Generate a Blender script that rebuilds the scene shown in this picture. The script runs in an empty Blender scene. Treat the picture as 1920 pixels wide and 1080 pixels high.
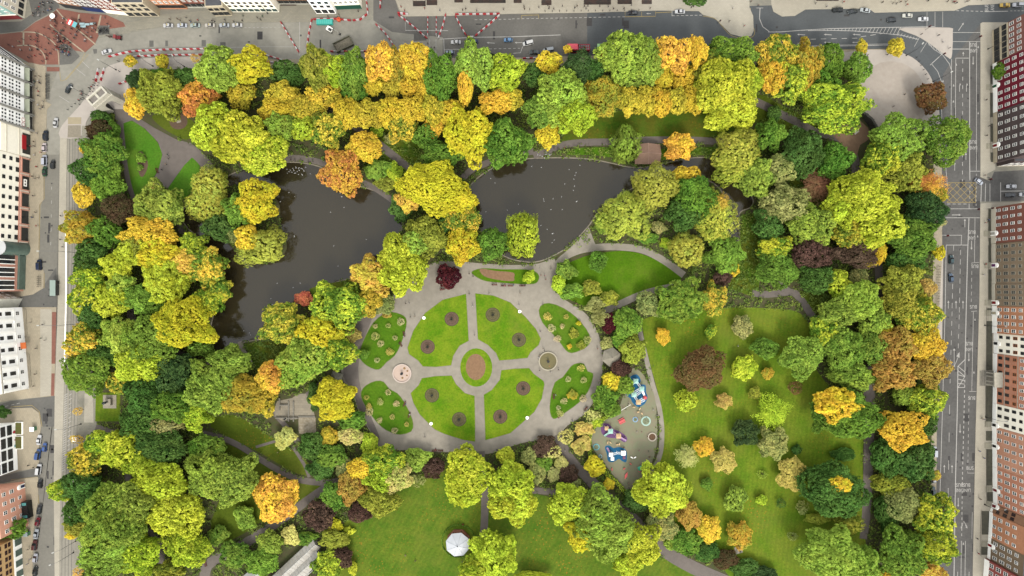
import bpy, bmesh, math, random
import numpy as np
from mathutils import Vector, Matrix
from mathutils.geometry import tessellate_polygon

# ------------------------------------------------------------------ camera, sky, sun, exposure
SC = bpy.context.scene
S = 0.24            # metres on the ground per photograph pixel
H = 256.0           # height of the camera above the ground
cam_d = bpy.data.cameras.new("camera"); cam = bpy.data.objects.new("camera", cam_d)
SC.collection.objects.link(cam)
cam.location = (0, 0, H); cam.rotation_euler = (0, 0, 0)
cam_d.sensor_width = 36; cam_d.lens = 20; cam_d.clip_start = 1; cam_d.clip_end = 6000
SC.camera = cam
SUN_EL, SUN_AZ = math.radians(46), math.radians(172)      # azimuth clockwise from north
wd = bpy.data.worlds.new("World"); SC.world = wd; wd.use_nodes = True
nt = wd.node_tree; bg = nt.nodes["Background"]
sky = nt.nodes.new("ShaderNodeTexSky"); sky.sky_type = 'NISHITA'; sky.sun_disc = False
sky.sun_elevation = SUN_EL; sky.sun_rotation = SUN_AZ
sky.air_density = 1.0; sky.dust_density = 6.0; sky.ozone_density = 1.0
hs = nt.nodes.new("ShaderNodeHueSaturation"); hs.inputs["Saturation"].default_value = 0.30
nt.links.new(sky.outputs[0], hs.inputs["Color"])
cloud = nt.nodes.new("ShaderNodeMix"); cloud.data_type = 'RGBA'; cloud.inputs[0].default_value = 0.62      # even cloud deck in front of the clear sky
cloud.inputs[7].default_value = (6.4, 6.5, 6.6, 1); nt.links.new(hs.outputs[0], cloud.inputs[6]); nt.links.new(cloud.outputs[2], bg.inputs[0])
bg.inputs[1].default_value = 0.15
sun_d = bpy.data.lights.new("sun", 'SUN'); sun = bpy.data.objects.new("sun", sun_d)
SC.collection.objects.link(sun)
sun_d.energy = 1.25; sun_d.angle = math.radians(16); sun_d.color = (1.0, 0.955, 0.88)
sun.location = (0, 0, 300)
sd = Vector((math.sin(SUN_AZ)*math.cos(SUN_EL), math.cos(SUN_AZ)*math.cos(SUN_EL), math.sin(SUN_EL)))
sun.rotation_euler = sd.to_track_quat('Z', 'Y').to_euler()
SC.view_settings.view_transform = 'Standard'; SC.view_settings.look = 'None'
SC.view_settings.gamma = 1.0; SC.view_settings.exposure = 1.33
# ------------------------------------------------------------------ helpers
COL = SC.collection
PI = math.pi
def P(px, py, z=0.0):
    k = S*(H-z)/H
    return ((px-960)*k, (540-py)*k)
def P3(px, py, z=0.0):
    x, y = P(px, py, z); return Vector((x, y, z))
def lin1(c):
    c /= 255.0
    return c/12.92 if c <= 0.04045 else ((c+0.055)/1.055)**2.4
ALB, FOL, FAC = 1/2.8, 1/1.18, 1/1.4
def alb(rgb, k=ALB): return tuple(min(0.86, lin1(c)*k) for c in rgb)

def tag(o, label=None, cat=None, group=None, kind=None):
    if label: o["label"] = label
    if cat: o["category"] = cat
    if group: o["group"] = group
    if kind: o["kind"] = kind
    return o
def empty(name, loc=(0,0,0), rz=0.0, label=None, cat=None, group=None):
    o = bpy.data.objects.new(name, None); COL.objects.link(o)
    o.location = loc; o.rotation_euler = (0, 0, rz); o.empty_display_size = 0.5
    return tag(o, label, cat, group)

class MB:
    """collects geometry for one mesh object"""
    def __init__(self): self.v = []; self.f = []; self.m = []; self.xf = None
    def add(self, vs, fs, mi=0):
        b = len(self.v)
        if self.xf is not None: vs = [self.xf @ Vector(p) for p in vs]
        self.v += [tuple(p) for p in vs]
        for f in fs: self.f.append(tuple(b+i for i in f)); self.m.append(mi)
    def box(self, x0, y0, z0, x1, y1, z1, mi=0):
        vs = [(x0,y0,z0),(x1,y0,z0),(x1,y1,z0),(x0,y1,z0),(x0,y0,z1),(x1,y0,z1),(x1,y1,z1),(x0,y1,z1)]
        self.add(vs, [(0,3,2,1),(4,5,6,7),(0,1,5,4),(1,2,6,5),(2,3,7,6),(3,0,4,7)], mi)
    def prism(self, pts, z0, z1, mi=0, bottom=False):
        n = len(pts)
        vs = [(p[0],p[1],z0) for p in pts] + [(p[0],p[1],z1) for p in pts]
        fs = [tuple(range(n, 2*n))] + [(i,(i+1)%n,n+(i+1)%n,n+i) for i in range(n)]
        if bottom: fs.append(tuple(reversed(range(n))))
        self.add(vs, fs, mi)
    def flat(self, pts, z, mi=0): self.add([(p[0],p[1],z) for p in pts], [tuple(range(len(pts)))], mi)
    def tube(self, path, radii, n=6, mi=0, caps=True):
        path = [Vector(p) for p in path]; rings = []
        for i, p in enumerate(path):
            d = (path[min(i+1,len(path)-1)] - path[max(i-1,0)])
            d = d.normalized() if d.length > 1e-9 else Vector((0,0,1))
            u = d.orthogonal().normalized() if abs(d.z) < .98 else Vector((1,0,0))
            w = d.cross(u).normalized(); u = w.cross(d).normalized()
            r = radii[i] if isinstance(radii,(list,tuple)) else radii
            rings.append([p + u*(math.cos(2*PI*k/n)*r) + w*(math.sin(2*PI*k/n)*r) for k in range(n)])
        vs = [q for rg in rings for q in rg]; fs = []
        for i in range(len(rings)-1):
            for k in range(n): fs.append((i*n+k, i*n+(k+1)%n, (i+1)*n+(k+1)%n, (i+1)*n+k))
        if caps: fs += [tuple(reversed(range(n))), tuple(range((len(rings)-1)*n, len(rings)*n))]
        self.add(vs, fs, mi)
    def lathe(self, cx, cy, prof, n=16, mi=0, caps=True, ph=0.0):
        vs = [(cx+math.cos(2*PI*k/n+ph)*r, cy+math.sin(2*PI*k/n+ph)*r, z) for r, z in prof for k in range(n)]
        fs = [(i*n+k, i*n+(k+1)%n, (i+1)*n+(k+1)%n, (i+1)*n+k) for i in range(len(prof)-1) for k in range(n)]
        if caps: fs += [tuple(range((len(prof)-1)*n, len(prof)*n)), tuple(reversed(range(n)))]
        self.add(vs, fs, mi)
    def loft(self, secs, mi=0):
        """secs: list of rings of equal length; caps both ends"""
        n = len(secs[0]); vs = [p for s in secs for p in s]; fs = []
        for i in range(len(secs)-1):
            for k in range(n): fs.append((i*n+k, i*n+(k+1)%n, (i+1)*n+(k+1)%n, (i+1)*n+k))
        fs += [tuple(reversed(range(n))), tuple(range((len(secs)-1)*n, len(secs)*n))]
        self.add(vs, fs, mi)
    def mesh(self, name, mats, smooth=False):
        me = bpy.data.meshes.new(name); me.from_pydata(self.v, [], self.f)
        for m in (mats if isinstance(mats,(list,tuple)) else [mats]): me.materials.append(m)
        me.polygons.foreach_set("material_index", self.m)
        if smooth: me.polygons.foreach_set("use_smooth", [True]*len(self.f))
        me.update()
        bm = bmesh.new(); bm.from_mesh(me); bmesh.ops.recalc_face_normals(bm, faces=bm.faces); bm.to_mesh(me); bm.free()
        return me
    def build(self, name, mats, parent=None, smooth=False, **kw):
        return link(name, self.mesh(name, mats, smooth), parent, **kw)
def link(name, me, parent=None, loc=None, rot=None, **kw):
    o = bpy.data.objects.new(name, me); COL.objects.link(o)
    if parent is not None: o.parent = parent
    if loc is not None: o.location = loc
    if rot is not None: o.rotation_euler = rot
    return tag(o, **kw)
def copy_tree(o, parent=None):
    c = o.copy(); COL.objects.link(c)
    if parent is not None: c.parent = parent
    for ch in o.children: copy_tree(ch, c)
    return c

def sm(pts, n=5, closed=True):
    """Catmull-Rom through pixel points"""
    out = []; N = len(pts)
    rng = range(N) if closed else range(N-1)
    for i in rng:
        if closed: p0,p1,p2,p3 = pts[i-1],pts[i],pts[(i+1)%N],pts[(i+2)%N]
        else: p0,p1,p2,p3 = pts[max(i-1,0)],pts[i],pts[i+1],pts[min(i+2,N-1)]
        for k in range(n):
            t = k/n
            out.append(tuple(0.5*((2*p1[a])+(-p0[a]+p2[a])*t+(2*p0[a]-5*p1[a]+4*p2[a]-p3[a])*t*t+(-p0[a]+3*p1[a]-3*p2[a]+p3[a])*t**3) for a in (0,1)))
    if not closed: out.append(tuple(pts[-1]))
    return out
def area2(p): return sum(p[i][0]*p[(i+1)%len(p)][1]-p[(i+1)%len(p)][0]*p[i][1] for i in range(len(p)))
def ell(cx, cy, rx, ry=None, n=28, ph=0):
    ry = ry or rx
    return [(cx+rx*math.cos(2*PI*k/n+ph), cy+ry*math.sin(2*PI*k/n+ph)) for k in range(n)]
def ribbon_px(pts, w, smooth=True, closed=False):
    q = sm(pts, 5, closed) if smooth and len(pts) > 2 else list(pts)
    L, R = [], []
    ws = w if isinstance(w, (list, tuple)) else None
    for i, p in enumerate(q):
        a = q[i-1] if (i > 0 or closed) else q[0]; b = q[(i+1)%len(q)] if (i < len(q)-1 or closed) else q[-1]
        dx, dy = b[0]-a[0], b[1]-a[1]; l = math.hypot(dx, dy) or 1
        hw = (ws[0]+(ws[1]-ws[0])*i/(len(q)-1) if ws else w)/2
        L.append((p[0]-dy/l*hw, p[1]+dx/l*hw)); R.append((p[0]+dy/l*hw, p[1]-dx/l*hw))
    return L, R
ZC = [0]
def zz(z): ZC[0] += 1; return z+ZC[0]*.0004
def pw(pts): return [P(*p) for p in pts]
def sheet(name, polys, z, mat, thick=0.0, kind='structure', label=None, cat=None):
    mb = MB(); z = zz(z)
    for p in polys:
        w = pw(p)
        if area2(w) < 0: w.reverse()
        if thick: mb.prism(w, z-thick, z)
        else: mb.flat(w, z)
    return mb.build(name, mat, kind=kind, label=label, cat=cat)
def add_ribbon(mb, pts, w, z, mi=0, smooth=True, closed=False, raw=False):
    if not raw: z = zz(z)
    L, R = ribbon_px(pts, w, smooth, closed); n = len(L)
    vs = [(*P(*p), z) for p in L] + [(*P(*p), z) for p in R]
    mb.add(vs, [(i, (i+1)%n, n+(i+1)%n, n+i) for i in range(n if closed else n-1)], mi)
def inside(poly, x, y):
    """vectorised point in polygon (pixels)"""
    c = np.zeros(np.shape(x), bool); n = len(poly)
    for i in range(n):
        x0,y0 = poly[i]; x1,y1 = poly[(i+1)%n]
        if y0 == y1: continue
        c ^= ((y0 > y) != (y1 > y)) & (x < (x1-x0)*(y-y0)/(y1-y0)+x0)
    return c

# ------------------------------------------------------------------ materials
MATS = {}
def nodes(m): return m.node_tree.nodes, m.node_tree.links
def M(name, rgb, rough=0.8, var=0.18, scale=0.6, rgb2=None, detail=4, metal=0.0, k=ALB, spec=0.3, big=0.0):
    """noise-varied surface; colours are as they read in daylight (sRGB)"""
    if name in MATS: return MATS[name]
    m = bpy.data.materials.new(name); m.use_nodes = True; N, L = nodes(m); b = N["Principled BSDF"]
    c = alb(rgb, k); c2 = alb(rgb2, k) if rgb2 else tuple(x*(1-var) for x in c)
    if not rgb2: c = tuple(min(.88, x*(1+var*.5)) for x in c)
    g = N.new("ShaderNodeNewGeometry"); n = N.new("ShaderNodeTexNoise")
    n.inputs["Scale"].default_value = scale; n.inputs["Detail"].default_value = detail; n.inputs["Roughness"].default_value = .62
    L.new(g.outputs["Position"], n.inputs["Vector"])
    r = N.new("ShaderNodeMapRange"); r.inputs[1].default_value = .3; r.inputs[2].default_value = .7
    L.new(n.outputs["Fac"], r.inputs[0])
    mx = N.new("ShaderNodeMix"); mx.data_type = 'RGBA'; mx.inputs[6].default_value = (*c,1); mx.inputs[7].default_value = (*c2,1)
    L.new(r.outputs[0], mx.inputs[0]); out = mx.outputs[2]
    if big:
        n2 = N.new("ShaderNodeTexNoise"); n2.inputs["Scale"].default_value = scale*.12; n2.inputs["Detail"].default_value = 3
        L.new(g.outputs["Position"], n2.inputs["Vector"])
        r2 = N.new("ShaderNodeMapRange"); r2.inputs[1].default_value = .3; r2.inputs[2].default_value = .7
        r2.inputs[3].default_value = 1-big; r2.inputs[4].default_value = 1+big; L.new(n2.outputs["Fac"], r2.inputs[0])
        h = N.new("ShaderNodeHueSaturation"); L.new(out, h.inputs["Color"]); L.new(r2.outputs[0], h.inputs["Value"]); out = h.outputs[0]
    L.new(out, b.inputs["Base Color"])
    b.inputs["Roughness"].default_value = rough; b.inputs["Metallic"].default_value = metal
    b.inputs["Specular IOR Level"].default_value = spec
    MATS[name] = m; return m
def M_paving(name, rgb, rgb2, mortar, bw=1.2, bh=0.6, rot=0.0, ms=.03, big=.08):
    if name in MATS: return MATS[name]
    m = bpy.data.materials.new(name); m.use_nodes = True; N, L = nodes(m); b = N["Principled BSDF"]
    g = N.new("ShaderNodeNewGeometry"); mp = N.new("ShaderNodeMapping"); mp.inputs["Rotation"].default_value = (0,0,rot)
    L.new(g.outputs["Position"], mp.inputs["Vector"])
    t = N.new("ShaderNodeTexBrick"); t.inputs["Color1"].default_value = (*alb(rgb),1); t.inputs["Color2"].default_value = (*alb(rgb2),1)
    t.inputs["Mortar"].default_value = (*alb(mortar),1); t.inputs["Scale"].default_value = 1; t.inputs["Mortar Size"].default_value = ms
    t.inputs["Brick Width"].default_value = bw; t.inputs["Row Height"].default_value = bh
    L.new(mp.outputs[0], t.inputs["Vector"])
    n2 = N.new("ShaderNodeTexNoise"); n2.inputs["Scale"].default_value = .09; n2.inputs["Detail"].default_value = 6; n2.inputs["Roughness"].default_value = .65
    L.new(g.outputs["Position"], n2.inputs["Vector"])
    r2 = N.new("ShaderNodeMapRange"); r2.inputs[1].default_value = .3; r2.inputs[2].default_value = .7
    r2.inputs[3].default_value = 1-big; r2.inputs[4].default_value = 1+big; L.new(n2.outputs["Fac"], r2.inputs[0])
    h = N.new("ShaderNodeHueSaturation"); L.new(t.outputs["Color"], h.inputs["Color"]); L.new(r2.outputs[0], h.inputs["Value"])
    L.new(h.outputs[0], b.inputs["Base Color"]); b.inputs["Roughness"].default_value = .85; b.inputs["Specular IOR Level"].default_value = .25
    MATS[name] = m; return m
def M_lawn(name, rgb, rgb2, stripes=None, leaves=0.0, leafrgb=(200,140,50)):
    if name in MATS: return MATS[name]
    m = bpy.data.materials.new(name); m.use_nodes = True; N, L = nodes(m); b = N["Principled BSDF"]
    g = N.new("ShaderNodeNewGeometry")
    def noise(sc, det=4, ro=.6):
        n = N.new("ShaderNodeTexNoise"); n.inputs["Scale"].default_value = sc; n.inputs["Detail"].default_value = det; n.inputs["Roughness"].default_value = ro
        L.new(g.outputs["Position"], n.inputs["Vector"]); return n.outputs["Fac"]
    def mr(sock, a, c, lo, hi):
        r = N.new("ShaderNodeMapRange"); r.inputs[1].default_value=a; r.inputs[2].default_value=c; r.inputs[3].default_value=lo; r.inputs[4].default_value=hi
        L.new(sock, r.inputs[0]); return r.outputs[0]
    mx = N.new("ShaderNodeMix"); mx.data_type='RGBA'; mx.inputs[6].default_value=(*alb(rgb),1); mx.inputs[7].default_value=(*alb(rgb2),1)
    L.new(mr(noise(.09, 9, .75), .40, .60, 0, 1), mx.inputs[0]); out = mx.outputs[2]
    h = N.new("ShaderNodeHueSaturation"); L.new(out, h.inputs["Color"]); L.new(mr(noise(1.3, 4, .75), .3, .7, .76, 1.24), h.inputs["Value"]); out = h.outputs[0]
    wn = mr(noise(.028, 5, .7), .52, .72, 0, .55); m3 = N.new("ShaderNodeMix"); m3.data_type='RGBA'; L.new(wn, m3.inputs[0]); L.new(out, m3.inputs[6]); m3.inputs[7].default_value=(*alb((138,142,58)),1); out = m3.outputs[2]
    if stripes:
        w = N.new("ShaderNodeTexWave"); w.inputs["Scale"].default_value = stripes[0]; w.inputs["Distortion"].default_value = 2.2; w.inputs["Detail"].default_value = 2; w.inputs["Detail Scale"].default_value = .25
        mp = N.new("ShaderNodeMapping"); mp.inputs["Rotation"].default_value = (0,0,stripes[1]); L.new(g.outputs["Position"], mp.inputs["Vector"]); L.new(mp.outputs[0], w.inputs["Vector"])
        h2 = N.new("ShaderNodeHueSaturation"); L.new(out, h2.inputs["Color"]); L.new(mr(w.outputs["Fac"],0,1,.95,1.05), h2.inputs["Value"]); out = h2.outputs[0]
    if leaves:
        v = N.new("ShaderNodeTexVoronoi"); v.inputs["Scale"].default_value = .75; v.inputs["Randomness"].default_value = 1; L.new(g.outputs["Position"], v.inputs["Vector"])
        a = mr(v.outputs["Distance"], .16, .26, 1, 0); c = mr(noise(.035, 4), .56-leaves*.16, .70-leaves*.04, 0, .75)
        mu = N.new("ShaderNodeMath"); mu.operation='MULTIPLY'; L.new(a, mu.inputs[0]); L.new(c, mu.inputs[1])
        m2 = N.new("ShaderNodeMix"); m2.data_type='RGBA'; L.new(mu.outputs[0], m2.inputs[0]); L.new(out, m2.inputs[6]); m2.inputs[7].default_value=(*alb(leafrgb),1); out = m2.outputs[2]
    L.new(out, b.inputs["Base Color"]); b.inputs["Roughness"].default_value=.95; b.inputs["Specular IOR Level"].default_value=.1
    MATS[name] = m; return m
def M_paint(name, rgb=None, rough=.35, attr=False):
    """car paint / clothing coloured per object"""
    if name in MATS: return MATS[name]
    m = bpy.data.materials.new(name); m.use_nodes = True; N, L = nodes(m); b = N["Principled BSDF"]
    if attr == 'color':
        oi = N.new("ShaderNodeObjectInfo"); L.new(oi.outputs["Color"], b.inputs["Base Color"])
    elif attr:
        a = N.new("ShaderNodeAttribute"); a.attribute_type='OBJECT'; a.attribute_name=attr; L.new(a.outputs["Color"], b.inputs["Base Color"])
    else: b.inputs["Base Color"].default_value = (*alb(rgb),1)
    b.inputs["Roughness"].default_value = rough; MATS[name] = m; return m
def M_leaf():
    m = bpy.data.materials.new("foliage"); m.use_nodes = True; N, L = nodes(m); N.remove(N["Principled BSDF"])
    oi = N.new("ShaderNodeObjectInfo"); a2 = N.new("ShaderNodeAttribute"); a2.attribute_type='OBJECT'; a2.attribute_name="c2"
    tc = N.new("ShaderNodeTexCoord"); vm = N.new("ShaderNodeVectorMath"); vm.operation='SCALE'; vm.inputs[0].default_value=(71,37,53)
    L.new(oi.outputs["Random"], vm.inputs["Scale"]); va = N.new("ShaderNodeVectorMath"); L.new(tc.outputs["Object"], va.inputs[0]); L.new(vm.outputs[0], va.inputs[1])
    n = N.new("ShaderNodeTexNoise"); n.inputs["Scale"].default_value=.16; n.inputs["Detail"].default_value=5; n.inputs["Roughness"].default_value=.72; L.new(va.outputs[0], n.inputs["Vector"])
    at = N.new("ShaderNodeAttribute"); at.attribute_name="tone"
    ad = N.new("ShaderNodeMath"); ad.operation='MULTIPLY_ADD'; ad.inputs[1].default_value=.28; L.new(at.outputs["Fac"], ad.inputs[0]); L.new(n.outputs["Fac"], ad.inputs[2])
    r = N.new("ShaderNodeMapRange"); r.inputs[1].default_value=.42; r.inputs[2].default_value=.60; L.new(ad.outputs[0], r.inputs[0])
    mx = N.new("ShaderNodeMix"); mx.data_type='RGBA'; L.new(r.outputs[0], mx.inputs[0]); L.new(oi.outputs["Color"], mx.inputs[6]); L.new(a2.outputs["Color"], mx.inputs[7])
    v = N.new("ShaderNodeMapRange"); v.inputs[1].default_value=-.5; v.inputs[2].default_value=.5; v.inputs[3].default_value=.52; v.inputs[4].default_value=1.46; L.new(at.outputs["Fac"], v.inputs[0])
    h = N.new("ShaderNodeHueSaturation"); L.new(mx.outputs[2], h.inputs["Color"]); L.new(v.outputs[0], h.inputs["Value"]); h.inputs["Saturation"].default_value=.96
    hr = N.new("ShaderNodeMapRange"); hr.inputs[1].default_value=.3; hr.inputs[2].default_value=.7; hr.inputs[3].default_value=.486; hr.inputs[4].default_value=.524; L.new(n.outputs["Color"], hr.inputs[0]); L.new(hr.outputs[0], h.inputs["Hue"])
    d = N.new("ShaderNodeBsdfDiffuse"); t = N.new("ShaderNodeBsdfTranslucent"); ms = N.new("ShaderNodeMixShader"); ms.inputs[0].default_value=.34
    L.new(h.outputs[0], d.inputs[0]); L.new(h.outputs[0], t.inputs[0]); L.new(d.outputs[0], ms.inputs[1]); L.new(t.outputs[0], ms.inputs[2])
    L.new(ms.outputs[0], N["Material Output"].inputs[0]); return m
LEAF = M_leaf()
GLASS = M("window_glass", (62,66,70), rough=.08, var=.4, scale=.35, spec=.6)
WHITE = M("white_paint", (240,238,230), rough=.5, var=.05, scale=1.5, k=1/1.06)
DARK = M("dark_metal", (40,42,44), rough=.5, var=.2)
BARK = M("bark", (92,78,62), rough=.95, var=.35, scale=3)
SLATE = M("slate_roof", (95,96,100), rough=.7, var=.3, scale=1.2)
RUBBER = M("rubber", (30,30,30), rough=.8, var=.1)
STONE = M("pale_stone", (208,202,184), rough=.85, var=.18, scale=1.1, k=1/2.2)
GREYSTONE = M("grey_stone", (160,154,140), rough=.9, var=.25, scale=1.2)
# ------------------------------------------------------------------ ground, roads, pavements, park, water
GR_CONC = M_paving("city_ground", (172,167,150), (160,156,142), (148,144,130), 1.4, .7)
A_EAST = M("asphalt_dark", (114,112,108), .9, .2, .8, big=.16, detail=9)
A_NE = M("asphalt_blue", (102,106,107), .9, .12, 1.2, big=.08, detail=6)
A_MID = M("asphalt_mid", (126,123,116), .9, .14, 1.0, big=.10, detail=6)
A_LIGHT = M("asphalt_pale", (174,170,156), .9, .14, .5, big=.12, detail=7)
A_WEST = M("asphalt_west", (150,146,134), .9, .12, .8, big=.08, detail=6)
A_SIDE = M("asphalt_side", (122,120,113), .9, .14, .8, big=.10)
PAVE_A = M_paving("pavement_slabs", (212,204,184), (204,196,176), (190,182,162), 1.0, .6)
PAVE_W = M_paving("pavement_warm", (204,190,162), (192,180,154), (170,160,140), .9, .9, big=.1)
PAVE_P = M("pale_plaza", (214,204,191), .9, .10, .25, big=.07, detail=6)
PAVE_N = M_paving("pavement_worn", (178,172,152), (168,163,146), (150,146,132), 1.3, .65, big=.1)
BRICKP = M_paving("red_brick_paving", (170,112,94), (156,102,86), (146,104,90), .5, .25, big=.14)
TRAM_C = M("tram_concrete", (176,170,154), .9, .12, .8, big=.07)
PATH_L = M("path_pale", (178,169,152), .95, .16, .35, big=.14, detail=9)
PATH_D = M("path_dark", (136,126,117), .95, .12, .5, big=.10, detail=6)
SOIL = M("soil_litter", (100,88,62), .98, .35, .5, rgb2=(84,98,46), detail=7)
BEDSOIL = M("bed_soil", (150,116,86), .98, .18, 1.0, rgb2=(170,134,100))
BEDDARK = M("bed_soil_dark", (112,88,72), .98, .2, 1.4, rgb2=(128,106,84))
BEDGREEN = M("bed_mossy", (100,98,60), .98, .2, 1.4, rgb2=(126,116,78))
L_FORMAL = M_lawn("lawn_formal", (100,148,16), (140,166,36))
L_SIDE = M_lawn("lawn_side", (84,130,20), (102,142,28))
L_OVAL = M_lawn("lawn_oval", (86,130,12), (100,142,18))
L_EAST = M_lawn("lawn_east", (108,142,30), (134,152,42), stripes=(.16, .12), leaves=.15)
L_SOUTH = M_lawn("lawn_south", (90,126,30), (122,140,42), stripes=(.14, .5), leaves=.7)
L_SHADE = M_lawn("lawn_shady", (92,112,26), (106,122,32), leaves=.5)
L_NORTH = M_lawn("lawn_north", (84,122,28), (112,116,34), leaves=.5)
L_NW = M_lawn("lawn_northwest", (88,142,34), (102,148,42))

g = MB(); g.flat([(-2500,-2500),(2500,-2500),(2500,2500),(-2500,2500)], 0.0); g.build("ground", GR_CONC, kind='structure')
Z = 0.004
sheet("road_east", [[(1752,250),(1768,140),(1786,112),(1786,40),(1842,40),(1839,300),(1836,560),(1829,800),(1823,1100),(1745,1100),(1756,700)]], Z, A_EAST)
sheet("road_north_east", [[(1101,20),(1935,-4),(1935,45),(1840,42),(1786,112),(1768,140),(1765,260),(1735,200),(1700,110),(1640,96),(1500,104),(1400,118),(1101,125)]], Z+.004, A_NE)
sheet("road_north", [[(700,-10),(738,-10),(750,28),(840,30),(960,26),(1101,24),(1101,125),(830,125),(740,125),(700,40)]], Z, A_MID)
sheet("road_north_west", [[(170,100),(185,72),(300,52),(420,42),(560,42),(700,38),(735,60),(830,70),(830,125),(560,130),(300,128),(225,118),(185,165),(140,215),(110,290),(86,290),(88,190),(112,122)]], Z+.004, A_LIGHT)
sheet("road_west", [[(84,260),(112,260),(110,420),(108,560),(104,740),(102,880),(106,1100),(62,1100),(66,960),(72,880),(76,770),(105,745),(106,590),(78,545),(72,470),(76,420)]], Z, A_WEST)
sheet("side_street_west", [[(-15,562),(40,550),(80,538),(106,500),(107,575),(40,578),(-15,590)], [(-15,762),(20,752),(104,742),(103,800),(80,800),(62,772),(20,764),(-15,784)], [(-15,896),(40,884),(74,876),(76,896),(40,898),(-15,910)]], Z+.004, A_SIDE)
sheet("side_street_east", [[(1838,332),(1856,340),(1864,322),(1935,318),(1935,376),(1838,378)]], Z+.004, A_EAST)
sheet("side_street_north_west", [[(52,-10),(104,-10),(112,14),(66,40),(42,58),(-15,64),(-15,42),(40,40),(60,26)]], Z, A_SIDE)
# road repair patches
sheet("road_patches", [[(280,76),(288,76),(288,88),(280,88)],[(310,76),(315,76),(315,87),(310,87)],[(378,75),(386,75),(386,87),(378,87)],[(413,79),(423,79),(423,87),(413,87)],[(776,62),(796,58),(800,76),(776,77)],[(174,92),(182,92),(182,100),(176,101)]], .0125, A_SIDE)
# pavements (raised kerb)
ZP = 0.12
sheet("pavement_east", [[(1838,44),(1842,42),(1935,42),(1935,58),(1866,66),(1866,318),(1850,326),(1852,338),(1838,332)],
                        [(1838,382),(1850,380),(1935,378),(1935,392),(1866,398),(1866,580),(1864,960),(1850,1100),(1823,1100),(1829,800),(1836,560)]], ZP, PAVE_A, .14)
sheet("pavement_north", [[(738,-10),(1210,-10),(1240,-10),(1405,-10),(1405,14),(1412,30),(1413,58),(1408,68),(1390,69),(1370,64),(1352,46),(1340,34),(1318,28),(1310,21),(1235,20),(1100,24),(960,26),(840,30),(754,31)],
                        [(1445,-10),(1935,-10),(1935,2),(1860,8),(1815,10),(1790,20),(1720,22),(1640,24),(1628,16),(1510,18),(1490,30),(1466,31),(1450,22),(1446,8)]], ZP, PAVE_A, .14)
sheet("pavement_north_west", [[(232,46),(300,28),(420,16),(690,-10),(688,25),(672,38),(560,41),(420,43),(300,50),(258,56),(236,58)]], ZP, PAVE_N, .14)
sheet("traffic_island", [sm([(1684,54),(1720,52),(1780,52),(1786,60),(1785,100),(1782,110),(1776,107),(1740,80),(1715,66)],2)], ZP, PAVE_P, .14)
sheet("red_brick_plaza", [[(-15,66),(42,60),(66,42),(98,26),(108,16),(150,24),(200,28),(231,42),(236,50),(190,56),(178,82),(160,98),(136,94),(118,121),(60,121),(45,112),(-15,78)]], ZP, BRICKP, .14)
sheet("plaza_bands", [ribbon_px([(106,18),(118,32),(180,84)],2.2,False)[0]+ribbon_px([(106,18),(118,32),(180,84)],2.2,False)[1][::-1],
                      ribbon_px([(94,46),(104,56),(158,98)],2.2,False)[0]+ribbon_px([(94,46),(104,56),(158,98)],2.2,False)[1][::-1],
                      ribbon_px([(40,60),(70,62),(95,75),(108,92),(111,121)],1.8)[0]+ribbon_px([(40,60),(70,62),(95,75),(108,92),(111,121)],1.8)[1][::-1],
                      ribbon_px([(32,86),(60,86),(78,96),(86,112),(86,121)],1.8)[0]+ribbon_px([(32,86),(60,86),(78,96),(86,112),(86,121)],1.8)[1][::-1],
                      [(147,27),(150,27),(148,43),(145,43)],[(188,29),(191,29),(184,62),(180,62)],[(43,60),(46,60),(46,86),(43,86)]], ZP+.004, PAVE_W)
sheet("plaza_dark_setts", [[(112,84),(124,82),(138,92),(150,106),(135,120),(112,122)],[(185,48),(206,48),(204,64),(184,66)]], ZP+.004, A_SIDE)
sheet("pavement_west", [[(-15,112),(60,118),(86,124),(86,190),(97,196),(88,206),(86,300),(82,310),(82,375),(74,384),(73,468),(74,500),(83,508),(82,540),(62,552),(40,556),(-15,560)],
                        [(-15,584),(40,576),(106,576),(103,742),(20,750),(-15,758)],
                        [(-15,786),(20,766),(60,764),(74,774),(77,800),(74,830),(73,876),(40,882),(-15,894)],
                        [(-15,912),(40,898),(72,894),(72,940),(66,970),(62,1010),(61,1100),(-15,1100)]], ZP, PAVE_W, .14)
sheet("pavement_west_slabs", [[(76,580),(97,580),(97,690),(95,741),(76,744)]], ZP+.004, PAVE_A)
sheet("cycle_strip", [[(98,585),(106,585),(104,682),(97,682)],[(97,700),(103,700),(102,742),(96,742)],[(88,126),(112,126),(112,134),(88,134)]], ZP+.008, BRICKP)
sheet("tram_pavement", [[(113,258),(126,258),(124,400),(124,560),(120,742),(116,880),(112,1000),(112,1100),(103,1100),(101,905),(103,742),(109,560),(111,400)]], ZP, PAVE_A, .14)
sheet("tram_track_bed", [[(127,236),(152,236),(154,300),(152,460),(148,560),(146,740),(144,880),(140,1100),(112,1100),(112,1000),(116,880),(120,742),(124,560),(124,400)]], .06, TRAM_C, .08)
sheet("tram_kerb_line", [ribbon_px([(124,430),(124,560),(121,690)],2.2)[0]+ribbon_px([(124,430),(124,560),(121,690)],2.2)[1][::-1]], ZP+.004, WHITE)
tr = MB()
for o0, o1 in ((131,116),(137,122),(141,128),(147,134)):
    add_ribbon(tr, [(o0,236),(o0-1,420),(o0-3,560),(o0-6,742),(o1+2,900),(o1,1100)], .9, .066)
tr.build("tram_rails", M("rail_steel", (112,106,98), .5, .2), kind='structure')
hz = MB()
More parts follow.
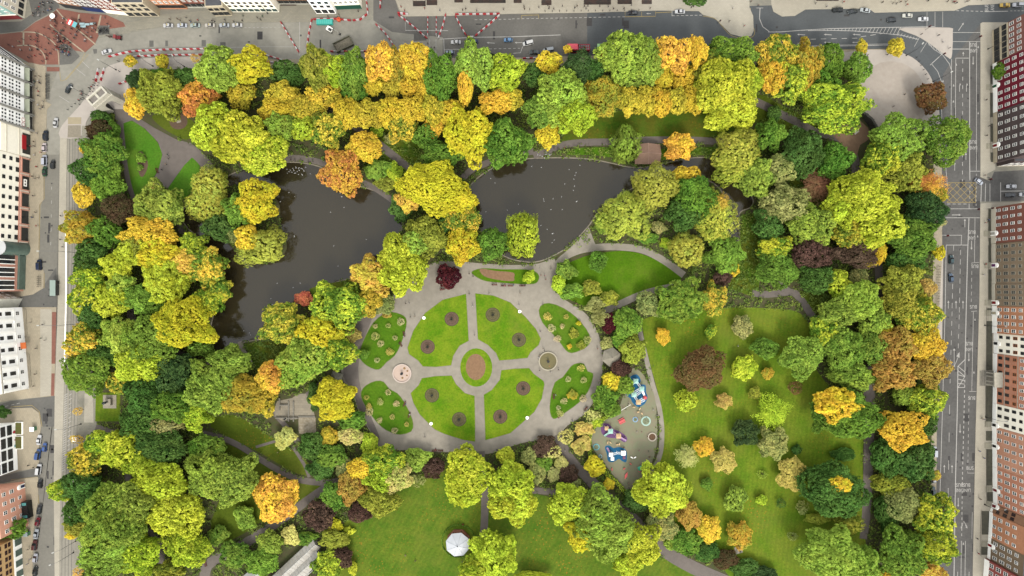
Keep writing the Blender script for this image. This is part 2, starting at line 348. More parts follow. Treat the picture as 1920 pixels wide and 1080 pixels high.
for k in range(34):
    y = 738+k*4.3; x = 121-(y-738)*.035
    add_ribbon(hz, [(x,y+3.4),(x+6,y)], 1.5, .072, smooth=False)
    if k % 2 == 0: add_ribbon(hz, [(x+9,y+3.4),(x+14,y)], 1.4, .072, smooth=False)
hz.build("tram_hatching", M("old_road_paint", (205,200,188), .8, .12, 1), kind='structure')
sheet("corner_plaza_north_west", [sm([(113,258),(114,240),(128,222),(150,198),(170,170),(186,142),(208,122),(250,112),(300,108),(430,108),(430,128),(330,130),(256,130),(240,150),(244,185),(232,206),(206,208),(168,218),(160,240),(150,258)],2)], ZP, PAVE_P, .14)
sheet("corner_plaza_paving", [[(128,220),(153,220),(153,233),(128,233)]], ZP+.004, M("sand_paving",(196,182,150),.9,.1,.6))
sheet("corner_plaza_grate", [[(128,235),(152,235),(152,258),(127,258)]], ZP+.004, M("ribbed_paving",(170,160,140),.9,.15,1.2))
sheet("pavement_park_west", [[(154,236),(170,236),(164,330),(162,470),(166,560),(172,640),(180,742),(182,812),(168,900),(158,1000),(152,1100),(140,1100),(144,880),(147,740),(149,560),(153,460)]], ZP, PAVE_N, .14)
sheet("pavement_park_west_slabs", [[(159,738),(174,738),(176,792),(158,792)]], ZP+.004, PAVE_A)
sheet("pavement_park_north", [[(430,112),(1000,108),(1120,104),(1400,104),(1480,96),(1620,93),(1690,98),(1690,112),(1580,120),(1000,124),(430,128)]], ZP, PAVE_W, .14)
sheet("corner_plaza_north_east", [sm([(1555,108),(1600,96),(1650,93),(1690,99),(1720,115),(1745,145),(1757,185),(1762,230),(1760,270),(1700,275),(1645,250),(1618,212),(1612,180),(1600,130)],3)], ZP, PAVE_P, .14)
sheet("corner_plaza_gravel", [sm([(1622,140),(1650,118),(1690,118),(1722,142),(1738,185),(1722,235),(1690,250),(1650,240),(1622,210),(1612,175)],3)], ZP+.004, M("plaza_gravel", (206,195,180), .95, .08, .5, rgb2=(194,181,166), big=.06))
sheet("cycle_stand_strip", [[(1756,480),(1768,480),(1766,640),(1752,640)]], ZP, PAVE_P, .14)
sheet("pavement_park_east", [[(1750,270),(1764,270),(1766,340),(1766,480),(1757,640),(1754,1100),(1742,1100),(1748,700)]], ZP, PAVE_W, .14)

# ---- lakes
LAKE1 = sm([(500,305),(535,304),(570,306),(605,315),(640,338),(680,350),(720,366),(748,388),(757,415),(745,445),(715,478),(690,505),(655,522),(628,530),(600,544),(575,558),(550,574),(525,600),(505,630),(462,641),(425,652),(395,664),(395,615),(408,560),(400,510),(380,455),(350,425),(340,398),(372,370),(420,335),(450,320)],4)
LAKE2 = sm([(877,380),(880,352),(898,332),(930,312),(960,302),(1000,297),(1060,296),(1110,299),(1150,307),(1185,314),(1225,312),(1260,303),(1300,296),(1340,297),(1362,312),(1385,340),(1410,370),(1408,388),(1388,398),(1385,420),(1385,450),(1372,470),(1358,462),(1352,420),(1360,375),(1335,342),(1290,332),(1240,332),(1200,345),(1160,370),(1125,395),(1104,423),(1088,441),(1070,459),(1048,474),(1015,489),(985,491),(945,480),(915,450),(890,412)],4)
ISLAND = sm([(355,388),(365,360),(420,348),(470,352),(520,375),(526,420),(538,465),(510,492),(460,484),(425,455),(398,430),(370,412)],4)
PARK = [(246,134),(300,130),(430,127),(640,126),(1000,122),(1130,119),(1400,112),(1500,108),(1560,106),(1606,126),(1616,178),(1620,214),(1648,250),(1702,276),(1750,280),(1752,350),(1750,480),(1748,700),(1742,1110),(152,1110),(158,1000),(168,900),(182,812),(180,742),(172,640),(166,560),(162,470),(164,330),(172,220),(210,208),(234,206),(246,180)]
def poly_holes(name, outer, holes, z, mat, wall_to=None):
    o = pw(outer); hs_ = [pw(h) for h in holes]
    if area2(o) < 0: o.reverse()
    hs_ = [h if area2(h) < 0 else h[::-1] for h in hs_]
    loops = [[Vector((*p, 0)) for p in o]] + [[Vector((*p, 0)) for p in h] for h in hs_]
    flatp = [p for l in loops for p in l]
    mb = MB(); mb.add([(p.x,p.y,z) for p in flatp], [tuple(t) for t in tessellate_polygon(loops)])
    if wall_to is not None:
        for l in loops:
            n = len(l); mb.add([(p.x,p.y,wall_to) for p in l]+[(p.x,p.y,z) for p in l], [(i,(i+1)%n,n+(i+1)%n,n+i) for i in range(n)])
    return mb.build(name, mat, kind='structure')
poly_holes("park_ground", PARK, [LAKE1, LAKE2], ZP, SOIL, .006)
WATER = bpy.data.materials.new("lake_water"); WATER.use_nodes = True
N, L = nodes(WATER); b = N["Principled BSDF"]
gg = N.new("ShaderNodeNewGeometry"); nn = N.new("ShaderNodeTexNoise"); nn.inputs["Scale"].default_value = .03; nn.inputs["Detail"].default_value = 5; L.new(gg.outputs["Position"], nn.inputs["Vector"])
mx = N.new("ShaderNodeMix"); mx.data_type='RGBA'; mx.inputs[6].default_value=(*alb((66,58,38)),1); mx.inputs[7].default_value=(*alb((56,51,36)),1); L.new(nn.outputs["Fac"], mx.inputs[0]); L.new(mx.outputs[2], b.inputs["Base Color"])
b.inputs["Roughness"].default_value=.06; b.inputs["IOR"].default_value=1.42
n3 = N.new("ShaderNodeTexNoise"); n3.inputs["Scale"].default_value=1.1; n3.inputs["Detail"].default_value=3; L.new(gg.outputs["Position"], n3.inputs["Vector"])
bp = N.new("ShaderNodeBump"); bp.inputs["Strength"].default_value=.12; bp.inputs["Distance"].default_value=.3; L.new(n3.outputs["Fac"], bp.inputs["Height"]); L.new(bp.outputs[0], b.inputs["Normal"])
sheet("lake_water_west", [LAKE1], .05, WATER)
sheet("lake_water_east", [LAKE2], .05, WATER)
sheet("lake_island", [ISLAND], .14, SOIL, .1)
kb = MB()
for lk in (LAKE1, LAKE2):
    L_, R_ = ribbon_px(lk, 2.0, False, True); n = len(lk)
    vs = [(*P(*p), .15) for p in L_]+[(*P(*p), .15) for p in R_]
    kb.add(vs, [(i,(i+1)%n,n+(i+1)%n,n+i) for i in range(n)])
kb.build("lake_kerb", M("lake_edge_stone", (166,156,136), .9, .2, .6), kind='structure')

# ---- paths and lawns
zl, zp2, z3 = ZP+.004, ZP+.008, ZP+.012
PLAZA = sm([(646,640),(668,602),(692,580),(728,562),(752,538),(788,506),(825,490),(870,491),(905,494),(960,497),(1010,494),(1036,484),(1042,494),(1036,512),(1030,530),(1050,555),(1075,572),(1100,590),(1120,622),(1130,660),(1129,700),(1120,740),(1096,776),(1064,798),(1050,815),(1034,824),(990,828),(955,838),(915,851),(870,848),(800,847),(742,844),(706,856),(700,840),(706,828),(690,802),(672,770),(658,730),(640,706)],3)
sheet("formal_garden_paving", [PLAZA], zp2, PATH_L)
sheet("formal_garden_paving_worn", [sm([(648,642),(668,604),(690,584),(700,590),(682,640),(672,690),(680,740),(704,800),(712,824),(700,840),(706,826),(690,800),(674,770),(660,730),(644,704)],3)], zp2+.002, PATH_D)
Q = {}
Q["nw"]=[(874,551),(830,562),(797,587),(775,620),(764,652),(767,664),(784,676),(793,687),(817,688),(846,685),(850,667),(862,648),(879,639),(877,602)]
Q["ne"]=[(891,550),(925,554),(957,567),(985,594),(1005,617),(1014,635),(1010,647),(995,660),(989,671),(962,674),(936,676),(930,662),(915,647),(896,636),(894,602)]
Q["sw"]=[(847,704),(817,705),(791,709),(785,722),(770,737),(775,755),(787,777),(815,805),(832,813),(850,819),(870,825),(891,828),(891,790),(890,742),(872,737),(855,720)]
Q["se"]=[(940,694),(965,691),(992,690),(1001,701),(1019,714),(1021,720),(1016,747),(1002,772),(980,792),(957,812),(930,820),(910,825),(909,790),(907,740),(922,731),(937,712)]
sheet("formal_lawn", list(Q.values())+[ell(893,689,30,36)], z3, L_FORMAL)
SIDE = [[(751,589),(761,596),(762,612),(752,645),(740,667),(725,679),(715,690),(705,693),(687,685),(674,670),(677,650),(687,627),(700,605),(717,590),(735,585)],
        [(705,714),(720,716),(730,729),(745,737),(757,752),(770,777),(775,795),(771,809),(750,815),(732,810),(715,800),(695,777),(680,752),(677,735),(687,722)],
        [(1020,569),(1042,571),(1070,586),(1090,605),(1105,627),(1105,645),(1090,656),(1072,662),(1061,657),(1052,645),(1035,625),(1017,605),(1010,582)],
        [(1082,681),(1095,682),(1102,696),(1112,700),(1110,715),(1102,735),(1085,755),(1065,770),(1047,782),(1037,785),(1031,772),(1032,747),(1040,717),(1055,707),(1070,687)]]
SIDE = [sm(p,2) for p in SIDE]
sheet("side_lawn", SIDE, z3, L_SIDE)
SMALL = sm([(884,510),(905,503),(945,505),(985,505),(1005,510),(1011,520),(1005,531),(985,533),(950,531),(915,528),(896,521)],3)
sheet("oval_bed_lawn", [SMALL], z3, L_OVAL)
sheet("flower_bed_soil", [sm([(900,504),(930,508),(962,511),(964,520),(962,527),(935,525),(908,518)],3), ell(892,688,18.5,24.5)], z3+.004, BEDSOIL)
kb2 = MB()
for q in list(Q.values())+SIDE+[SMALL]: add_ribbon(kb2, q, .8, z3+.002, smooth=False, closed=True)
kb2.build("lawn_edging", M("lawn_edge", (150,144,112), .95, .2, .8), kind='structure')
ROUND = [(847,598,0),(802,650,0),(924,590,1),(973,637,1),(810,741,1),(861,786,1),(938,781,0),(981,728,0)]
sheet("round_bed_brown", [ell(x,y,13) for x,y,k in ROUND if not k], z3+.004, BEDDARK)
sheet("round_bed_mossy", [ell(x,y,13) for x,y,k in ROUND if k], z3+.004, BEDGREEN)
rb = MB()
for x,y,k in ROUND:
    add_ribbon(rb, ell(x,y,13), .9, z3+.008, smooth=False, closed=True)
    add_ribbon(rb, ell(x,y,9), .5, z3+.008, smooth=False, closed=True)
rb.build("round_bed_edging", M("bed_edge", (84,76,56), .95, .2, 1), kind='structure')
OVAL = sm([(1044,520),(1055,500),(1085,485),(1115,476),(1155,471),(1190,473),(1225,485),(1255,503),(1278,521),(1250,536),(1200,555),(1150,573),(1120,580),(1080,568),(1052,550),(1040,535)],3)
sheet("oval_lawn", [OVAL], zl, L_OVAL)
EAST = sm([(1204,612),(1212,596),(1250,590),(1360,577),(1440,578),(1490,583),(1512,600),(1522,625),(1525,680),(1560,730),(1615,770),(1617,860),(1620,1000),(1614,1095),(1400,1095),(1335,1040),(1262,975),(1215,905),(1240,850),(1242,790),(1232,730),(1218,680)],3)
sheet("east_lawn", [EAST], zl, L_EAST)
SOUTH = sm([(640,1000),(652,975),(700,940),(790,890),(880,865),(1000,925),(1100,940),(1140,975),(1180,1010),(1240,1045),(1310,1095),(660,1095)],3)
sheet("south_lawn", [SOUTH], zl, L_SOUTH)
NORTH = sm([(1050,268),(1080,230),(1110,212),(1200,206),(1330,202),(1420,178),(1450,190),(1450,215),(1420,230),(1340,256),(1290,257),(1180,260),(1100,266)],3)
sheet("north_lawn", [NORTH], zl, L_NORTH)
sheet("north_lawn_strip", [sm([(1062,290),(1075,280),(1110,276),(1180,277),(1245,279),(1345,276),(1345,292),(1300,290),(1245,300),(1200,303),(1150,296),(1110,291)],2)], zl, L_SIDE)
NW1 = sm([(232,232),(248,227),(272,242),(296,268),(304,290),(297,318),(280,345),(258,370),(245,350),(238,310),(233,270)],3)
NW2 = sm([(285,218),(310,215),(360,225),(370,250),(350,262),(325,252),(300,236)],3)
NW3 = sm([(316,350),(345,310),(362,292),(375,305),(368,345),(345,375),(325,372)],3)
sheet("north_west_lawn", [NW1, NW3], zl, L_NW)
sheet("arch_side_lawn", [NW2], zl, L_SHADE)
sheet("north_west_bed", [sm([(262,284),(272,290),(278,310),(270,330),(262,328),(258,300)],3), ell(335,228,17,15)], z3, BEDDARK)
SW = [sm([(395,800),(405,782),(440,778),(480,800),(510,820),(540,838),(580,870),(575,892),(540,880),(490,850),(440,825)],2),
      sm([(400,830),(440,838),(490,868),(540,895),(605,906),(560,940),(520,962),(480,985),(430,1015),(395,1010),(410,940),(480,900)],2)]
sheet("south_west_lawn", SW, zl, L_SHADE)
sheet("statue_lawn", [[(180,736),(226,736),(226,790),(179,790)]], zl, L_EAST)
sheet("lakeside_lawn", [[(459,644),(500,640),(530,640),(560,700),(500,720),(470,670)],[(580,542),(600,534),(660,524),(690,560),(600,580)],[(1392,402),(1425,400),(1432,460),(1420,560),(1365,540),(1385,470)],[(690,295),(752,330),(790,330),(790,250),(715,235)]], zl, L_NORTH)
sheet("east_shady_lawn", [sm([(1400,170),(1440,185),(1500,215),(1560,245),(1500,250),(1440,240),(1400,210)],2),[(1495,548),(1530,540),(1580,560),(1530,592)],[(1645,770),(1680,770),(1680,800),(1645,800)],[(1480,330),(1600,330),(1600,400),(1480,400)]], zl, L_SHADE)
pth = MB(); pdk = MB()
def path(pts, w, pale=False): add_ribbon(pth if pale else pdk, pts, w, zp2+.004)
path([(1030,535),(1040,505),(1056,484),(1085,470),(1120,464),(1160,463),(1205,469),(1245,489),(1282,516)], 13, True)
path([(1130,586),(1160,571),(1216,548),(1300,530)], 13, True)
path([(1410,550),(1440,552),(1482,548),(1500,560),(1526,598)], [12,14])
path([(1484,548),(1460,530),(1430,500)], 9)
path([(1195,600),(1206,650),(1222,715),(1236,765),(1241,815),(1234,862),(1205,905),(1180,930)], 9, True)
path([(1044,815),(1070,862),(1100,893),(1135,930),(1185,972),(1240,1028),(1300,1064),(1370,1095)], [17,26])
path([(902,846),(905,880),(909,930),(908,985),(905,1006)], 14)
path([(905,920),(960,918),(1040,922),(1130,930)], 12)
path([(1628,690),(1630,760),(1628,860),(1624,960),(1618,1010)], [22,14])
path([(1630,700),(1645,600),(1648,520),(1640,440),(1605,350),(1603,300),(1580,262),(1530,248),(1480,222),(1415,190),(1380,180)], 15)
path([(1000,292),(1030,281),(1060,271),(1100,267),(1150,266),(1200,263),(1300,263),(1370,268)], 13)
path([(868,334),(885,318),(915,305),(960,290),(1000,284)], 12)
path([(600,180),(620,210),(660,232),(700,262),(735,290),(775,322)], 15)
path([(530,296),(570,298),(610,308),(640,328),(690,346),(740,378)], [12,10])
path([(300,352),(310,380),(330,410),(345,440)], 12)
path([(226,215),(230,260),(237,320),(250,370),(275,420),(295,460)], 9)
path([(350,275),(375,295),(395,320)], 20)
path([(380,812),(415,820),(450,836),(490,862),(530,885),(575,902),(640,900),(690,860)], [10,13])
path([(625,905),(585,932),(540,965),(490,1000),(440,1030),(390,1060),(385,1100)], [15,20])
path([(480,838),(520,826)], 5); path([(548,836),(570,870),(580,895)], 6)
path([(450,640),(455,655),(470,680)], 9, True)
path([(250,630),(330,660),(400,690),(480,740),(520,780),(560,830)], 10)
path([(250,520),(245,560),(250,620)], 16)
path([(180,800),(240,830),(240,900),(250,970),(300,1020),(300,1100)], 12)
path([(640,708),(600,720),(560,760)], 12)
sheet("park_path_northwest", [[(212,205),(236,205),(262,222),(290,240),(330,261),(352,267),(364,292),(346,310),(330,332),(316,352),(290,354),(283,346),(298,318),(305,290),(297,267),(272,241),(248,226),(233,231),(222,238)]], zp2+.02, PATH_D)
pth.build("park_path_pale", PATH_L, kind='structure'); pdk.build("park_path_dark", PATH_D, kind='structure')
sheet("monument_forecourt", [sm([(1556,244),(1580,236),(1612,226),(1634,256),(1612,272),(1604,300),(1592,290),(1575,268)],2)], zp2+.008, M("earth_forecourt",(166,134,104),.95,.15,.6))
sheet("lakeside_viewpoint", [[(1104,426),(1112,448),(1118,462),(1080,471),(1056,476),(1072,461),(1090,443)]], zp2+.006, PATH_L)
PLAY = sm([(1183,692),(1200,696),(1214,715),(1227,742),(1232,790),(1231,835),(1220,872),(1200,902),(1176,918),(1158,902),(1128,862),(1110,838),(1108,815),(1122,795),(1150,778),(1160,765),(1172,730)],3)
sheet("playground_surface", [PLAY], zp2+.006, M("playground_rubber", (152,158,122), .9, .08, .4, rgb2=(160,148,122), big=.05))
BLUE = M("blue_rubber", (16,112,160), .85, .1, .8); PURP = M("purple_rubber", (128,84,136), .85, .1, .8)
sheet("playground_blue_patch", [sm([(1182,706),(1194,702),(1201,712),(1200,720),(1210,722),(1211,735),(1214,744),(1210,755),(1204,760),(1196,763),(1186,755),(1182,747),(1174,740),(1176,728),(1182,718)],3),
     sm([(1134,838),(1142,835),(1150,840),(1160,838),(1172,842),(1175,852),(1174,866),(1166,864),(1160,860),(1150,866),(1140,864),(1138,852)],3)], zp2+.010, BLUE)
sheet("playground_purple_patch", [sm([(1128,796),(1140,794),(1150,804),(1160,808),(1172,816),(1176,824),(1170,829),(1158,822),(1140,820),(1128,812)],3)], zp2+.010, PURP)
sheet("kiosk_garden_paving", [[(514,768),(520,752),(548,746),(560,738),(574,738),(584,760),(590,776),(594,818),(572,816),(560,808),(560,785),(530,790),(516,780)]], zp2+.006, M_paving("memorial_slabs",(184,172,148),(168,158,138),(140,132,114),1.6,1.1))
# ---- painted road markings
WL = M("road_paint_white", (214,211,203), .8, .28, 2.2); YL = M("road_paint_yellow", (196,172,108), .8, .25, 2)
mk = MB(); my = MB(); ZM = .034
LC = [0]
def line(pts, w=1.2, y=False, z=ZM): LC[0] += 1; add_ribbon(my if y else mk, pts, w, z+(LC[0]%16)*.0004, smooth=False, raw=True)
def dash(a, b, on, off, w=1.0, y=False):
    d = math.dist(a,b); t = 0; u = ((b[0]-a[0])/d, (b[1]-a[1])/d)
    while t < d:
        e = min(t+on, d); line([(a[0]+u[0]*t,a[1]+u[1]*t),(a[0]+u[0]*e,a[1]+u[1]*e)], w, y); t += on+off
def arrow(px, py, ang, ln=13, w=1.0, hw=2.0, bend=0):
    c, s = math.cos(math.radians(ang)), -math.sin(math.radians(ang))
    R = lambda x, y: P(px+x*c+y*s*1.0, py+x*s-y*c)
    h = ln/2
    mk.flat([R(-h,-w/2),R(h-4,-w/2),R(h-4,w/2),R(-h,w/2)], ZM)
    if bend: mk.flat([R(h-4,-hw*.2),R(h-4,bend*hw*2),R(h,bend*hw*1.1),R(h-1.5,0)], ZM+.001)
    else: mk.flat([R(h-4,-hw),R(h,0),R(h-4,hw)], ZM)
line([(1818,78),(1818,300),(1818.5,338)],1.5); line([(1831,78),(1830.5,320)],.9); line([(1818,321),(1838,321)],1)
line([(1784,78),(1838,78)],.9); line([(1784,92),(1818,92)],1.3); line([(1792,109),(1817,109)],1.1); line([(1792,109),(1791,235)],1); line([(1784,110),(1783,235)],1)
dash((1805,112),(1804.5,340),7,9,1.1); line([(1772,300),(1776,345)],1)
arrow(1806,101,90,8); arrow(1824.5,114,270,16,1.2); arrow(1799,164,90,16,1.1,2,-.6); arrow(1812,164,90,16,1.1,2,-.6); arrow(1811,293,90,14); arrow(1790,312,90,16)
for (x,y) in ((1788,160),(1787.5,190),(1834,88),(1834,212),(1768,152),(1833,443),(1828,599),(1826,698),(1806,1019),(1748,514),(1793,121)):
    mk.flat([P(x-1.6,y+2),P(x,y-2.5),P(x+1.6,y+2)], ZM)
line([(1786,99),(1838,81.5)],0.01)
line([(1840,345),(1839,378)],1.4); line([(1848,344),(1847,378)],1.2); line([(1856,344),(1856,378)],1.1); line([(1876,342),(1876,378)],1.4); line([(1876,358.5),(1930,358)],1.4)
dash((1818.5,348),(1818,380),5,5,1.1); dash((1830.5,326),(1830,392),4,4,1)
for k in range(-3,7):
    for sg in (1,-1):
        a = (1776+k*14, 343 if sg > 0 else 379); b_ = (a[0]+36, 379 if sg > 0 else 343)
        def clip(p, q):
            pts = []
            for t in np.linspace(0,1,30):
                x = p[0]+(q[0]-p[0])*t; y = p[1]+(q[1]-p[1])*t
                if 1775 <= x <= 1830: pts.append((x,y))
            return pts
        pt = clip(a,b_)
        if len(pt) > 2: line([pt[0],pt[-1]],.8,True,ZM+(.001 if sg > 0 else 0))
line([(1775,342.5),(1830,342.5)],.8,True); line([(1775,379.5),(1830,379.5)],.9,True); line([(1830,343),(1829,379)],.8,True)
dash((1776,382.5),(1817,382.5),6,4,1); line([(1817,382),(1817,391)],1.1); line([(1773,391.5),(1838,391.5)],1); line([(1772,408.3),(1837,408.3)],1.1)
arrow(1793,403,0,17,1.3); arrow(1809,418,90,16,1.1)
line([(1816.7,409),(1814,480),(1812,560),(1809.5,674)],1.6); line([(1828,409),(1827,492)],.9); line([(1822,493),(1836,492)],.8); line([(1822,493),(1822,500)],.7)
arrow(1821.5,460,270,17,1.2); line([(1766,441),(1803,441)],1); line([(1803,441),(1802,459)],1); line([(1774,459.5),(1814,459.5)],1.2); line([(1766,441),(1766,491)],.9)
line([(1774,459),(1772,580),(1767.5,750),(1762.5,920),(1757,1090)],1.1)
dash((1788,460),(1785,580),10,8,.9); dash((1801,468),(1798.5,590),10,8,.9); dash((1785,584),(1781,728),9,9,.9); dash((1798.5,590),(1796,672),9,9,.9); dash((1780.5,759),(1775,1080),18,34,.9)
for x in (1778,1792.5,1805.5): arrow(x,571,90,15,1)
dash((1822,508),(1821,566),7,6,.8); line([(1821,584),(1832,583)],.9); line([(1825,585),(1822,733)],.9); line([(1817,734),(1831,734)],.9)
arrow(1816.5,670,270,16,1.2); arrow(1789,670,90,34,1,2.6); line([(1789,688),(1797,668)],1); mk.flat([P(1793,668),P(1799,660),P(1799,671)],ZM)
line([(1809.5,674),(1796,687),(1795,760),(1791,920),(1788.5,1090)],1.6); line([(1809.5,674),(1809,706),(1796,727)],1.3)
for k in range(6):
    y0 = 680+k*8.5; line([(1796.5,y0+7-k*.6),(1808.5,min(y0+17,706+ (0)) if k<3 else y0+15-k*2.2)],1.3)
dash((1809,712),(1804,913),5,4.6,1.5); dash((1804,920),(1803,1010),5,5,1.2); dash((1817,742),(1814.5,873),6,6,.9); line([(1814,884),(1814,887),(1827,887)],.9)
arrow(1800,804,270,17,1.1); arrow(1770.5,879,90,15,1); arrow(1785,879,90,15,1); arrow(1796.5,942,270,17,1.2)
line([(1803,986),(1807,977),(1812,986)],1.3); arrow(1812,988,300,7,1,1.8); arrow(1803,988,240,7,1,1.8)
line([(1802.5,1014),(1801.5,1095)],1); line([(1810,1014),(1809,1095)],1); line([(1823,960),(1822,1010)],.7)
line([(1795.5,1072),(1795,1095)],1); line([(1817,1072),(1816,1095)],1)
# north-east marks
line([(1440,60),(1462,60),(1500,57),(1560,53.5),(1640,52),(1752,50)],1.2); line([(1515,57.5),(1560,57),(1600,58),(1640,61),(1690,66),(1722,74)],1.1)
for k in range(22):
    t = k/21; x = 1545+t*140; y0 = 53.8-t*2; y1 = 57.3+ (t**1.6)*8.5
    line([(x+ t*3.5,y0),(x-t*4,y1)],.9)
for x in (1502,1552,1606): arrow(x,65,176,15,1.2,1.8)
for x in (1552,1605): arrow(x,79.5,180,15,1,1.6)
dash((1500,74),(1612,71.5),10,9.5,1); dash((1614,69),(1660,62),10,8,1); line([(1495,81),(1510,81)],1)
line([(1510,88),(1560,86.5),(1640,85),(1672,84)],1.1); line([(1510,86),(1672,82)],.7); line([(1490,92),(1600,93),(1680,92)],.7,True)
line([(1724,70),(1714,88)],.8); line([(1738,79),(1726,98)],.8); line([(1768,100),(1744,122)],1.3)
line([(1736,76),(1755,90),(1769,105),(1780,120),(1784,132)],1.1); line([(1740,80),(1750,92),(1764,101)],.9)
for k in range(6): line([(1740+k*4.6,79+k*3.3),(1742.5+k*4.6,86+k*2.9)],.8)
for k in range(7): line([(1686+k*5.6,61+k*1.6),(1683+k*5.6,66.5+k*1.4)],.8)
line([(1746,119),(1758,134),(1766,155),(1769,165)],1); line([(1765,192),(1766,228)],1)
line([(1753,22),(1753,51)],.8); line([(1767.5,22),(1767.5,51)],.8); line([(1738,22),(1738,52)],.7)
dash((1775,19.5),(1845,21.5),5,4,1.1); line([(1846,22),(1890,21)],1.3); dash((1894,20.5),(1935,20),4,3,.9); arrow(1802,50,56,18,1.1,1.8)
line([(1786,61),(1838,61)],.9)
# north road
line([(824,73.5),(888,70),(960,69),(1051,65.5)],1.3); line([(832,74),(833,100)],1.2); line([(832,93),(862,92.5)],1); dash((908,92),(975,90.5),5,4,1); line([(760,32),(760,57),(840,57.5)],1)
arrow(920,80.5,176,15,1.3,2); arrow(973,80,180,16,1.2,2); line([(980,87),(976,99),(962,100)],1.2); line([(805.5,74),(805.5,100)],1); line([(817.5,74),(817.5,100)],1)
dash((890,37),(958,36),5,4,.9); dash((960,35.5),(1172,31.5),5,4,.9); line([(978,29),(1010,28)],1,True); line([(978,29),(978,36)],.8,True); line([(1010,28),(1010,35)],.8,True)
line([(1172,22),(1172,31.5),(1229,30.5),(1229,21.5)],1,True); line([(1203,22),(1203,31)],.7,True); line([(1230,24),(1260,22.5)],1,True); line([(1260,20),(1260,30)],1); dash((1260,29.5),(1318,28.5),5,3.5,1.1)
line(sm([(1318,30),(1340,35),(1353,48),(1370,66),(1390,71),(1410,69.5),(1415,58),(1407,40),(1407,15)],4,False),.9,True)
line([(1425,15),(1424,35),(1430,50),(1442,59)],1.4); line([(1418,15),(1431,15)],.9); line([(1207,78),(1232,78)],1.2)
line([(400,89),(480,88.5)],.9); dash((458,52),(540,51),4,4,.7); line([(480,87),(560,88)],.6); line([(562,41),(562,105)],.8)
arrow(1216,25.5,180,9,1,1.5)
# west road
line([(85,206),(86,290)],.7,True); line([(83,310),(83,372),(75,384),(73.5,470)],.8,True); line([(73,506),(83,512),(83,540)],.8,True); line([(118,130),(130,172),(150,148)],0.01)
line([(154,115),(168,128)],.7); line([(142,128),(160,142)],.7); line([(111,180),(130,192)],.7); line([(112,134),(114,152),(122,150),(150,118),(160,100)],.8,True); line([(116,152),(126,148),(166,102)],.7,True)
dash((97,350),(95,480),6,20,.8); line([(20,763),(60,760),(74,772),(79,800)],.9,True); line([(72,928),(74,960)],.8,True); line([(20,900),(70,894)],.7,True); dash((10,762),(40,755),6,5,.8)
mk.build("road_markings_white", WL, kind='structure'); my.build("road_markings_yellow", YL, kind='structure')
# lettering painted on the carriageway
def word(txt, px, py, rot, size=2.6, sx=1.0):
    cu = bpy.data.curves.new("road_word", 'FONT'); cu.body = txt; cu.size = size; cu.align_x='CENTER'; cu.align_y='CENTER'; cu.offset = .02
    o = bpy.data.objects.new("tmp", cu); COL.objects.link(o)
    me = bpy.data.meshes.new_from_object(o.evaluated_get(bpy.context.evaluated_depsgraph_get())); bpy.data.objects.remove(o)
    me.materials.clear(); me.materials.append(WL)
    x, y = P(px, py); ob = link("road_lettering", me, None, loc=(x,y,ZM+.009), rot=(0,0,math.radians(rot)), kind='structure'); ob.scale = (sx, 1.15, 1)
for (t,x,y,r) in (("BUS",1825,84,180),("LANE",1825,95,180),("BUS",1825,266,180),("LANE",1825,277,180),("BUS",1822.5,435,180),("LANE",1821.5,446,180),("BUS",1828,499,180),("BUS",1825,575,180),("BUS",1817,644,180),("LANE",1816,655,180),("BUS",1822,746,180),("BUS",1818.5,878,0),("BUS",1799,909,180),("BUS",1812.5,909,180),("LANE",1799,919,180),("LANE",1812.5,919,180),("BUS",1850,15,90),("LANE",1861,15.5,90)):
    word(t,x,y,r,1.95,.74 if t=="LANE" else .98)

dr = MB(); rd = random.Random(4)
for k in range(150):
    x, y = rd.choice([(rd.uniform(1776,1834),rd.uniform(110,1070)),(rd.uniform(1776,1834),rd.uniform(110,1070)),(rd.uniform(260,1760),rd.uniform(26,90)),(rd.uniform(76,104),rd.uniform(300,1070))]); w = rd.choice((.3,.35,.5,1.2)); q = rd.choice((.3,.4,1.8))
    a = P(x,y); dr.flat([(a[0]-w,a[1]-q),(a[0]+w,a[1]-q),(a[0]+w,a[1]+q),(a[0]-w,a[1]+q)], .024+(k%10)*.0004)
dr.build("drain_covers_and_patches", M("dark_patch", (84,82,80), .9, .3, 2), kind='structure')
# ------------------------------------------------------------------ buildings (local frame: x along the facade, +y towards the street, z up)
def brick(name, rgb, var=.16): return M(name, rgb, .9, var, 1.3, big=.10, detail=6, k=FAC)
BR = dict(redbrown=brick("brick_red_brown",(126,84,74)), crimson=brick("ivy_crimson",(112,20,40),.45), darkbrown=brick("brick_dark_brown",(80,68,66)),
    rust=brick("brick_rust",(128,80,66)), greybrown=brick("brick_grey_brown",(138,120,98)), taupe=brick("brick_taupe",(142,124,102)), orange=brick("brick_orange",(188,132,98)),
    cream=M("stucco_cream",(236,230,212),.85,.06,.8, k=1/1.08), salmon=brick("brick_salmon",(194,134,106)), coral=brick("brick_coral",(198,146,118)), olive=brick("brick_olive_brown",(122,104,82)),
    plum=brick("brick_plum",(158,84,76)), white=M("stucco_white",(242,241,236),.8,.05,.8, k=1/1.06), stone=M("ashlar_stone",(208,200,180),.85,.1,.8, k=FAC), pink=M("terracotta_pink",(206,150,128),.85,.1,.8, k=FAC),
    tan=M("render_tan",(204,168,116),.85,.1,.8, k=FAC), salm2=M("render_salmon",(222,164,138),.85,.08,.8, k=FAC), beige=M("sandstone_beige",(186,174,148),.85,.12,.9, k=FAC), brown=brick("brick_brown",(150,112,86)),
    grey=M("render_grey",(188,186,172),.85,.12,.8, k=FAC), teal=M("copper_teal",(150,186,178),.6,.15,.8, k=FAC))
GFRAME = {}
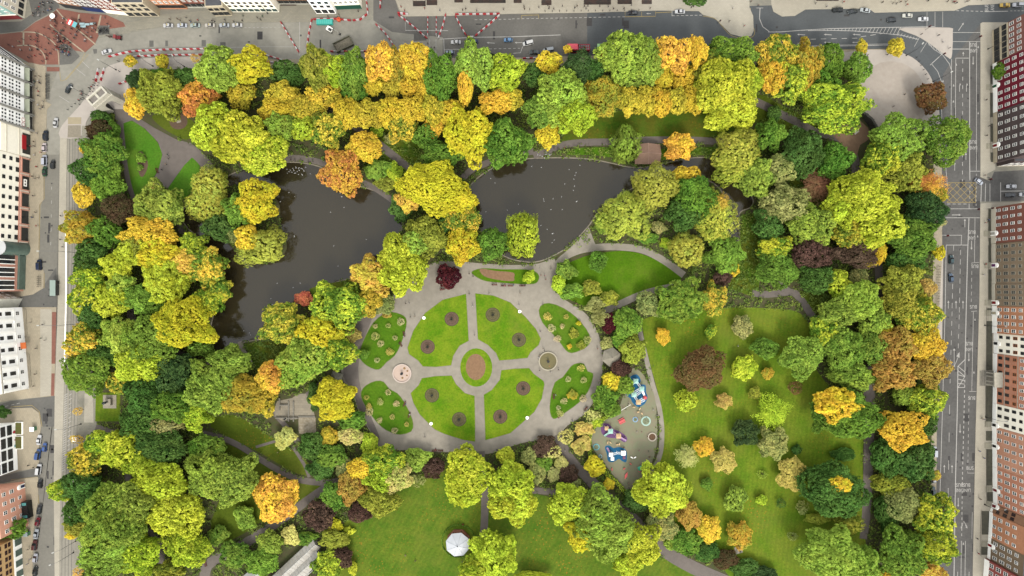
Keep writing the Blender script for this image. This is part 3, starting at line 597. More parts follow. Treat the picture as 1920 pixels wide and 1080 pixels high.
def paint(name, rgb): return M("paint_"+name, rgb, .55, .06, 2, k=1/2.2)
WIN = {}
def win_proto(w, h, style):
    """(pane mesh, frame mesh) in the wall plane; styles differ in frame colour, bars and blinds"""
    key = (w, h, style)
    if key in WIN: return WIN[key]
    col = {'w':WHITE,'o':paint("orange_frame",(226,140,72)),'b':paint("brown_frame",(104,58,40)),'g':DARK,'c':paint("cream_frame",(228,220,196)),'t':paint("teal_frame",(96,140,130))}[style[0]]
    p = MB(); p.box(-w/2,.0,-h/2,w/2,.03,h/2,0)
    if 'k' in style: p.box(-w/2+.05,.03,h*.02,w/2-.05,.045,h/2-.05,1)      # half-drawn blind
    f = MB(); t = .09 if style[0] != 'g' else .07
    for (a,b_,c,d) in ((-w/2-t,-h/2-t,w/2+t,-h/2),(-w/2-t,h/2,w/2+t,h/2+t),(-w/2-t,-h/2,-w/2,h/2),(w/2,-h/2,w/2+t,h/2)): f.box(a,0,b_,c,.12,d)
    f.box(-w/2,.03,-.04,w/2,.09,.04)
    if 'x' in style:
        f.box(-.03,.03,-h/2,.03,.085,h/2)
    if 's' in style: f.box(-w/2-t-.05,0,-h/2-t-.14,w/2+t+.05,.30,-h/2-t)    # projecting sill
    WIN[key] = (p.mesh("pane", [GLASS, M("roller_blind",(214,208,192),.8,.05,1)]), f.mesh("window_frame", col)); return WIN[key]
def building(name, label, A, B, depth, height, wall, floors=(), cols=4, win=(1.2,1.9,'wx'), plinth=None, plinth_mat=None, doors=(), cornice=None, xs=None, bands=(), roofmat=None, roof='parapet', chimney=0, skip=()):
    """A, B: ends of the facade line in photo pixels at street level"""
    a, b_ = P3(*A), P3(*B); mid = (a+b_)/2
    d = (b_-a); n = Vector((-d.y, d.x, 0))
    if n.dot(-mid) < 0: a, b_ = b_, a; d = b_-a
    Wd = d.length; rz = math.atan2(d.y, d.x)
    root = empty(name, a, rz, label, "building")
    mb = MB(); mb.box(0,-depth,-.3,Wd,0,height); mb.build("wall", wall, root)
    if plinth:
        p = MB(); p.box(-.01,.003,-.2,Wd+.01,.12,plinth); p.build("ground_storey", plinth_mat or WHITE, root)
    if cornice:
        c = MB(); c.box(-.02,.003,cornice-.25,Wd+.02,.35,cornice+.15); c.build("cornice", plinth_mat or STONE, root)
    for zb, hh, mt in bands:
        c = MB(); c.box(-.015,.004,zb,Wd+.015,.18,zb+hh); c.build("string_course", mt, root)
    r = MB()
    if roof == 'pitched':
        r.add([(-.1,.1,height),(Wd+.1,.1,height),(Wd+.1,-depth-.1,height),(-.1,-depth-.1,height),(-.1,-depth/2,height+depth*.32),(Wd+.1,-depth/2,height+depth*.32)], [(0,1,5,4),(2,3,4,5),(0,4,3),(1,2,5)])
    else:
        r.box(.35,-depth+.35,height-.5,Wd-.35,-.35,height-.35+.42)
    ro = r.build("roof", roofmat or SLATE, root)
    for k in range(chimney):
        c = MB(); x = Wd*(k+.5)/chimney if chimney > 1 else Wd-.6
        c.box(x-.9,-depth/2-.4,height,x+.9,-depth/2+.4,height+depth*.32+1.6)
        for q in (-.5,0,.5): c.lathe(x+q,-depth/2,[(.16,height+depth*.32+1.6),(.14,height+depth*.32+2.2)],8)
        c.build("chimney", wall, ro)
    xx = xs or [Wd*(i+.5)/cols for i in range(cols)]
    dx = [t*Wd for t,_,_ in doors]
    for fi, fl in enumerate(floors):
        z, hh = fl[0], fl[1]; st = fl[2] if len(fl) > 2 else win[2]; w = fl[3] if len(fl) > 3 else win[0]
        for ci, x in enumerate(xx):
            s2 = st.replace('k','') if 'k' in st and (fi*7+ci*3+len(label)) % 5 < 2 else st
            pm, fm = win_proto(w, hh, s2)
            if (fi,ci) in skip: continue
            if any(abs(x-q) < 1.3 and z < 4.5 for q in dx): continue
            y = .12 if plinth and z-hh/2 < plinth-.3 else .004
            pn = link("window", pm, root, loc=(x,y,z)); link("window_frame", fm, pn)
    for t, c, stepw in doors:
        x = t*Wd; y = .12 if plinth else .004
        dm = MB(); dm.box(x-.62,y,.35,x+.62,y+.08,2.6); do = dm.build("door", paint(c[0], c[1]), root)
        su = MB(); su.box(x-1.0,y+.003,.3,x-.62,y+.35,3.3); su.box(x+.62,y+.003,.3,x+1.0,y+.35,3.3); su.box(x-1.0,y+.003,2.6,x+1.0,y+.4,2.75)
        arc = [(x+math.cos(k*PI/10)*1.15, 2.9+math.sin(k*PI/10)*1.15) for k in range(11)]
        su.add([(px,y+.003,pz) for px,pz in arc]+[(px,y+.55,pz) for px,pz in arc], [tuple(range(10,-1,-1)), tuple(range(11,22))]+[(i,i+1,12+i,11+i) for i in range(10)])
        su.build("door_surround", WHITE, do)
        if stepw:
            s_ = MB(); s_.box(x-1.25,y+.36,0,x+1.25,y+stepw,.28); s_.box(x-1.25,y+stepw,0,x+1.25,y+stepw+.5,.2); s_.build("door_steps", M("granite_steps",(186,180,158),.9,.12,1), root)
    return root, Wd, rz
F3 = [(3.9,1.9),(7.5,2.2),(11.1,1.8),(14.5,1.4)]
D = lambda n, c: (n, c)
red, blk, pur, wht = ("red",(176,30,40)), ("black",(26,26,28)), ("purple",(128,50,130)), ("ivory",(232,228,214))
e1 = building("corner_house","tall beige and brown corner building with stone lower floors at the northeast street corner",(1860,58),(1861,120),16,19,BR['redbrown'],[(2.6,2.6,'gx',2.2),(6.4,2.2,'gx',2.0),(10,1.9),(13.6,1.7)],6,plinth=8.4,plinth_mat=BR['beige'],roof='parapet')
building("ivy_house","terraced house covered in crimson ivy with white windows",(1861,120.5),(1862,212),14,17.5,BR['crimson'],F3,7,win=(1.2,1.8,'wkx'),plinth=2.4,doors=[(.53,("green",(40,120,80)),2.4)],roof='pitched',chimney=2)
building("brick_house","dark brown brick house ending at the side street, red door in white porch",(1862,212.5),(1862,306),14,17.5,BR['darkbrown'],F3,6,win=(1.2,1.8,'wkx'),plinth=2.2,plinth_mat=BR['beige'],doors=[(.34,red,2.6)],roof='pitched',chimney=2)
building("brick_house","rust red brick house at the corner south of the side street",(1858,390),(1858,457),14,17.5,BR['rust'],F3,5,win=(1.1,1.8,'wkx'),plinth=2.6,plinth_mat=BR['stone'],doors=[(.28,wht,2.8)],roof='pitched',chimney=2)
building("brick_house","grey brown brick house with purple front door",(1859,457.5),(1859,532),14,17.5,BR['greybrown'],F3,6,win=(1.2,1.8,'cx'),plinth=2.2,plinth_mat=BR['stone'],doors=[(.46,pur,2.8)],roof='pitched',chimney=2)
building("brick_house","taupe brick house with bright red door under white arch",(1859,532.5),(1860,573),14,17.5,BR['taupe'],F3,4,win=(1.2,1.8,'cx'),plinth=1.8,plinth_mat=BR['stone'],doors=[(.14,red,2.8)],roof='pitched',chimney=1)
building("brick_house","orange brick house with ornate cream porch",(1860,573.5),(1860,624),14,17.5,BR['orange'],F3,4,win=(1.3,1.9,'wkx'),plinth=2.6,doors=[(.74,("cream",(226,216,184)),2.8)],roof='pitched',chimney=1)
building("stucco_house","cream stucco house with orange window frames on second floor",(1863,624.5),(1863,662),14,17.5,BR['cream'],[(3.9,1.6,'gx'),(7.5,1.7,'gx'),(11.1,1.9,'ox'),(14.5,1.5,'gx')],3,plinth=2.4,doors=[(.5,blk,0)],roof='pitched',chimney=1)
building("brick_house","wide orange red brick house with stone portico",(1862,662.5),(1861,755),15,18,BR['salmon'],[(3.9,1.8,'gx'),(7.5,1.8,'gx'),(11.1,1.6,'ox'),(14.6,1.5,'wx')],7,plinth=2.2,bands=[(6.0,.25,STONE),(12.6,.25,STONE)],roof='pitched',chimney=2)
building("stucco_house","white painted stucco house with dark arched doorway at its south end",(1861,755.5),(1860,798),15,18,BR['cream'],F3,3,win=(1.2,1.8,'gx'),plinth=2.2,doors=[(.06,blk,2.8)],roof='pitched',chimney=1)
building("brick_house","coral brick house with black door in white surround",(1860,798.5),(1861,874),15,18,BR['coral'],F3,5,win=(1.2,1.9,'wx'),plinth=2.4,doors=[(.52,blk,3.0)],roof='pitched',chimney=2)
building("brick_house","salmon brick house with white window shutters and crimson door at north end",(1861,874.5),(1862,943),15,18,BR['salmon'],F3,5,win=(1.3,1.9,'wkx'),plinth=2.4,doors=[(.38,("crimson",(150,26,44)),3.0)],roof='pitched',chimney=2)
building("brick_house","narrow brown brick house with crimson door beside curved forecourt",(1861,943.5),(1856,958),15,18,BR['brown'],[(3.9,1.4),(7.5,1.8),(11.1,1.7)],2,win=(1.2,1.8,'bx'),plinth=1.2,doors=[(.75,("crimson",(150,26,44)),2.4)],roof='pitched')
building("brick_house","orange brown brick house with three columns of white windows and white base",(1855,958.5),(1853,1006),15,18,BR['orange'],[(2.9,1.5,'wx'),(5.9,1.7,'wkx',1.5),(9.6,1.6),(13.0,1.6)],3,win=(1.2,1.7,'wkx'),plinth=1.9,roof='pitched',chimney=1)
building("brick_house","dark olive brown brick house with red door and white portico",(1853,1006.5),(1851,1046),15,18,BR['olive'],F3,3,win=(1.3,1.9,'wx'),plinth=1.6,doors=[(.66,red,2.6)],roof='pitched',chimney=1)
building("brick_house","plum red brick house with white ground storey at bottom right corner",(1846,1047),(1842,1100),15,18,BR['plum'],F3,4,win=(1.6,2.0,'wx'),plinth=2.6,roof='pitched',chimney=1)
building("side_street_house","red brick side street house behind the corner, north side",(1869,312),(1960,309),10,9,BR['darkbrown'],[(2.4,1.6),(5.6,1.6)],8,plinth=1.2,plinth_mat=BR['stone'])
# stone portico of the wide house, front areas, railings
ar = MB()
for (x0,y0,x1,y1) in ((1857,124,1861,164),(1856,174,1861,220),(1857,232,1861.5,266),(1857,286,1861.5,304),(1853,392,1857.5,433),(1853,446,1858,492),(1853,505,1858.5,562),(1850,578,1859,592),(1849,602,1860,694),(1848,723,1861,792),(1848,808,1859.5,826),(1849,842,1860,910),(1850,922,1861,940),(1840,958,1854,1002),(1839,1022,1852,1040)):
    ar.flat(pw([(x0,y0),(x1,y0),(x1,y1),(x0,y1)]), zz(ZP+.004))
ar.build("front_areas", M("area_paving_shaded", (84,82,72), .95, .3, .7, rgb2=(108,106,88)), kind='structure')  # flat grey-green paving; shade of the sunken front wells put into its colour
def railing(pts, label, h=1.15, name="railing"):
    mb = MB()
    for i in range(len(pts)-1):
        a, b_ = P3(*pts[i], 0), P3(*pts[i+1], 0); n = max(2, int((b_-a).length/.5))
        for z in (.3, h): mb.tube([a+Vector((0,0,z)), b_+Vector((0,0,z))], .03, 4)
        for k in range(n+1):
            p = a.lerp(b_, k/n); mb.tube([p, p+Vector((0,0,h+.1))], .02, 3)
    return tag(mb.build(name, DARK), label, "railing")
railing([(1856,122),(1856,205)],"black iron railing in front of the crimson ivy house"); railing([(1856,214),(1856,300)],"black iron railing in front of the dark brown brick house by the side street")
railing([(1852,392),(1852,452)],"black iron railing in front of the rust red corner house"); railing([(1852,460),(1852,570)],"black iron railing in front of the grey brown and taupe houses")
railing([(1849,576),(1848,694)],"black iron railing in front of the orange brick and cream houses"); railing([(1847,724),(1847,800)],"black iron railing in front of the white painted stucco house"); railing([(1848,842),(1849,942)],"black iron railing in front of the salmon and coral brick houses")
railing([(1839,956),(1837,1000),(1837,1042)],"black iron railing round the curved forecourt near bottom right")
pt = empty("portico", P3(1858,709), PI/2, "pale stone entrance portico with four columns and steps on wide red brick house", "portico")
m_ = MB(); m_.box(-3.4,-1.6,0,3.4,3.2,.5); m_.box(-3.4,3.2,0,3.4,4.2,.34); m_.box(-3.4,4.2,0,3.4,5.2,.18); m_.build("steps", GREYSTONE, pt)
for x in (-2.6,-1.1,1.1,2.6):
    m_ = MB(); m_.lathe(x,2.2,[(.34,.5),(.34,.7),(.27,.75),(.23,4.2),(.33,4.35),(.33,4.55)],12); m_.build("column", STONE, pt)
m_ = MB(); m_.box(-3.1,-1.0,4.55,3.1,2.8,5.2); m_.box(-3.3,-1.0,5.2,3.3,3.0,5.4); m_.build("entablature", STONE, pt)
# ---- west side
WF = [(7.4,1.1,'gx',1.6),(10.7,1.1,'gx',1.6),(14.2,1.1,'gx',1.6)]
r_, w_, z_ = building("shopping_centre","long white shopping centre front with grey ribs and dark ground floor shop windows",(61,131),(61,246),30,21,BR['white'],[(6.9,.6,'gx',.6),(8.3,.5,'gx',.6),(10.3,.6,'gx',.6),(11.7,.5,'gx',.6),(13.8,.6,'gx',.6),(15.2,.5,'gx',.6)],18,roof='parapet')
m_ = MB()
for k in range(5):
    x = w_*(k)/4; m_.box(x-.35,.003,0,x+.35,1.1,19)
m_.build("rib", M("rib_grey",(190,188,178),.7,.08,1), r_)
for k in range(4):
    m_ = MB(); x0 = w_*k/4+.6; x1 = w_*(k+1)/4-.6; m_.box(x0,.003,.3,x1,.12,4.4); so = m_.build("shop_window", GLASS, r_)
    m_ = MB(); m_.add([(x0,.13,4.5),(x1,.13,4.5),(x1,1.8,3.7),(x0,1.8,3.7),(x0,.13,4.42),(x1,.13,4.42),(x1,1.8,3.62),(x0,1.8,3.62)],[(0,1,2,3),(4,7,6,5),(3,2,6,7),(0,4,5,1),(1,5,6,2),(0,3,7,4)]); m_.build("awning", M("awning_cream",(190,196,170),.8,.1,1), so)
m_ = MB(); m_.box(w_-4.6,.02,1.8,w_-.4,.35,6.4); bo = m_.build("banner", WHITE, r_)
for (cx,cz) in ((-3.6,5.2),(-1.5,5.2),(-3.6,3.0),(-1.5,3.0)):
    m_ = MB()
    for q in range(16):
        a0, a1 = 2*PI*q/16, 2*PI*(q+1)/16
        se = lambda a, r: (w_+cx+math.copysign(abs(math.cos(a))**.6, math.cos(a))*r, .36, cz+math.copysign(abs(math.sin(a))**.6, math.sin(a))*r)
        m_.add([se(a0,.9),se(a1,.9),se(a1,.66),se(a0,.66)],[(0,1,2,3)])
    m_.build("ring_sign", paint("sign_red",(206,44,64)), bo)
r_, w_, z_ = building("shopping_centre_corner","white curved front of the shopping centre beside the red brick plaza",(-20,72),(60,130),24,20,BR['white'],[(3.4,2.4,'gx',2.0),(7.2,1.2,'gx',1.4),(10.4,1.2,'gx',1.4),(13.6,1.2,'gx',1.4)],11)
r_, w_, z_ = building("bank_front","white bank front with red fascia panel beside the shopping centre",(57,247),(57,296),18,15,BR['cream'],[],0,bands=[(5.6,.4,BR['stone']),(12,.4,BR['stone'])])
m_ = MB(); m_.box(1.5,.003,.2,w_-1.2,.15,4.2); so = m_.build("shop_window", GLASS, r_); m_ = MB(); m_.box(2.5,.16,2.6,w_-3,.4,4.6); m_.build("fascia", paint("fascia_red",(204,30,44)), so)
r_, w_, z_ = building("shop_block","cream block with paired dark windows over terracotta framed shopfronts",(56,297),(53,456),20,18,BR['cream'],[(6.4,1.5,'gx',1.9),(9.7,1.3,'gx',1.5),(13.0,1.3,'gx',1.5)],9,win=(1.6,1.3,'gx'),bands=[(5.0,.5,BR['pink']),(15.4,.4,BR['stone'])])
for k in range(5):
    x0 = w_*k/5+.9; x1 = w_*(k+1)/5-.9
    m_ = MB(); m_.box(x0,.003,.3,x1,.12,4.3); so = m_.build("shopfront", GLASS, r_)
    m_ = MB(); m_.box(x0-.5,.003,0,x0-.1,.5,4.9); m_.box(x1+.1,.003,0,x1+.5,.5,4.9); m_.box(x0-.1,.13,4.3,x1+.1,.5,4.75); m_.build("shopfront_frame", BR['pink'], so)
    if k == 1:
        m_ = MB(); m_.box(x0+.6,.13,1.0,x1-.6,.3,4.0); sg = m_.build("sign_board", paint("sign_black",(34,32,34)), so)
        m_ = MB(); xm = (x0+x1)/2
        for q in ((xm-1.6,2.9,xm+1.6,3.4),(xm-1.6,1.7,xm+1.6,2.2),(xm-1.6,2.2,xm-1.1,2.9),(xm+1.1,2.2,xm+1.6,2.9),(xm-.25,2.2,xm+.25,2.9)): m_.box(q[0],.31,q[1],q[2],.34,q[3])
        m_.build("sign_emblem", WHITE, sg)
r_, w_, z_ = building("glass_corner_block","pink stone block with rounded green glass corner bay",(46,476),(44,546),18,15,BR['pink'],[],0,roof='parapet')
GG = M("green_glass",(116,142,130),.14,.3,.4,spec=.6)
m_ = MB(); m_.box(1,.003,.2,w_-.8,.9,3.4); m_.build("glass_arcade", GG, r_)
for k in range(3):
    m_ = MB(); x = w_*(k+.5)/3; m_.box(x-2.2,.003,5.0,x+2.2,.12,13.6); so = m_.build("window", GLASS, r_); m_ = MB()
    for q in (-2.2,0,1.9): m_.box(x+q,.125,5.0,x+q+.35,.3,13.6)
    m_.build("window_frame", WHITE, so)
m_ = MB(); cx, cy = P(50,470); m_.lathe(0,0,[(3.3,0),(3.3,12.5),(3.1,12.8)],20); tw = m_.build("glass_turret", GG); tw.location = (*P(44,467),0); tag(tw,"round green glass corner turret between cream block and pink block","turret")
m_ = MB(); m_.lathe(0,0,[(3.4,12.5),(3.5,12.9),(.2,13.4)],20); m_.build("turret_roof", M("white_metal_roof",(226,228,226),.5,.05,1), tw)
r_, w_, z_ = building("classical_club","white classical building with giant pilasters and orange entrance canopy",(42,576),(55,728),20,14,BR['white'],[(3.0,1.7,'wx',1.5),(7.6,2.6,'gx',1.5),(11.6,1.6,'gx',1.4)],7,win=(1.4,2,'wx'),bands=[(4.6,.35,WHITE)],cornice=13.4)
for k in range(8):
    m_ = MB(); x = min(max(w_*k/7,.5),w_-.5); m_.box(x-.45,.004,4.96,x+.45,.5,12.9); m_.build("pilaster", WHITE, r_)
m_ = MB(); m_.box(w_*.47-1.4,.2,2.7,w_*.47+1.4,2.6,2.95); m_.build("canopy", paint("canopy_orange",(226,120,60)), r_)
railing([(44,576),(50,580),(52,628),(48,634)],"curved black railing before north half of the classical club"); railing([(50,660),(56,664),(60,722),(52,730)],"curved black railing before south half of the classical club")
r_, w_, z_ = building("modern_block","white modern block with dark grid windows and planted front terrace",(30,792),(34,880),18,13,BR['white'],[(3.6,2.2,'gx',4.2),(6.8,2.2,'gx',4.2),(10,2.2,'gx',4.2)],4,win=(4.2,2.2,'gx'))
m_ = MB(); m_.box(2,.004,.4,11.5,.14,2.3); po = m_.build("poster", WHITE, r_)
for (x,z,w2,h2,c) in ((4.0,1.3,1.5,1.0,("poster_red",(220,60,76))),(7.6,1.0,.8,.6,("poster_pink",(232,140,150))),(10.3,1.2,1.4,.5,("poster_cyan",(150,206,206)))):
    m_ = MB(); m_.lathe(0,0,[(w2/2,0),(w2/2,.02)],7); o = m_.build("poster_mark", paint(*c), po); o.location=(x,.145,z); o.rotation_euler=(-PI/2,0,0); o.scale=(1,h2/w2*1.6,1)
for k,(y0,y1) in enumerate(((791,814),(817,841))):
    t_ = empty("planter", P3(37.5,(y0+y1)/2), 0, ("long concrete planter of grass and brown plants, northern of two before modern block","long concrete planter of grass and brown plants, southern of two before modern block")[k], "planter", "planters before the modern block")
    hh = (y1-y0)*S/2-.2; m_ = MB(); m_.box(-1.6,-hh-.25,0,1.6,hh+.25,.7); m_.build("planter_box", WHITE, t_); m_ = MB(); m_.box(-1.3,-hh,.69,1.3,hh,.95); m_.build("planting", M("planter_green",(104,124,52),.95,.3,1.2,rgb2=(120,96,56)), t_)
r_, w_, z_ = building("salmon_house","salmon pink rendered house with white windows and glazed shop entrance",(46,903),(54,985),16,14,BR['salm2'],[(3.2,1.4,'wx'),(7.0,1.9,'wkx',1.5),(10.8,1.6,'wkx',1.5)],5,win=(1.3,1.6,'wkx'),doors=[(.08,("navy",(40,60,110)),0)])
m_ = MB(); m_.box(w_*.42,.004,.1,w_*.80,2.6,2.9); so = m_.build("shop_bay", M("dark_glazing",(48,50,50),.15,.3,.5), r_); m_ = MB(); m_.box(w_*.44,.4,2.9,w_*.50,2.3,3.05); m_.box(w_*.72,.4,2.9,w_*.78,2.3,3.05); m_.build("awning", paint("awning_teal",(92,160,156)), so)
r_, w_, z_ = building("tan_block","tan rendered block with brown window rows over white arcaded ground floor",(40,1003),(45,1100),16,14,BR['tan'],[(6.3,1.0,'bx',1.7),(8.0,1.0,'bx',1.7),(11.0,1.0,'bx',1.7),(12.6,1.0,'bx',1.7)],8,win=(1.7,1,'bx'),plinth=4.4)
for k in range(5):
    m_ = MB(); x = w_*(k+.5)/5; m_.box(x-1.4,.125,.3,x+1.4,.25,3.6); m_.build("shopfront", GG, r_)
building("west_street_house","grey rendered house end behind the glass corner block",(10,545),(42,560),14,11,BR['grey'],[(3,1.4),(6.4,1.4)],3)
# ---- north side
NFL = [(2.4,2.3,'gx',2.2),(6.2,1.9,'wx'),(9.6,1.8,'wx'),(12.6,1.5,'wx')]
building("corner_shop","pale teal corner shop with striped red and white fascia at top left",(-20,38),(44,35),14,13,BR['teal'],[(6.2,1.5,'wx'),(9.4,1.5,'wx')],4,plinth=3.6,plinth_mat=paint("fascia_maroon",(150,56,60)),bands=[(3.6,.5,BR['cream'])])
building("side_street_shop","pale stone side front of the top left corner shop along the shopping street",(46,34),(54,-30),10,13,BR['stone'],NFL,5)
building("brown_shop","brown brick shop with dark fascia next to the shopping street corner",(122,14),(163,20),13,13,BR['brown'],NFL[1:],4,plinth=3.6,plinth_mat=paint("fascia_dark",(54,58,62)),roof='pitched')
building("brown_shop","dark brown brick shop with deep blue fascia facing the brick plaza",(163.5,20),(200,24),13,14,BR['darkbrown'],NFL[1:],4,plinth=3.4,plinth_mat=paint("fascia_blue",(34,60,118)),roof='pitched')
building("brown_shop","terracotta brick shop with white fascia at the east end of the plaza",(200.5,24),(243,29),13,13,BR['rust'],NFL[1:],4,plinth=3.4,plinth_mat=BR['cream'],roof='pitched')
building("stone_shop","beige stone shop with wide grey display windows",(243.5,31),(300,31),13,12,BR['beige'],[(2.2,2.6,'gx',2.4),(6.6,1.8,'gx',1.8),(10,1.8,'gx',1.8)],4,plinth=0)
building("grey_court_front","orange brick building set back behind a small paved court",(301,17),(352,17),12,12,BR['orange'],NFL,5,plinth=0)
building("brick_bay_house","red brick house with curved paved terrace in front",(352.5,14),(396,14),12,13,BR['rust'],NFL,4,plinth=3.2,plinth_mat=BR['grey'],roof='pitched')
building("stone_pavilion","beige stone bay with angular glazed front pushing onto the pavement",(404,31),(436,30),14,9,BR['beige'],[(2.6,2.4,'gx',2.2),(6.4,1.8,'gx',1.8)],3,plinth=0)
building("cream_shop","cream stone shop with teal awnings and small dark windows",(436.5,23),(524,23),12,12,BR['cream'],[(2.0,2.0,'tx',2.0),(5.6,1.3,'gx',1.2),(8.4,1.3,'gx',1.2)],8,plinth=0)
building("brown_terrace","brown brick front with dark railed entrance areas",(525,8),(588,8),12,13,BR['brown'],NFL,6,plinth=2.6,plinth_mat=BR['grey'])
building("white_shop","white shop with three tall slate blue windows above the pavement",(594,26),(631,26),14,12,BR['white'],[(2.4,2.8,'gx',2.2),(6.8,1.6,'gx',1.5),(10,1.6,'gx',1.5)],3,plinth=0)
building("green_pub","green fronted corner pub with pale upper floors",(631.5,18),(679,16),14,12,BR['cream'],NFL[1:],5,plinth=3.4,plinth_mat=paint("pub_green",(34,96,76)))
for k,(x0,x1,mt,lb) in enumerate(((740,836,BR['redbrown'],"red brown brick terrace front west of the lane at the top edge"),(846,958,BR['greybrown'],"grey brick terrace front with teal basement at the top edge"),(968,1090,BR['beige'],"beige terrace front behind wide pavement at the top edge"),(1092,1200,BR['rust'],"rust brick terrace front with basement planting at the top edge"),(1446,1620,BR['grey'],"grey terrace front above the northeast taxi rank"),(1622,1800,BR['cream'],"cream terrace front near the northeast junction top edge"))):
    building("terrace_front",lb,(x0,-3),(x1,-3),12,14,mt,NFL,int((x1-x0)/12),plinth=0,roof='pitched',chimney=2)
na = MB()
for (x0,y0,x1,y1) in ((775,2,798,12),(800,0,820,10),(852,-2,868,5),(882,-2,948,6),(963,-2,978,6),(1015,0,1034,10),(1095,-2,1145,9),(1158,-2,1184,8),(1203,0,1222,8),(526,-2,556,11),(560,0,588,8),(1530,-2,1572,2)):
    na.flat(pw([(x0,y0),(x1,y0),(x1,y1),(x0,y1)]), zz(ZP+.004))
na.build("front_areas_north", M("area_dark", (66,66,62), .95, .4, .5, rgb2=(96,72,62)), kind='structure')  # flat patches, coloured dark for the shade in the sunken basement areas
for i,(x0,x1,y) in enumerate(((775,798,12),(882,948,6),(1095,1145,9),(1158,1184,8))):
    railing([(x0,0),(x0,y),(x1,y),(x1,0)], ["black railing round the narrow basement area by the lane at the top edge","black railing round the long basement area with teal paint at the top edge","black railing round the planted basement area at the top edge","black railing round the small basement area with red steps at the top edge"][i])
# ------------------------------------------------------------------ trees and plants
def quads_mesh(name, c, n, size, tone, rng, asp=.72, up=None):
    """leaf clumps: one kite-shaped face each; c centres, n normals, size half-lengths"""
    m = len(c); n = n/np.linalg.norm(n, axis=1)[:,None]
    t = rng.normal(size=(m,3)) if up is None else up+rng.normal(size=(m,3))*.25
    t -= n*np.sum(t*n,axis=1)[:,None]; t /= np.linalg.norm(t,axis=1)[:,None]; b = np.cross(n,t)
    s = size[:,None]
    bend = n*s*.22
    v = np.stack([c+t*s-bend, c+b*s*asp, c-t*s*.9-bend, c-b*s*asp], axis=1).reshape(-1,3).astype(np.float32)
    me = bpy.data.meshes.new(name); me.vertices.add(m*4); me.vertices.foreach_set("co", v.ravel())
    me.loops.add(m*4); me.loops.foreach_set("vertex_index", np.arange(m*4, dtype=np.int32))
    me.polygons.add(m); me.polygons.foreach_set("loop_start", np.arange(0,m*4,4,dtype=np.int32)); me.polygons.foreach_set("loop_total", np.full(m,4,dtype=np.int32))
    a = me.attributes.new("tone", 'FLOAT', 'FACE'); a.data.foreach_set("value", np.clip(tone,-.5,.5).astype(np.float32))
    me.materials.append(LEAF); me.update(calc_edges=True); return me
def fib(n, rng):
    i = np.arange(n)+rng.random(); z = 1-2*i/n; ph = i*2.399963; r = np.sqrt(np.maximum(0,1-z*z))
    return np.stack([r*np.cos(ph), r*np.sin(ph), z],1)
def unit(a): return a/np.linalg.norm(a,axis=1)[:,None]
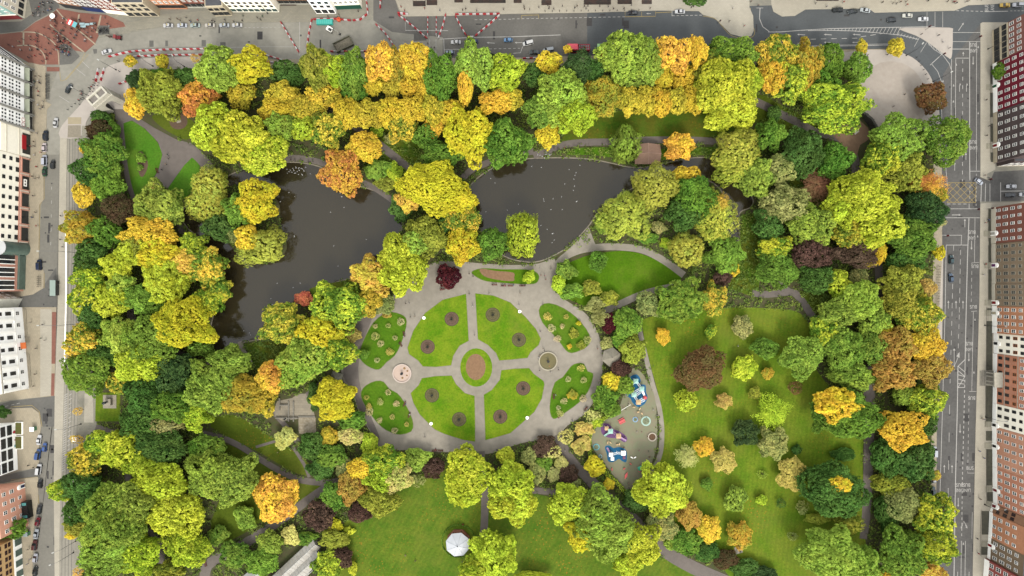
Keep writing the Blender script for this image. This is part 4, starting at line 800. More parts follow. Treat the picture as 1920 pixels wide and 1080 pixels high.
def crown(name, R, kind, seed):
    """crown centred on its middle, radius R, half-height about .8 R"""
    rng = np.random.default_rng(seed)
    az = dict(D=.78, F=.85, L=.75, W=.80, S=.62, T=.70, B=.80, C=1.5)[kind]
    # boughs: overlapping round masses, giving the lobed outline
    if kind == 'L': K, sl = 26, (.22,.34)
    elif kind in 'BT': K, sl = 8, (.36,.58)
    elif kind == 'C': K, sl = 9, (.5,.7)
    elif R > 9: K, sl = 34, (.20,.44)
    else: K, sl = 20, (.26,.48)
    d = fib(K*2, rng); d = d[d[:,2] > -.45][:K]; K = len(d); d = unit(d+rng.normal(size=d.shape)*.22)
    sr = rng.uniform(*sl, K); dist = (1-sr*.9)*rng.uniform(.70,1.16,K)
    ctr = d*dist[:,None]; ltone = rng.uniform(-.16,.16,K)
    if kind == 'C': ctr[:,:2] *= .55
    # points over the outside of the union of boughs
    rho = dict(D=.64, F=.54, L=.95, W=.85, S=1.0, T=.5, B=.55, C=.7)[kind]*(1 if R > 4.5 else .8)/R
    nb = int(4*PI/(rho*1.22)**2*1.15)
    dirs = fib(nb, rng); dirs = dirs[dirs[:,2] > -.62]
    dc = dirs@ctr.T; q = dc**2-np.sum(ctr**2,1)[None]+sr[None]**2
    t = np.where(q > 0, dc+np.sqrt(np.maximum(q,0)), 0); k = t.argmax(1); tt = np.maximum(t.max(1), .5)
    p = dirs*tt[:,None]; nn = unit(p-ctr[k]*.8+dirs*.1)
    if kind == 'W':      # weeping: pull the skirt down and out in strands
        pass
    keep = rng.random(len(p)) > dict(T=.6,L=.08,S=.25,W=.16).get(kind,.28); p, nn, k = p[keep], nn[keep], k[keep]
    p = p*(1+rng.normal(size=(len(p),1))*.045)+rng.normal(size=p.shape)*rho*.25; stone = ltone[k]+rng.uniform(-.26,.26,len(p))
    # leaves over each clump
    nl = dict(D=19, F=18, L=30, W=22, S=24, T=7, B=18, C=22)[kind]
    m = len(p)*nl; pi = np.repeat(np.arange(len(p)), nl)
    h = unit(unit(rng.normal(size=(m,3)))+nn[pi]*.75)
    rr = rho*rng.uniform(.55,1.15,m)
    if kind == 'W':
        st = rng.random(m)
        c = p[pi]+h*(rr*.75)[:,None]; c[:,2] -= st**1.5*rho*1.9*np.clip(1.1-nn[pi][:,2],.1,1); nrm = unit(h*.6+np.stack([nn[pi][:,0],nn[pi][:,1],nn[pi][:,2]*.4+.35],1))
        upv = np.stack([nn[pi][:,0]*.6,nn[pi][:,1]*.6,np.full(m,-1.0)],1)+np.stack([nn[pi][:,0],nn[pi][:,1],np.zeros(m)],1)*nn[pi][:,2:3]*1.2
    elif kind == 'S':     # horizontal sprays radiating from the stem
        c = p[pi]+h*rr[:,None]; out = p[pi]*np.array([1,1,.25]); f = rng.uniform(.30,1.18,m)[:,None]; c = c*np.concatenate([f,f,.6+.4*f],1)
        nrm = unit(h*.5+np.array([0,0,1.0])); upv = unit(out+1e-6)
    else:
        c = p[pi]+h*rr[:,None]; nrm = unit(h*.8+rng.normal(size=(m,3))*.32+np.array([0,0,.55])); upv = None
    lsz = dict(D=.29,F=.25,L=.32,W=.32,S=.32,T=.20,B=.25,C=.27)[kind]*(1 if R > 4.5 else .85)
    sz = lsz*rng.uniform(.65,1.35,m)
    tone = stone[pi]+rng.uniform(-.22,.22,m)
    c = c*R
    c[:,2] *= az
    ph = np.arctan2(c[:,1],c[:,0]); wv = sum(rng.uniform(.02,.075)*np.cos(q*ph+rng.uniform(0,6.3)) for q in (2,3,4,5,7)) if kind not in 'CT' else 0*ph
    c[:,:2] *= (1+wv)[:,None]; c[:,2] *= 1+.7*np.roll(wv,0)
    asp = .72 if kind not in 'WS' else .36
    # sparse inner foliage that closes the view through the crown
    if kind != 'T':
        mi = int(40+R*R*4); ci = unit(rng.normal(size=(mi,3)))*R*rng.uniform(.35,.72,mi)[:,None]; ci[:,2] *= az; ci[:,2] = np.maximum(ci[:,2], -R*az*.4)
        if kind == 'C': ci[:,:2] *= .6
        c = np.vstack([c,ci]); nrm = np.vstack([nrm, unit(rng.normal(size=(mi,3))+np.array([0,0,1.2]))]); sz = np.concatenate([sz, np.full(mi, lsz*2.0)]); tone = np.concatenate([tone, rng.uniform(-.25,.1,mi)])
        if upv is not None: upv = np.vstack([upv, unit(rng.normal(size=(mi,3)))])
    me = quads_mesh(name, c, nrm, sz, tone, rng, asp, upv); return me
def trunk_mesh(seed, limbs=6):
    """unit tree: ground at 0, crown centre at z 1, crown radius 1"""
    rng = random.Random(seed); mb = MB()
    mb.tube([(0,0,-.05),(.01,.0,.25),(.03,.02,.6),(.02,.04,.95)],[.085,.06,.05,.03],7)
    for k in range(limbs):
        a = 2*PI*k/limbs+rng.uniform(-.3,.3); r = rng.uniform(.5,.8); z0 = rng.uniform(.35,.6)
        mb.tube([(.02,.01,z0),(math.cos(a)*r*.45,math.sin(a)*r*.45,z0+.25),(math.cos(a)*r,math.sin(a)*r,z0+.45+rng.uniform(0,.25))],[.04,.026,.01],5)
    return mb.mesh("trunk", BARK, True)
TRUNKS = [trunk_mesh(i) for i in range(4)]
PROTO = {}
SIZES = dict(D=[4.5,7,9.5,13.5], F=[5,8,11], L=[7,11], W=[6.5,10], S=[4,7,9.5], T=[2.4], B=[1.6,3,4.6], C=[2.6,4])
def proto(kind, r, rng):
    szs = SIZES[kind]; R = min(szs, key=lambda s: abs(math.log(s/r))); nv = 5 if kind == 'D' else 3; v = rng.randrange(nv)
    key = (kind, R, v)
    if key not in PROTO: PROTO[key] = crown("crown", R, kind, hash(key) % 9973 if False else (ord(kind)*131+int(R*10)*7+v*17))
    return PROTO[key], R
# leaf colours as they read in the photograph (sRGB), two per kind: most of the crown, and its patches
PAL = dict(yg=((182,180,36),(206,198,52)), yg2=((160,170,34),(190,190,46)), yl=((214,188,32),(190,178,34)), yy=((226,190,44),(206,190,40)), go=((210,180,42),(190,168,40)), go2=((224,184,48),(206,174,44)),
  ora=((228,166,60),(218,182,50)), sal=((200,128,66),(204,160,50)), pea=((222,174,70),(202,178,62)), gr=((110,132,44),(138,152,52)), gr2=((94,122,40),(120,140,46)), dg=((72,96,40),(94,116,50)), dd=((54,76,42),(76,96,50)),
  lg=((146,162,54),(170,178,64)), lg2=((128,142,50),(158,166,58)), ol=((142,136,46),(166,154,52)), ogo=((182,162,46),(206,172,46)), gy=((112,138,40),(200,190,46)), gyo=((118,138,44),(224,180,54)),
  br=((88,66,46),(76,72,44)), brz=((124,86,54),(108,90,54)), pu=((76,58,48),(98,74,62)), ma=((70,30,38),(92,40,42)), wi=((204,190,70),(178,170,66)), wg=((182,180,60),(202,186,70)), sage=((134,142,76),(158,156,90)), pale=((188,182,110),(168,166,92)), cream=((212,204,120),(178,176,92)),
  tan=((204,178,92),(180,164,82)), bgo=((184,142,62),(156,138,56)), pink=((158,102,82),(130,94,70)), red=((210,104,80),(196,112,78)), goc=((204,164,46),(138,136,46)), spk=((202,186,138),(176,168,112)))
for _k in ('yg','yg2','yl','lg','lg2','gr','gr2','ol','gy','wi','wg','gyo','goc','ogo','dg'): PAL[_k] = tuple((r*(.925 if _k not in ('goc','ogo','yl') else .96),g_,b_) for r,g_,b_ in PAL[_k])
TREES = []
def T(x, y, rx, ry, kind, pal, label, h=None, cat=None): TREES.append((x,y,rx,ry or rx,kind,pal,label,h,cat))
# x, y (photo pixels where the crown's middle shows), radii in pixels, form, colours, label
# -- north-west
T(243,114,9,0,'B','ogo',"small olive gold street tree at the barrier row's west end, left of its twin",5)
T(305,116,11,13,'B','ogo',"small golden street tree on the pale pavement below the red and white barriers",6)
T(366,110,8,9,'T','pea',"thin pale orange street tree beside the first big tree of the north row",5)
T(253,150,15,17,'F','dd',"dark evergreen between the stone arch and the olive tree",9)
T(302,172,40,42,'D','ol',"large olive yellow tree right of the stone arch",16)
T(256,194,20,25,'D','go2',"golden orange tree touching the stone arch's right side",11)
T(342,150,30,20,'D','dg',"dark green tree behind the olive tree at the northwest corner",10)
T(300,140,16,10,'D','gr2',"low green tree between pavement and olive tree, northwest corner",7)
T(373,187,34,33,'D','sal',"round salmon orange tree near the northwest arch")
T(408,128,40,42,'D','lg',"large light green tree at the west end of the north row",18)
T(468,122,32,36,'D','yl',"bright yellow tree at the road edge, second in the north row",17)
T(452,178,26,22,'F','ogo',"bronze gold tree below the yellow tree of the north row",11)
T(402,238,44,44,'D','yg',"big yellow green tree west of its two like neighbours above the west lake",19)
T(450,258,50,48,'D','yg',"biggest yellow green tree above the west lake's north shore",21)
T(496,290,38,42,'D','yg',"yellow green tree leaning over the west lake's top left shore",17)
T(190,220,18,14,'F','dg',"dark green shrub left of the path behind the stone arch",6)
T(186,246,22,19,'F','br',"olive brown bushy tree at the northwest plaza's south edge",8)
T(213,246,12,16,'B','gr2',"small green bush beside the narrow path south of the arch",5)
T(540,138,30,22,'F','dg',"dark green tree in the dip between yellow and olive trees, north row",10)
T(594,124,30,40,'D','ol',"tall brown olive tree at the road edge right of the roadworks barrier",18)
T(628,132,26,28,'D','yg2',"yellow green tree beside the brown olive tree in the north row",16)
T(664,132,26,38,'D','gr',"mid green tree in the north row beside the yellow green one",17)
T(664,172,22,18,'D','gr2',"green tree tucked behind the north row, above the golden hedge's left end",11)
T(712,116,26,34,'D','ora',"tall orange topped tree at the road in the north row",19)
T(738,122,22,30,'D','goc',"olive gold tree between two orange topped trees in the north row",16)
T(778,112,30,32,'D','go2',"bright orange gold tree left of the silver car, north row",18)
T(700,156,20,0,'D','go',"small golden tree, westmost in the upper golden line",11)
T(734,160,19,0,'D','ogo',"small ochre tree in the upper golden line, beside its westmost tree",11)
T(766,160,18,22,'D','go',"ochre gold tree below the bright orange gold tree",11)
T(798,164,19,24,'D','go',"golden tree at the east end of the upper golden line",12)
T(826,142,30,44,'D','gr2',"tall dark mid green tree in the north row right of the golden line",18)
T(888,122,34,42,'D','lg',"tall light green tree below the blue car on the north road",19)
T(922,112,11,0,'F','dd',"tiny dark conifer at the road edge between two light green trees",9)
T(872,164,15,34,'C','go2',"narrow golden column shaped tree in the north row",15)
T(948,136,32,36,'D','yg2',"yellow green tree east of the dark conifer in the north row",17)
T(528,176,30,22,'D','ogo',"dull gold tree behind the dark dip of the north row",12)
T(610,182,34,24,'D','ogo',"dull gold tree below the brown olive tree",12)
T(520,206,34,22,'D','go',"golden tree at the west end of the lower golden line",12)
T(568,204,26,24,'D','ogo',"ochre tree in the lower golden line next to its west end",12)
T(592,224,20,18,'D','ol',"small olive tree under the lower golden line's middle gap",9)
T(652,212,28,28,'D','go',"golden tree left of three alike in the long golden hedge row",14)
T(692,214,26,28,'D','ogo',"ochre golden tree second from the left in the long golden hedge row",14)
T(732,212,28,28,'D','go',"golden tree above the green tree with yellow specks",14)
T(772,206,26,26,'D','go',"golden tree in the long hedge row above the dark green twin",14)
T(812,204,26,28,'D','ogo',"ochre golden tree right of centre in the long hedge row",14)
T(846,210,22,24,'D','go',"golden tree at the right end of the long hedge row",13)
T(812,238,20,18,'D','go2',"small bright golden tree hanging below the hedge row's right end",10)
T(752,238,24,30,'D','gyo',"green tree with yellow specks below the golden hedge row",13)
T(796,254,22,20,'D','gr2',"dark green twin right of the green tree with yellow specks",11)
T(706,246,13,11,'B','yg2',"small bright green shrub by the dark path below the golden hedge row",4)
T(732,260,10,0,'B','sage',"small grey green shrub below the golden hedge row",3)
T(928,192,30,22,'D','go2',"golden tree between the light green giant and the yellow green dome",14)
T(962,186,18,18,'D','ogo',"ochre tree left of the light green giant",12)
T(880,250,44,50,'D','yl',"large yellow lime dome between the two lakes' north paths",18)
T(950,268,42,44,'D','gr2',"big dark green tree at the east lake's top left corner",18)
T(526,240,28,30,'F','lg2',"greyish green tree beside the biggest yellow green tree",14)
T(568,242,20,24,'D','yg2',"narrow yellow green tree above the west lake's path",12)
T(614,246,30,30,'D','gyo',"yellow tree with orange flecks at the west lake's top shore",14)
T(682,274,32,26,'D','go2',"orange yellow tree left of the curving dark path",13)
T(642,322,36,42,'D','sal',"orange red tree overhanging the west lake's top shore",15)
T(708,318,22,20,'B','gr',"bright green lakeside shrub right of the orange red tree",5)
T(738,322,18,16,'B','yg2',"lime green lakeside shrub next to the curving path",4)
T(722,345,18,14,'B','ol',"brown olive lakeside shrub at the west lake's right shore",4)
# -- north middle and east
T(1028,118,20,22,'D','yy',"bright yellow tree beneath the silver van",12)
T(1000,140,20,22,'D','dg',"dark green tree left of the bright yellow one",11)
T(1084,126,28,28,'F','dd',"dark evergreen in front of the red bus",14)
T(1112,132,20,22,'F','dg',"dark evergreen in front of the green bus",12)
T(1133,104,8,12,'B','go2',"little orange tree partly hiding the green bus",9)
T(1065,92,7,6,'B','go2',"little orange tree partly hiding the red bus",8)
T(1172,104,44,48,'D','lg',"large light green tree right of the buses",20)
T(1216,112,28,38,'D','lg',"light green tree touching the large one right of the buses",18)
T(1192,148,32,20,'D','lg2',"low green tree behind the two light green ones by the buses",12)
T(1262,100,32,36,'D','ora',"big orange tree leaning over the north road",20)
T(1306,98,18,26,'D','go2',"golden orange tree right of the big orange one",17)
T(1322,124,22,30,'D','ol',"olive tree right of the golden orange one, north row",14)
T(1244,142,19,22,'D','go',"golden tree below the big orange one, left of a pair",12)
T(1280,144,20,24,'D','go',"golden tree below the big orange one, right of a pair",12)
T(1050,178,46,46,'D','lg',"light green giant standing in the middle of the north belt",20)
T(1078,214,36,36,'D','yg2',"yellower half crown of the light green giant's group",18)
T(1014,204,28,32,'D','gr',"mid green tree at the left of the light green giant",15)
T(1130,182,36,38,'D','goc',"golden brown round tree west of the golden hedge",15)
T(1178,190,22,25,'D','ogo',"ochre hedge tree next to the golden brown round tree",13)
T(1210,188,20,25,'D','ogo',"ochre hedge tree second in the eastern golden hedge",13)
T(1240,190,20,25,'D','go',"golden hedge tree in the middle of the eastern golden hedge",13)
T(1270,190,20,24,'D','ogo',"ochre hedge tree fourth in the eastern golden hedge",13)
T(1298,186,20,24,'D','go',"golden hedge tree beside the huge lime green tree",13)
T(1372,100,46,30,'D','gr',"green tree at the road behind the huge lime green tree",16)
T(1358,162,54,52,'D','yg',"huge lime green tree above the north lawn",23)
T(1372,204,46,40,'D','yg',"lower crown of the huge lime green tree over the north lawn",19)
T(1400,150,28,34,'D','yg2',"right hand lime green crown beside the huge one",18)
T(1026,250,22,24,'D','yy',"small bright yellow green tree at the east lake's path",9)
T(1274,276,24,24,'D','ora',"round bright orange tree between lakeside shelter and east shore",10)
T(1174,270,28,38,'W','lg2',"weeping olive green tree left of the lakeside shelter",11)
T(1384,282,40,44,'W','wg',"tall yellow willow at the east lake's right end",17)
T(1372,320,34,26,'W','wg',"lower yellow willow crown drooping to the east lake's right end",12)
T(1460,100,34,36,'D','gyo',"green and orange mottled tree by the road at the northeast",16)
T(1452,140,28,34,'D','go2',"golden orange tree left of the mottled northeast tree",15)
T(1486,152,34,36,'D','gy',"green tree with yellow sprays at the northeast",16)
T(1514,124,26,44,'D','goc',"olive gold tree with rusty face at the northeast",16)
T(1556,112,26,30,'F','gr2',"dark feathery tree at the northeast plaza's left edge",13)
T(1606,128,26,26,'F','gr',"green bushy tree at the northeast plaza's top left corner",10)
T(1540,160,30,26,'D','gr2',"dark green tree behind the broad northeast tree",14)
T(1566,198,60,48,'D','gy',"broad dark green tree with yellow fringe beside the northeast plaza",19)
T(1616,89,10,12,'B','ogo',"small golden street tree, left of two on the northeast pavement",7)
T(1680,88,16,14,'B','ogo',"small golden street tree, right of two on the northeast pavement",8)
T(1747,182,28,26,'D','brz',"lone bronze brown tree on the northeast plaza",11)
T(1688,258,44,44,'D','lg2',"light green tree at the south edge of the northeast plaza",18)
T(1776,262,42,42,'F','gr',"green tree overhanging the east road below the plaza",18)
T(1876,134,14,12,'B','gr2',"green tree in front of the crimson ivy house",6)
T(1305,0,20,9,'D','dg',"dark green tree on the pavement at the top edge",9)
T(1446,252,26,26,'D','gr2',"green bush tree right of the tall yellow willow",11)
T(1418,330,34,34,'D','lg2',"green tree south of the tall yellow willow",14)
T(1452,212,14,12,'B','dg',"small dark shrub below the huge lime green tree's right side",4)
# -- west side
T(192,288,38,38,'D','gr2',"dense green tree at the tram line north of the grassy oval",13)
T(164,322,28,28,'D','dg',"dark green tree at the tram line below the dense green one",12)
T(202,348,32,30,'D','gr',"feathery mid green tree beside the narrow west path",11)
T(158,362,20,24,'D','go2',"golden orange tree reaching over the tram tracks",11)
T(158,278,8,0,'B','go2',"tiny yellow tuft tree at the tram line",8)
T(222,392,32,30,'F','br',"dark brown round tree beside the narrow west path",11)
T(148,428,30,32,'D','goc',"olive rusty tree over the tram tracks, middle of the west side",12)
T(198,434,30,28,'D','gr2',"green tree right of the olive rusty tree",12)
T(172,468,28,20,'D','dg',"dark green tree below the olive rusty tree",11)
T(300,388,44,42,'D','lg2',"broad feathery green tree left of the pale willow",13)
T(282,352,8,7,'B','red',"small salmon red shrub at the tip of the west lawn",3)
T(392,346,34,34,'W','wi',"pale willow at the island's top left",12)
T(386,382,40,34,'W','wi',"paler lower willow crown at the island's left side",11)
T(284,438,48,32,'D','go2',"orange gold domed tree between path and lobed lime mass",15)
T(268,462,32,28,'D','ol',"olive front crown below the orange gold dome",13)
T(240,478,24,22,'L','yg',"lime lobed tree, top left of the lobed lime mass",14)
T(218,498,26,24,'L','yg',"lime lobed tree at the left of the lobed lime mass",14)
T(226,530,24,24,'L','lg',"pale lime lobed tree low on the left of the lobed mass",13)
T(300,478,40,28,'L','yl',"yellow lobed tree in the upper middle of the lobed mass",16)
T(308,522,44,40,'L','yg',"big lime lobed tree at the heart of the lobed mass",17)
T(344,490,26,24,'L','pea',"peach tinted lobed tree right of the lobed mass",14)
T(362,462,26,24,'D','gy',"green tree with yellow top at the west lake's left shore",12)
T(388,502,34,36,'D','gyo',"green tree with orange tips at the west lake's left shore",13)
T(410,545,22,20,'D','gyo',"small orange flecked tree by the water below its larger neighbour",10)
T(212,560,32,30,'L','yg',"lime lobed tree beside the dark path, lower left of the mass",14)
T(270,560,34,28,'L','gr',"mid green lobed tree above the big yellow dome",13)
T(390,566,26,28,'D','gy',"yellow green tree above the big yellow dome's right side",12)
T(345,606,56,46,'D','yl',"big yellow dome at the west lake's lower left shore",19)
T(165,494,26,24,'D','dg',"dark green tree by the tram line beside the yellow speckled one",11)
T(164,520,26,24,'D','gy',"yellow speckled green tree by the tram line",12)
T(158,560,28,26,'D','gy',"green tree with yellow tufts beside the bus shelter's street",13)
T(178,590,28,26,'F','dg',"dark green tree between two yellow tufted trees, west belt",12)
T(156,640,32,32,'D','gyo',"green tree with orange tufts at the tram line opposite the classical club",14)
T(162,696,42,40,'D','gr',"wide green tree at the tram line above the statue lawn",14)
T(192,664,28,28,'F','dg',"dark tree right of the orange tufted tree, west belt",11)
T(288,634,46,46,'D','gr',"big mid green tree left of the big yellow dome",17)
T(224,628,28,34,'L','lg',"pale lime tree with orange edge left of the big mid green tree",15)
T(262,682,44,38,'D','yg',"yellow green tree below the big mid green tree",16)
T(222,716,22,20,'D','gyo',"small green tree with yellow corner above the statue lawn",9)
T(376,652,22,16,'D','gr',"low green tree at the west lake's bottom left tip",8)
T(268,740,36,36,'D','dg',"dark green tree right of the statue lawn",15)
T(328,700,40,36,'F','dd',"very dark evergreen under the yellow green tree",13)
T(322,762,40,34,'D','gr2',"rounded dark green tree above the cream tipped one",15)
T(262,790,34,30,'D','dg',"dark rounded tree at the west path junction",13)
T(312,796,30,18,'W','pale',"cream tipped tree in the southwest belt",12)
T(366,780,26,24,'D','yg2',"olive lime tree left of the terrace path",12)
T(396,724,48,44,'D','lg2',"large light green tree above the memorial terraces",17)
T(430,676,38,28,'D','lg2',"light green tree at the west lake's bottom shore",14)
T(456,742,42,36,'D','goc',"golden lime tree right of the large light green one",15)
T(494,752,22,26,'D','ogo',"ochre tree beside the memorial terraces",11)
T(145,771,9,7,'T','pea',"pale gold street sapling beside the west pavement slabs",5)
T(143,823,12,8,'T','pea',"pale gold street sapling beside the tram hatching",5)
# -- middle
T(478,378,40,38,'D','yl',"yellow olive tree on the island's right",15)
T(446,392,28,28,'D','gr',"green tree at the island's centre",13)
T(412,428,30,26,'D','dg',"dark green tree on the island's lower left",11)
T(464,446,22,22,'D','yy',"golden yellow tree low on the island",11)
T(440,440,14,14,'W','sage',"small pale willow left of the golden island tree",9)
T(500,456,34,30,'W','wi',"willow at the island's right tip",11)
T(474,478,34,20,'W','wi',"willow trailing at the island's bottom tip",9)
T(810,350,62,44,'D','yl',"big yellow tree between the two lakes",20)
T(850,372,40,36,'D','yl',"right half crown of the big yellow tree between the lakes",17)
T(764,374,20,22,'D','pea',"peach tinted low crown on the big yellow tree's left side",12)
T(752,388,20,24,'F','dg',"dark green shrub tree on the west lake's right tip",7)
T(826,290,38,26,'F','gr2',"dark grey green tree above the big yellow one",12)
T(868,408,34,32,'D','gyo',"green tree with orange flecks on the isthmus",14)
T(868,460,30,34,'D','yl',"yellow tree with peach top on the isthmus",14)
T(836,420,16,26,'F','dg',"dark green gap tree on the isthmus",9)
T(926,456,30,30,'F','gr2',"dark green tree left of the lime weeping tree, east lake shore",13)
T(980,438,32,46,'W','yg',"lime weeping tree at the east lake's bottom left shore",14)
T(796,444,38,40,'D','ol',"olive gold tree on the west lake's right shore",15)
T(748,476,38,36,'D','yg',"lime tree on the west lake's lower right shore",16)
T(778,456,22,24,'D','lg',"small fresh green crown between the lime and olive gold trees",15)
T(756,512,40,40,'D','yg',"big lime tree at the formal garden's upper left entry",17)
T(692,512,34,28,'D','pea',"peach orange tree at the west lake's bottom right shore",14)
T(706,540,26,16,'D','pea',"low peach gold tree beside the big lime tree",9)
T(840,519,21,20,'D','ma',"dark maroon tree at the head of the formal garden",7)
T(527,606,40,36,'D','gyo',"orange yellow tree at the west lake's bottom tip",14)
T(570,560,14,15,'F','red',"coral red shrub at the west lake's lower shore",5)
T(636,574,50,42,'D','gy',"big green lime tree right of the coral red shrub",16)
T(688,566,26,26,'D','ogo',"ochre tree at the formal garden's west edge",11)
T(600,622,40,32,'D','yl',"yellow crown in the west garden group",16)
T(570,674,46,42,'D','lg',"large green crown in the west garden group",17)
T(634,660,34,30,'D','gy',"lime crown beside the small grey shelter",14)
T(508,706,28,28,'D','ora',"bright orange tree above the memorial terraces",14)
T(536,708,22,18,'D','lg',"pale green tree right of the bright orange one",12)
T(626,750,40,36,'D','yl',"round olive yellow tree right of the memorial terraces",13)
T(722,572,18,20,'F','sage',"grey green tree at the formal garden's left edge",6)
T(660,628,18,14,'F','tan',"brownish small tree above the small grey shelter",6)
T(682,664,10,9,'B','gr2',"dark round bush in the left corner of the upper west side lawn",3)
T(660,786,24,18,'D','gr2',"green tree below the olive yellow tree",7)
T(590,742,12,24,'F','dg',"dark shrub between memorial terraces and olive yellow tree",4)
T(640,728,14,10,'B','gr',"green bush beneath the small grey shelter",3)
# -- east centre
T(1174,404,48,46,'W','wi',"pale willow, lower left of the pair at the east lake",15)
T(1230,350,42,42,'W','wi',"pale willow, upper right of the pair at the east lake",16)
T(1288,328,24,16,'D','go2',"golden orange tree right of the upper pale willow",9)
T(1306,370,38,36,'D','gr2',"dark green tree south of the golden orange one",15)
T(1284,402,30,32,'D','dg',"darker green crown below the dark green tree near the willows",12)
T(1342,408,38,46,'W','wg',"peach tipped willow at the east lake's channel",14)
T(1352,378,14,16,'W','pea',"peach topped tip above the channel willow",14)
T(1288,468,32,34,'W','wi',"small round willow beside the pale path",11)
T(1360,476,36,32,'D','gr',"fresh green tree below the channel willow",11)
T(1376,504,10,12,'D','yy',"yellow sprig tree at the fresh green tree's foot",6)
T(1356,520,16,16,'F','pu',"purple shrub at the lawn's dark corner",5)
T(1132,418,14,18,'B','gr',"green shrub with yellow blooms at the lakeside viewpoint",3)
T(1215,446,20,10,'B','gr2',"low rock garden shrub under the lower willow",3)
T(1235,426,12,0,'B','sage',"grey green rock garden shrub by the small pool",3)
T(1248,456,9,0,'B','yg2',"bright lime ball shrub in the rock garden",2)
T(1122,490,17,18,'B','gr2',"dark green tree alone on the oval lawn",6)
T(1062,508,18,16,'B','gr',"mid green shrub at the oval lawn's left end, upper one",5)
T(1048,532,14,16,'B','yg2',"lime shrub at the oval lawn's left tip",4)
T(1072,546,20,14,'B','gr',"green shrub at the oval lawn's lower left edge",5)
T(1110,540,17,14,'B','ol',"olive shrub in the oval lawn",4)
T(1115,572,18,14,'B','sage',"pale sage shrub at the oval lawn's bottom edge",5)
T(1140,560,18,14,'B','ol',"olive shrub right of the pale sage one, oval lawn's bottom",4)
T(992,519,11,0,'B','yg2',"small lime tree on the narrow oval bed lawn",4)
T(1278,562,42,40,'L','gr',"lobed green tree at the east lawn's top edge",13)
T(1337,562,24,28,'D','gyo',"green tree with golden front beside the lobed green tree",9)
T(1216,570,22,22,'F','sage',"sage green tree at the east lawn's top left corner",8)
T(1240,578,14,16,'F','gr2',"dark shrub between sage and lobed green trees",5)
T(1176,604,26,26,'D','gr',"round green tree right of the maroon shrub by the formal garden",9)
T(1144,606,16,18,'F','ma',"maroon shrub right of the formal garden's ring path",5)
T(1126,596,16,14,'F','sage',"sage shrub above the maroon shrub by the ring path",5)
T(1162,636,16,14,'B','gr2',"blue green bush below the round green tree",5)
T(1186,654,24,22,'D','ol',"olive green tree right of the dark grey kiosk",7)
T(1138,644,12,12,'B','sage',"grey brown shrub above the dark grey kiosk",3)
T(1164,692,20,16,'F','pu',"purple tree below the dark grey kiosk",6)
T(1146,716,18,16,'D','yy',"bright yellow tree left of the blue play area",7)
T(1172,722,18,16,'D','gr',"green tree between the yellow tree and the blue play area",7)
T(1136,746,22,22,'D','gr2',"green tree below the bright yellow tree, playground's left edge",8)
T(1146,768,18,14,'D','gr',"low green tree at the playground's upper left edge",5)
T(1112,782,14,14,'T','cream',"cream flecked shrub by the playground hedge",3)
T(1096,804,18,12,'B','tan',"tan shrub bed left of the playground hedge",3)
T(1120,792,10,8,'B','yg2',"yellow green shrub at the playground hedge's top",3)
# -- east lawn
T(1243,630,13,15,'D','go2',"golden shrub at the east lawn's upper left",5)
T(1333,621,11,12,'B','gy',"small green shrub with yellow half on the east lawn",4)
T(1392,613,20,19,'D','sage',"dark sage shrub with pale right edge on the east lawn",6)
T(1435,654,23,20,'B','gr2',"dark green shrub near the east lawn's right edge",6)
T(1315,692,44,40,'F','brz',"large bronze brown spreading tree on the east lawn",11)
T(1395,690,23,22,'D','yg',"bright lime round shrub on the east lawn",7)
T(1287,750,21,20,'D','yg2',"bright lime star shaped shrub below the bronze tree",6)
T(1357,753,14,13,'D','tan',"pale gold ball shrub below the bronze tree's right",5)
T(1440,700,11,11,'B','goc',"small golden olive shrub right of the bright lime round one",4)
T(1415,736,11,11,'B','ol',"small olive brown shrub in the middle of the east lawn",4)
T(1450,770,32,26,'S','yg2',"airy lime tree with grey gaps on the east lawn",8)
T(1492,728,13,12,'T','brz',"thin brown shrub at the east lawn's right edge",4)
T(1397,813,25,24,'D','dd',"dark blue green shrub on the east lawn",7)
T(1450,832,28,27,'D','sage',"large sage green shrub beside the dark blue green one",8)
T(1320,838,17,16,'D','go2',"golden ball shrub in the lower east lawn",6)
T(1287,856,18,17,'S','pale',"pale sage airy shrub left of the golden ball",5)
T(1355,864,22,20,'D','tan',"tan golden feathery shrub right of the golden ball",6)
T(1483,890,28,25,'D','tan',"large tan shrub near the lower right of the east lawn",7)
T(1504,952,12,12,'T','sage',"thin grey green shrub near the lower right of the east lawn",3)
T(1494,843,8,0,'B','dg',"tiny dark bush right of the large sage shrub",2)
T(1378,935,22,21,'D','lg2',"mid green round shrub in the lower east lawn",6)
T(1325,907,12,10,'B','gr2',"small dark green shrub in the lower east lawn",3)
T(1428,937,11,9,'B','yg2',"small lime shrub right of the mid green round one",3)
T(1430,889,10,8,'T','lg',"tiny pale green shrub above the small lime one",2)
T(1464,943,9,0,'T','dg',"tiny thin green sapling on the lower east lawn",3)
T(1487,1005,10,8,'T','sage',"tiny grey sapling at the bottom of the east lawn",2)
T(1580,852,24,12,'F','dg',"dark low yew lying by the east lawn's right path",3)
T(1292,968,20,24,'D','bgo',"bronze gold shrub right of the lime tree by the playground",6)
T(1330,993,23,22,'D','go2',"golden dome shrub, left of two at the bottom of the east lawn",6)
T(1385,1004,23,22,'D','goc',"golden brown dome shrub behind the square memorial plinth",6)
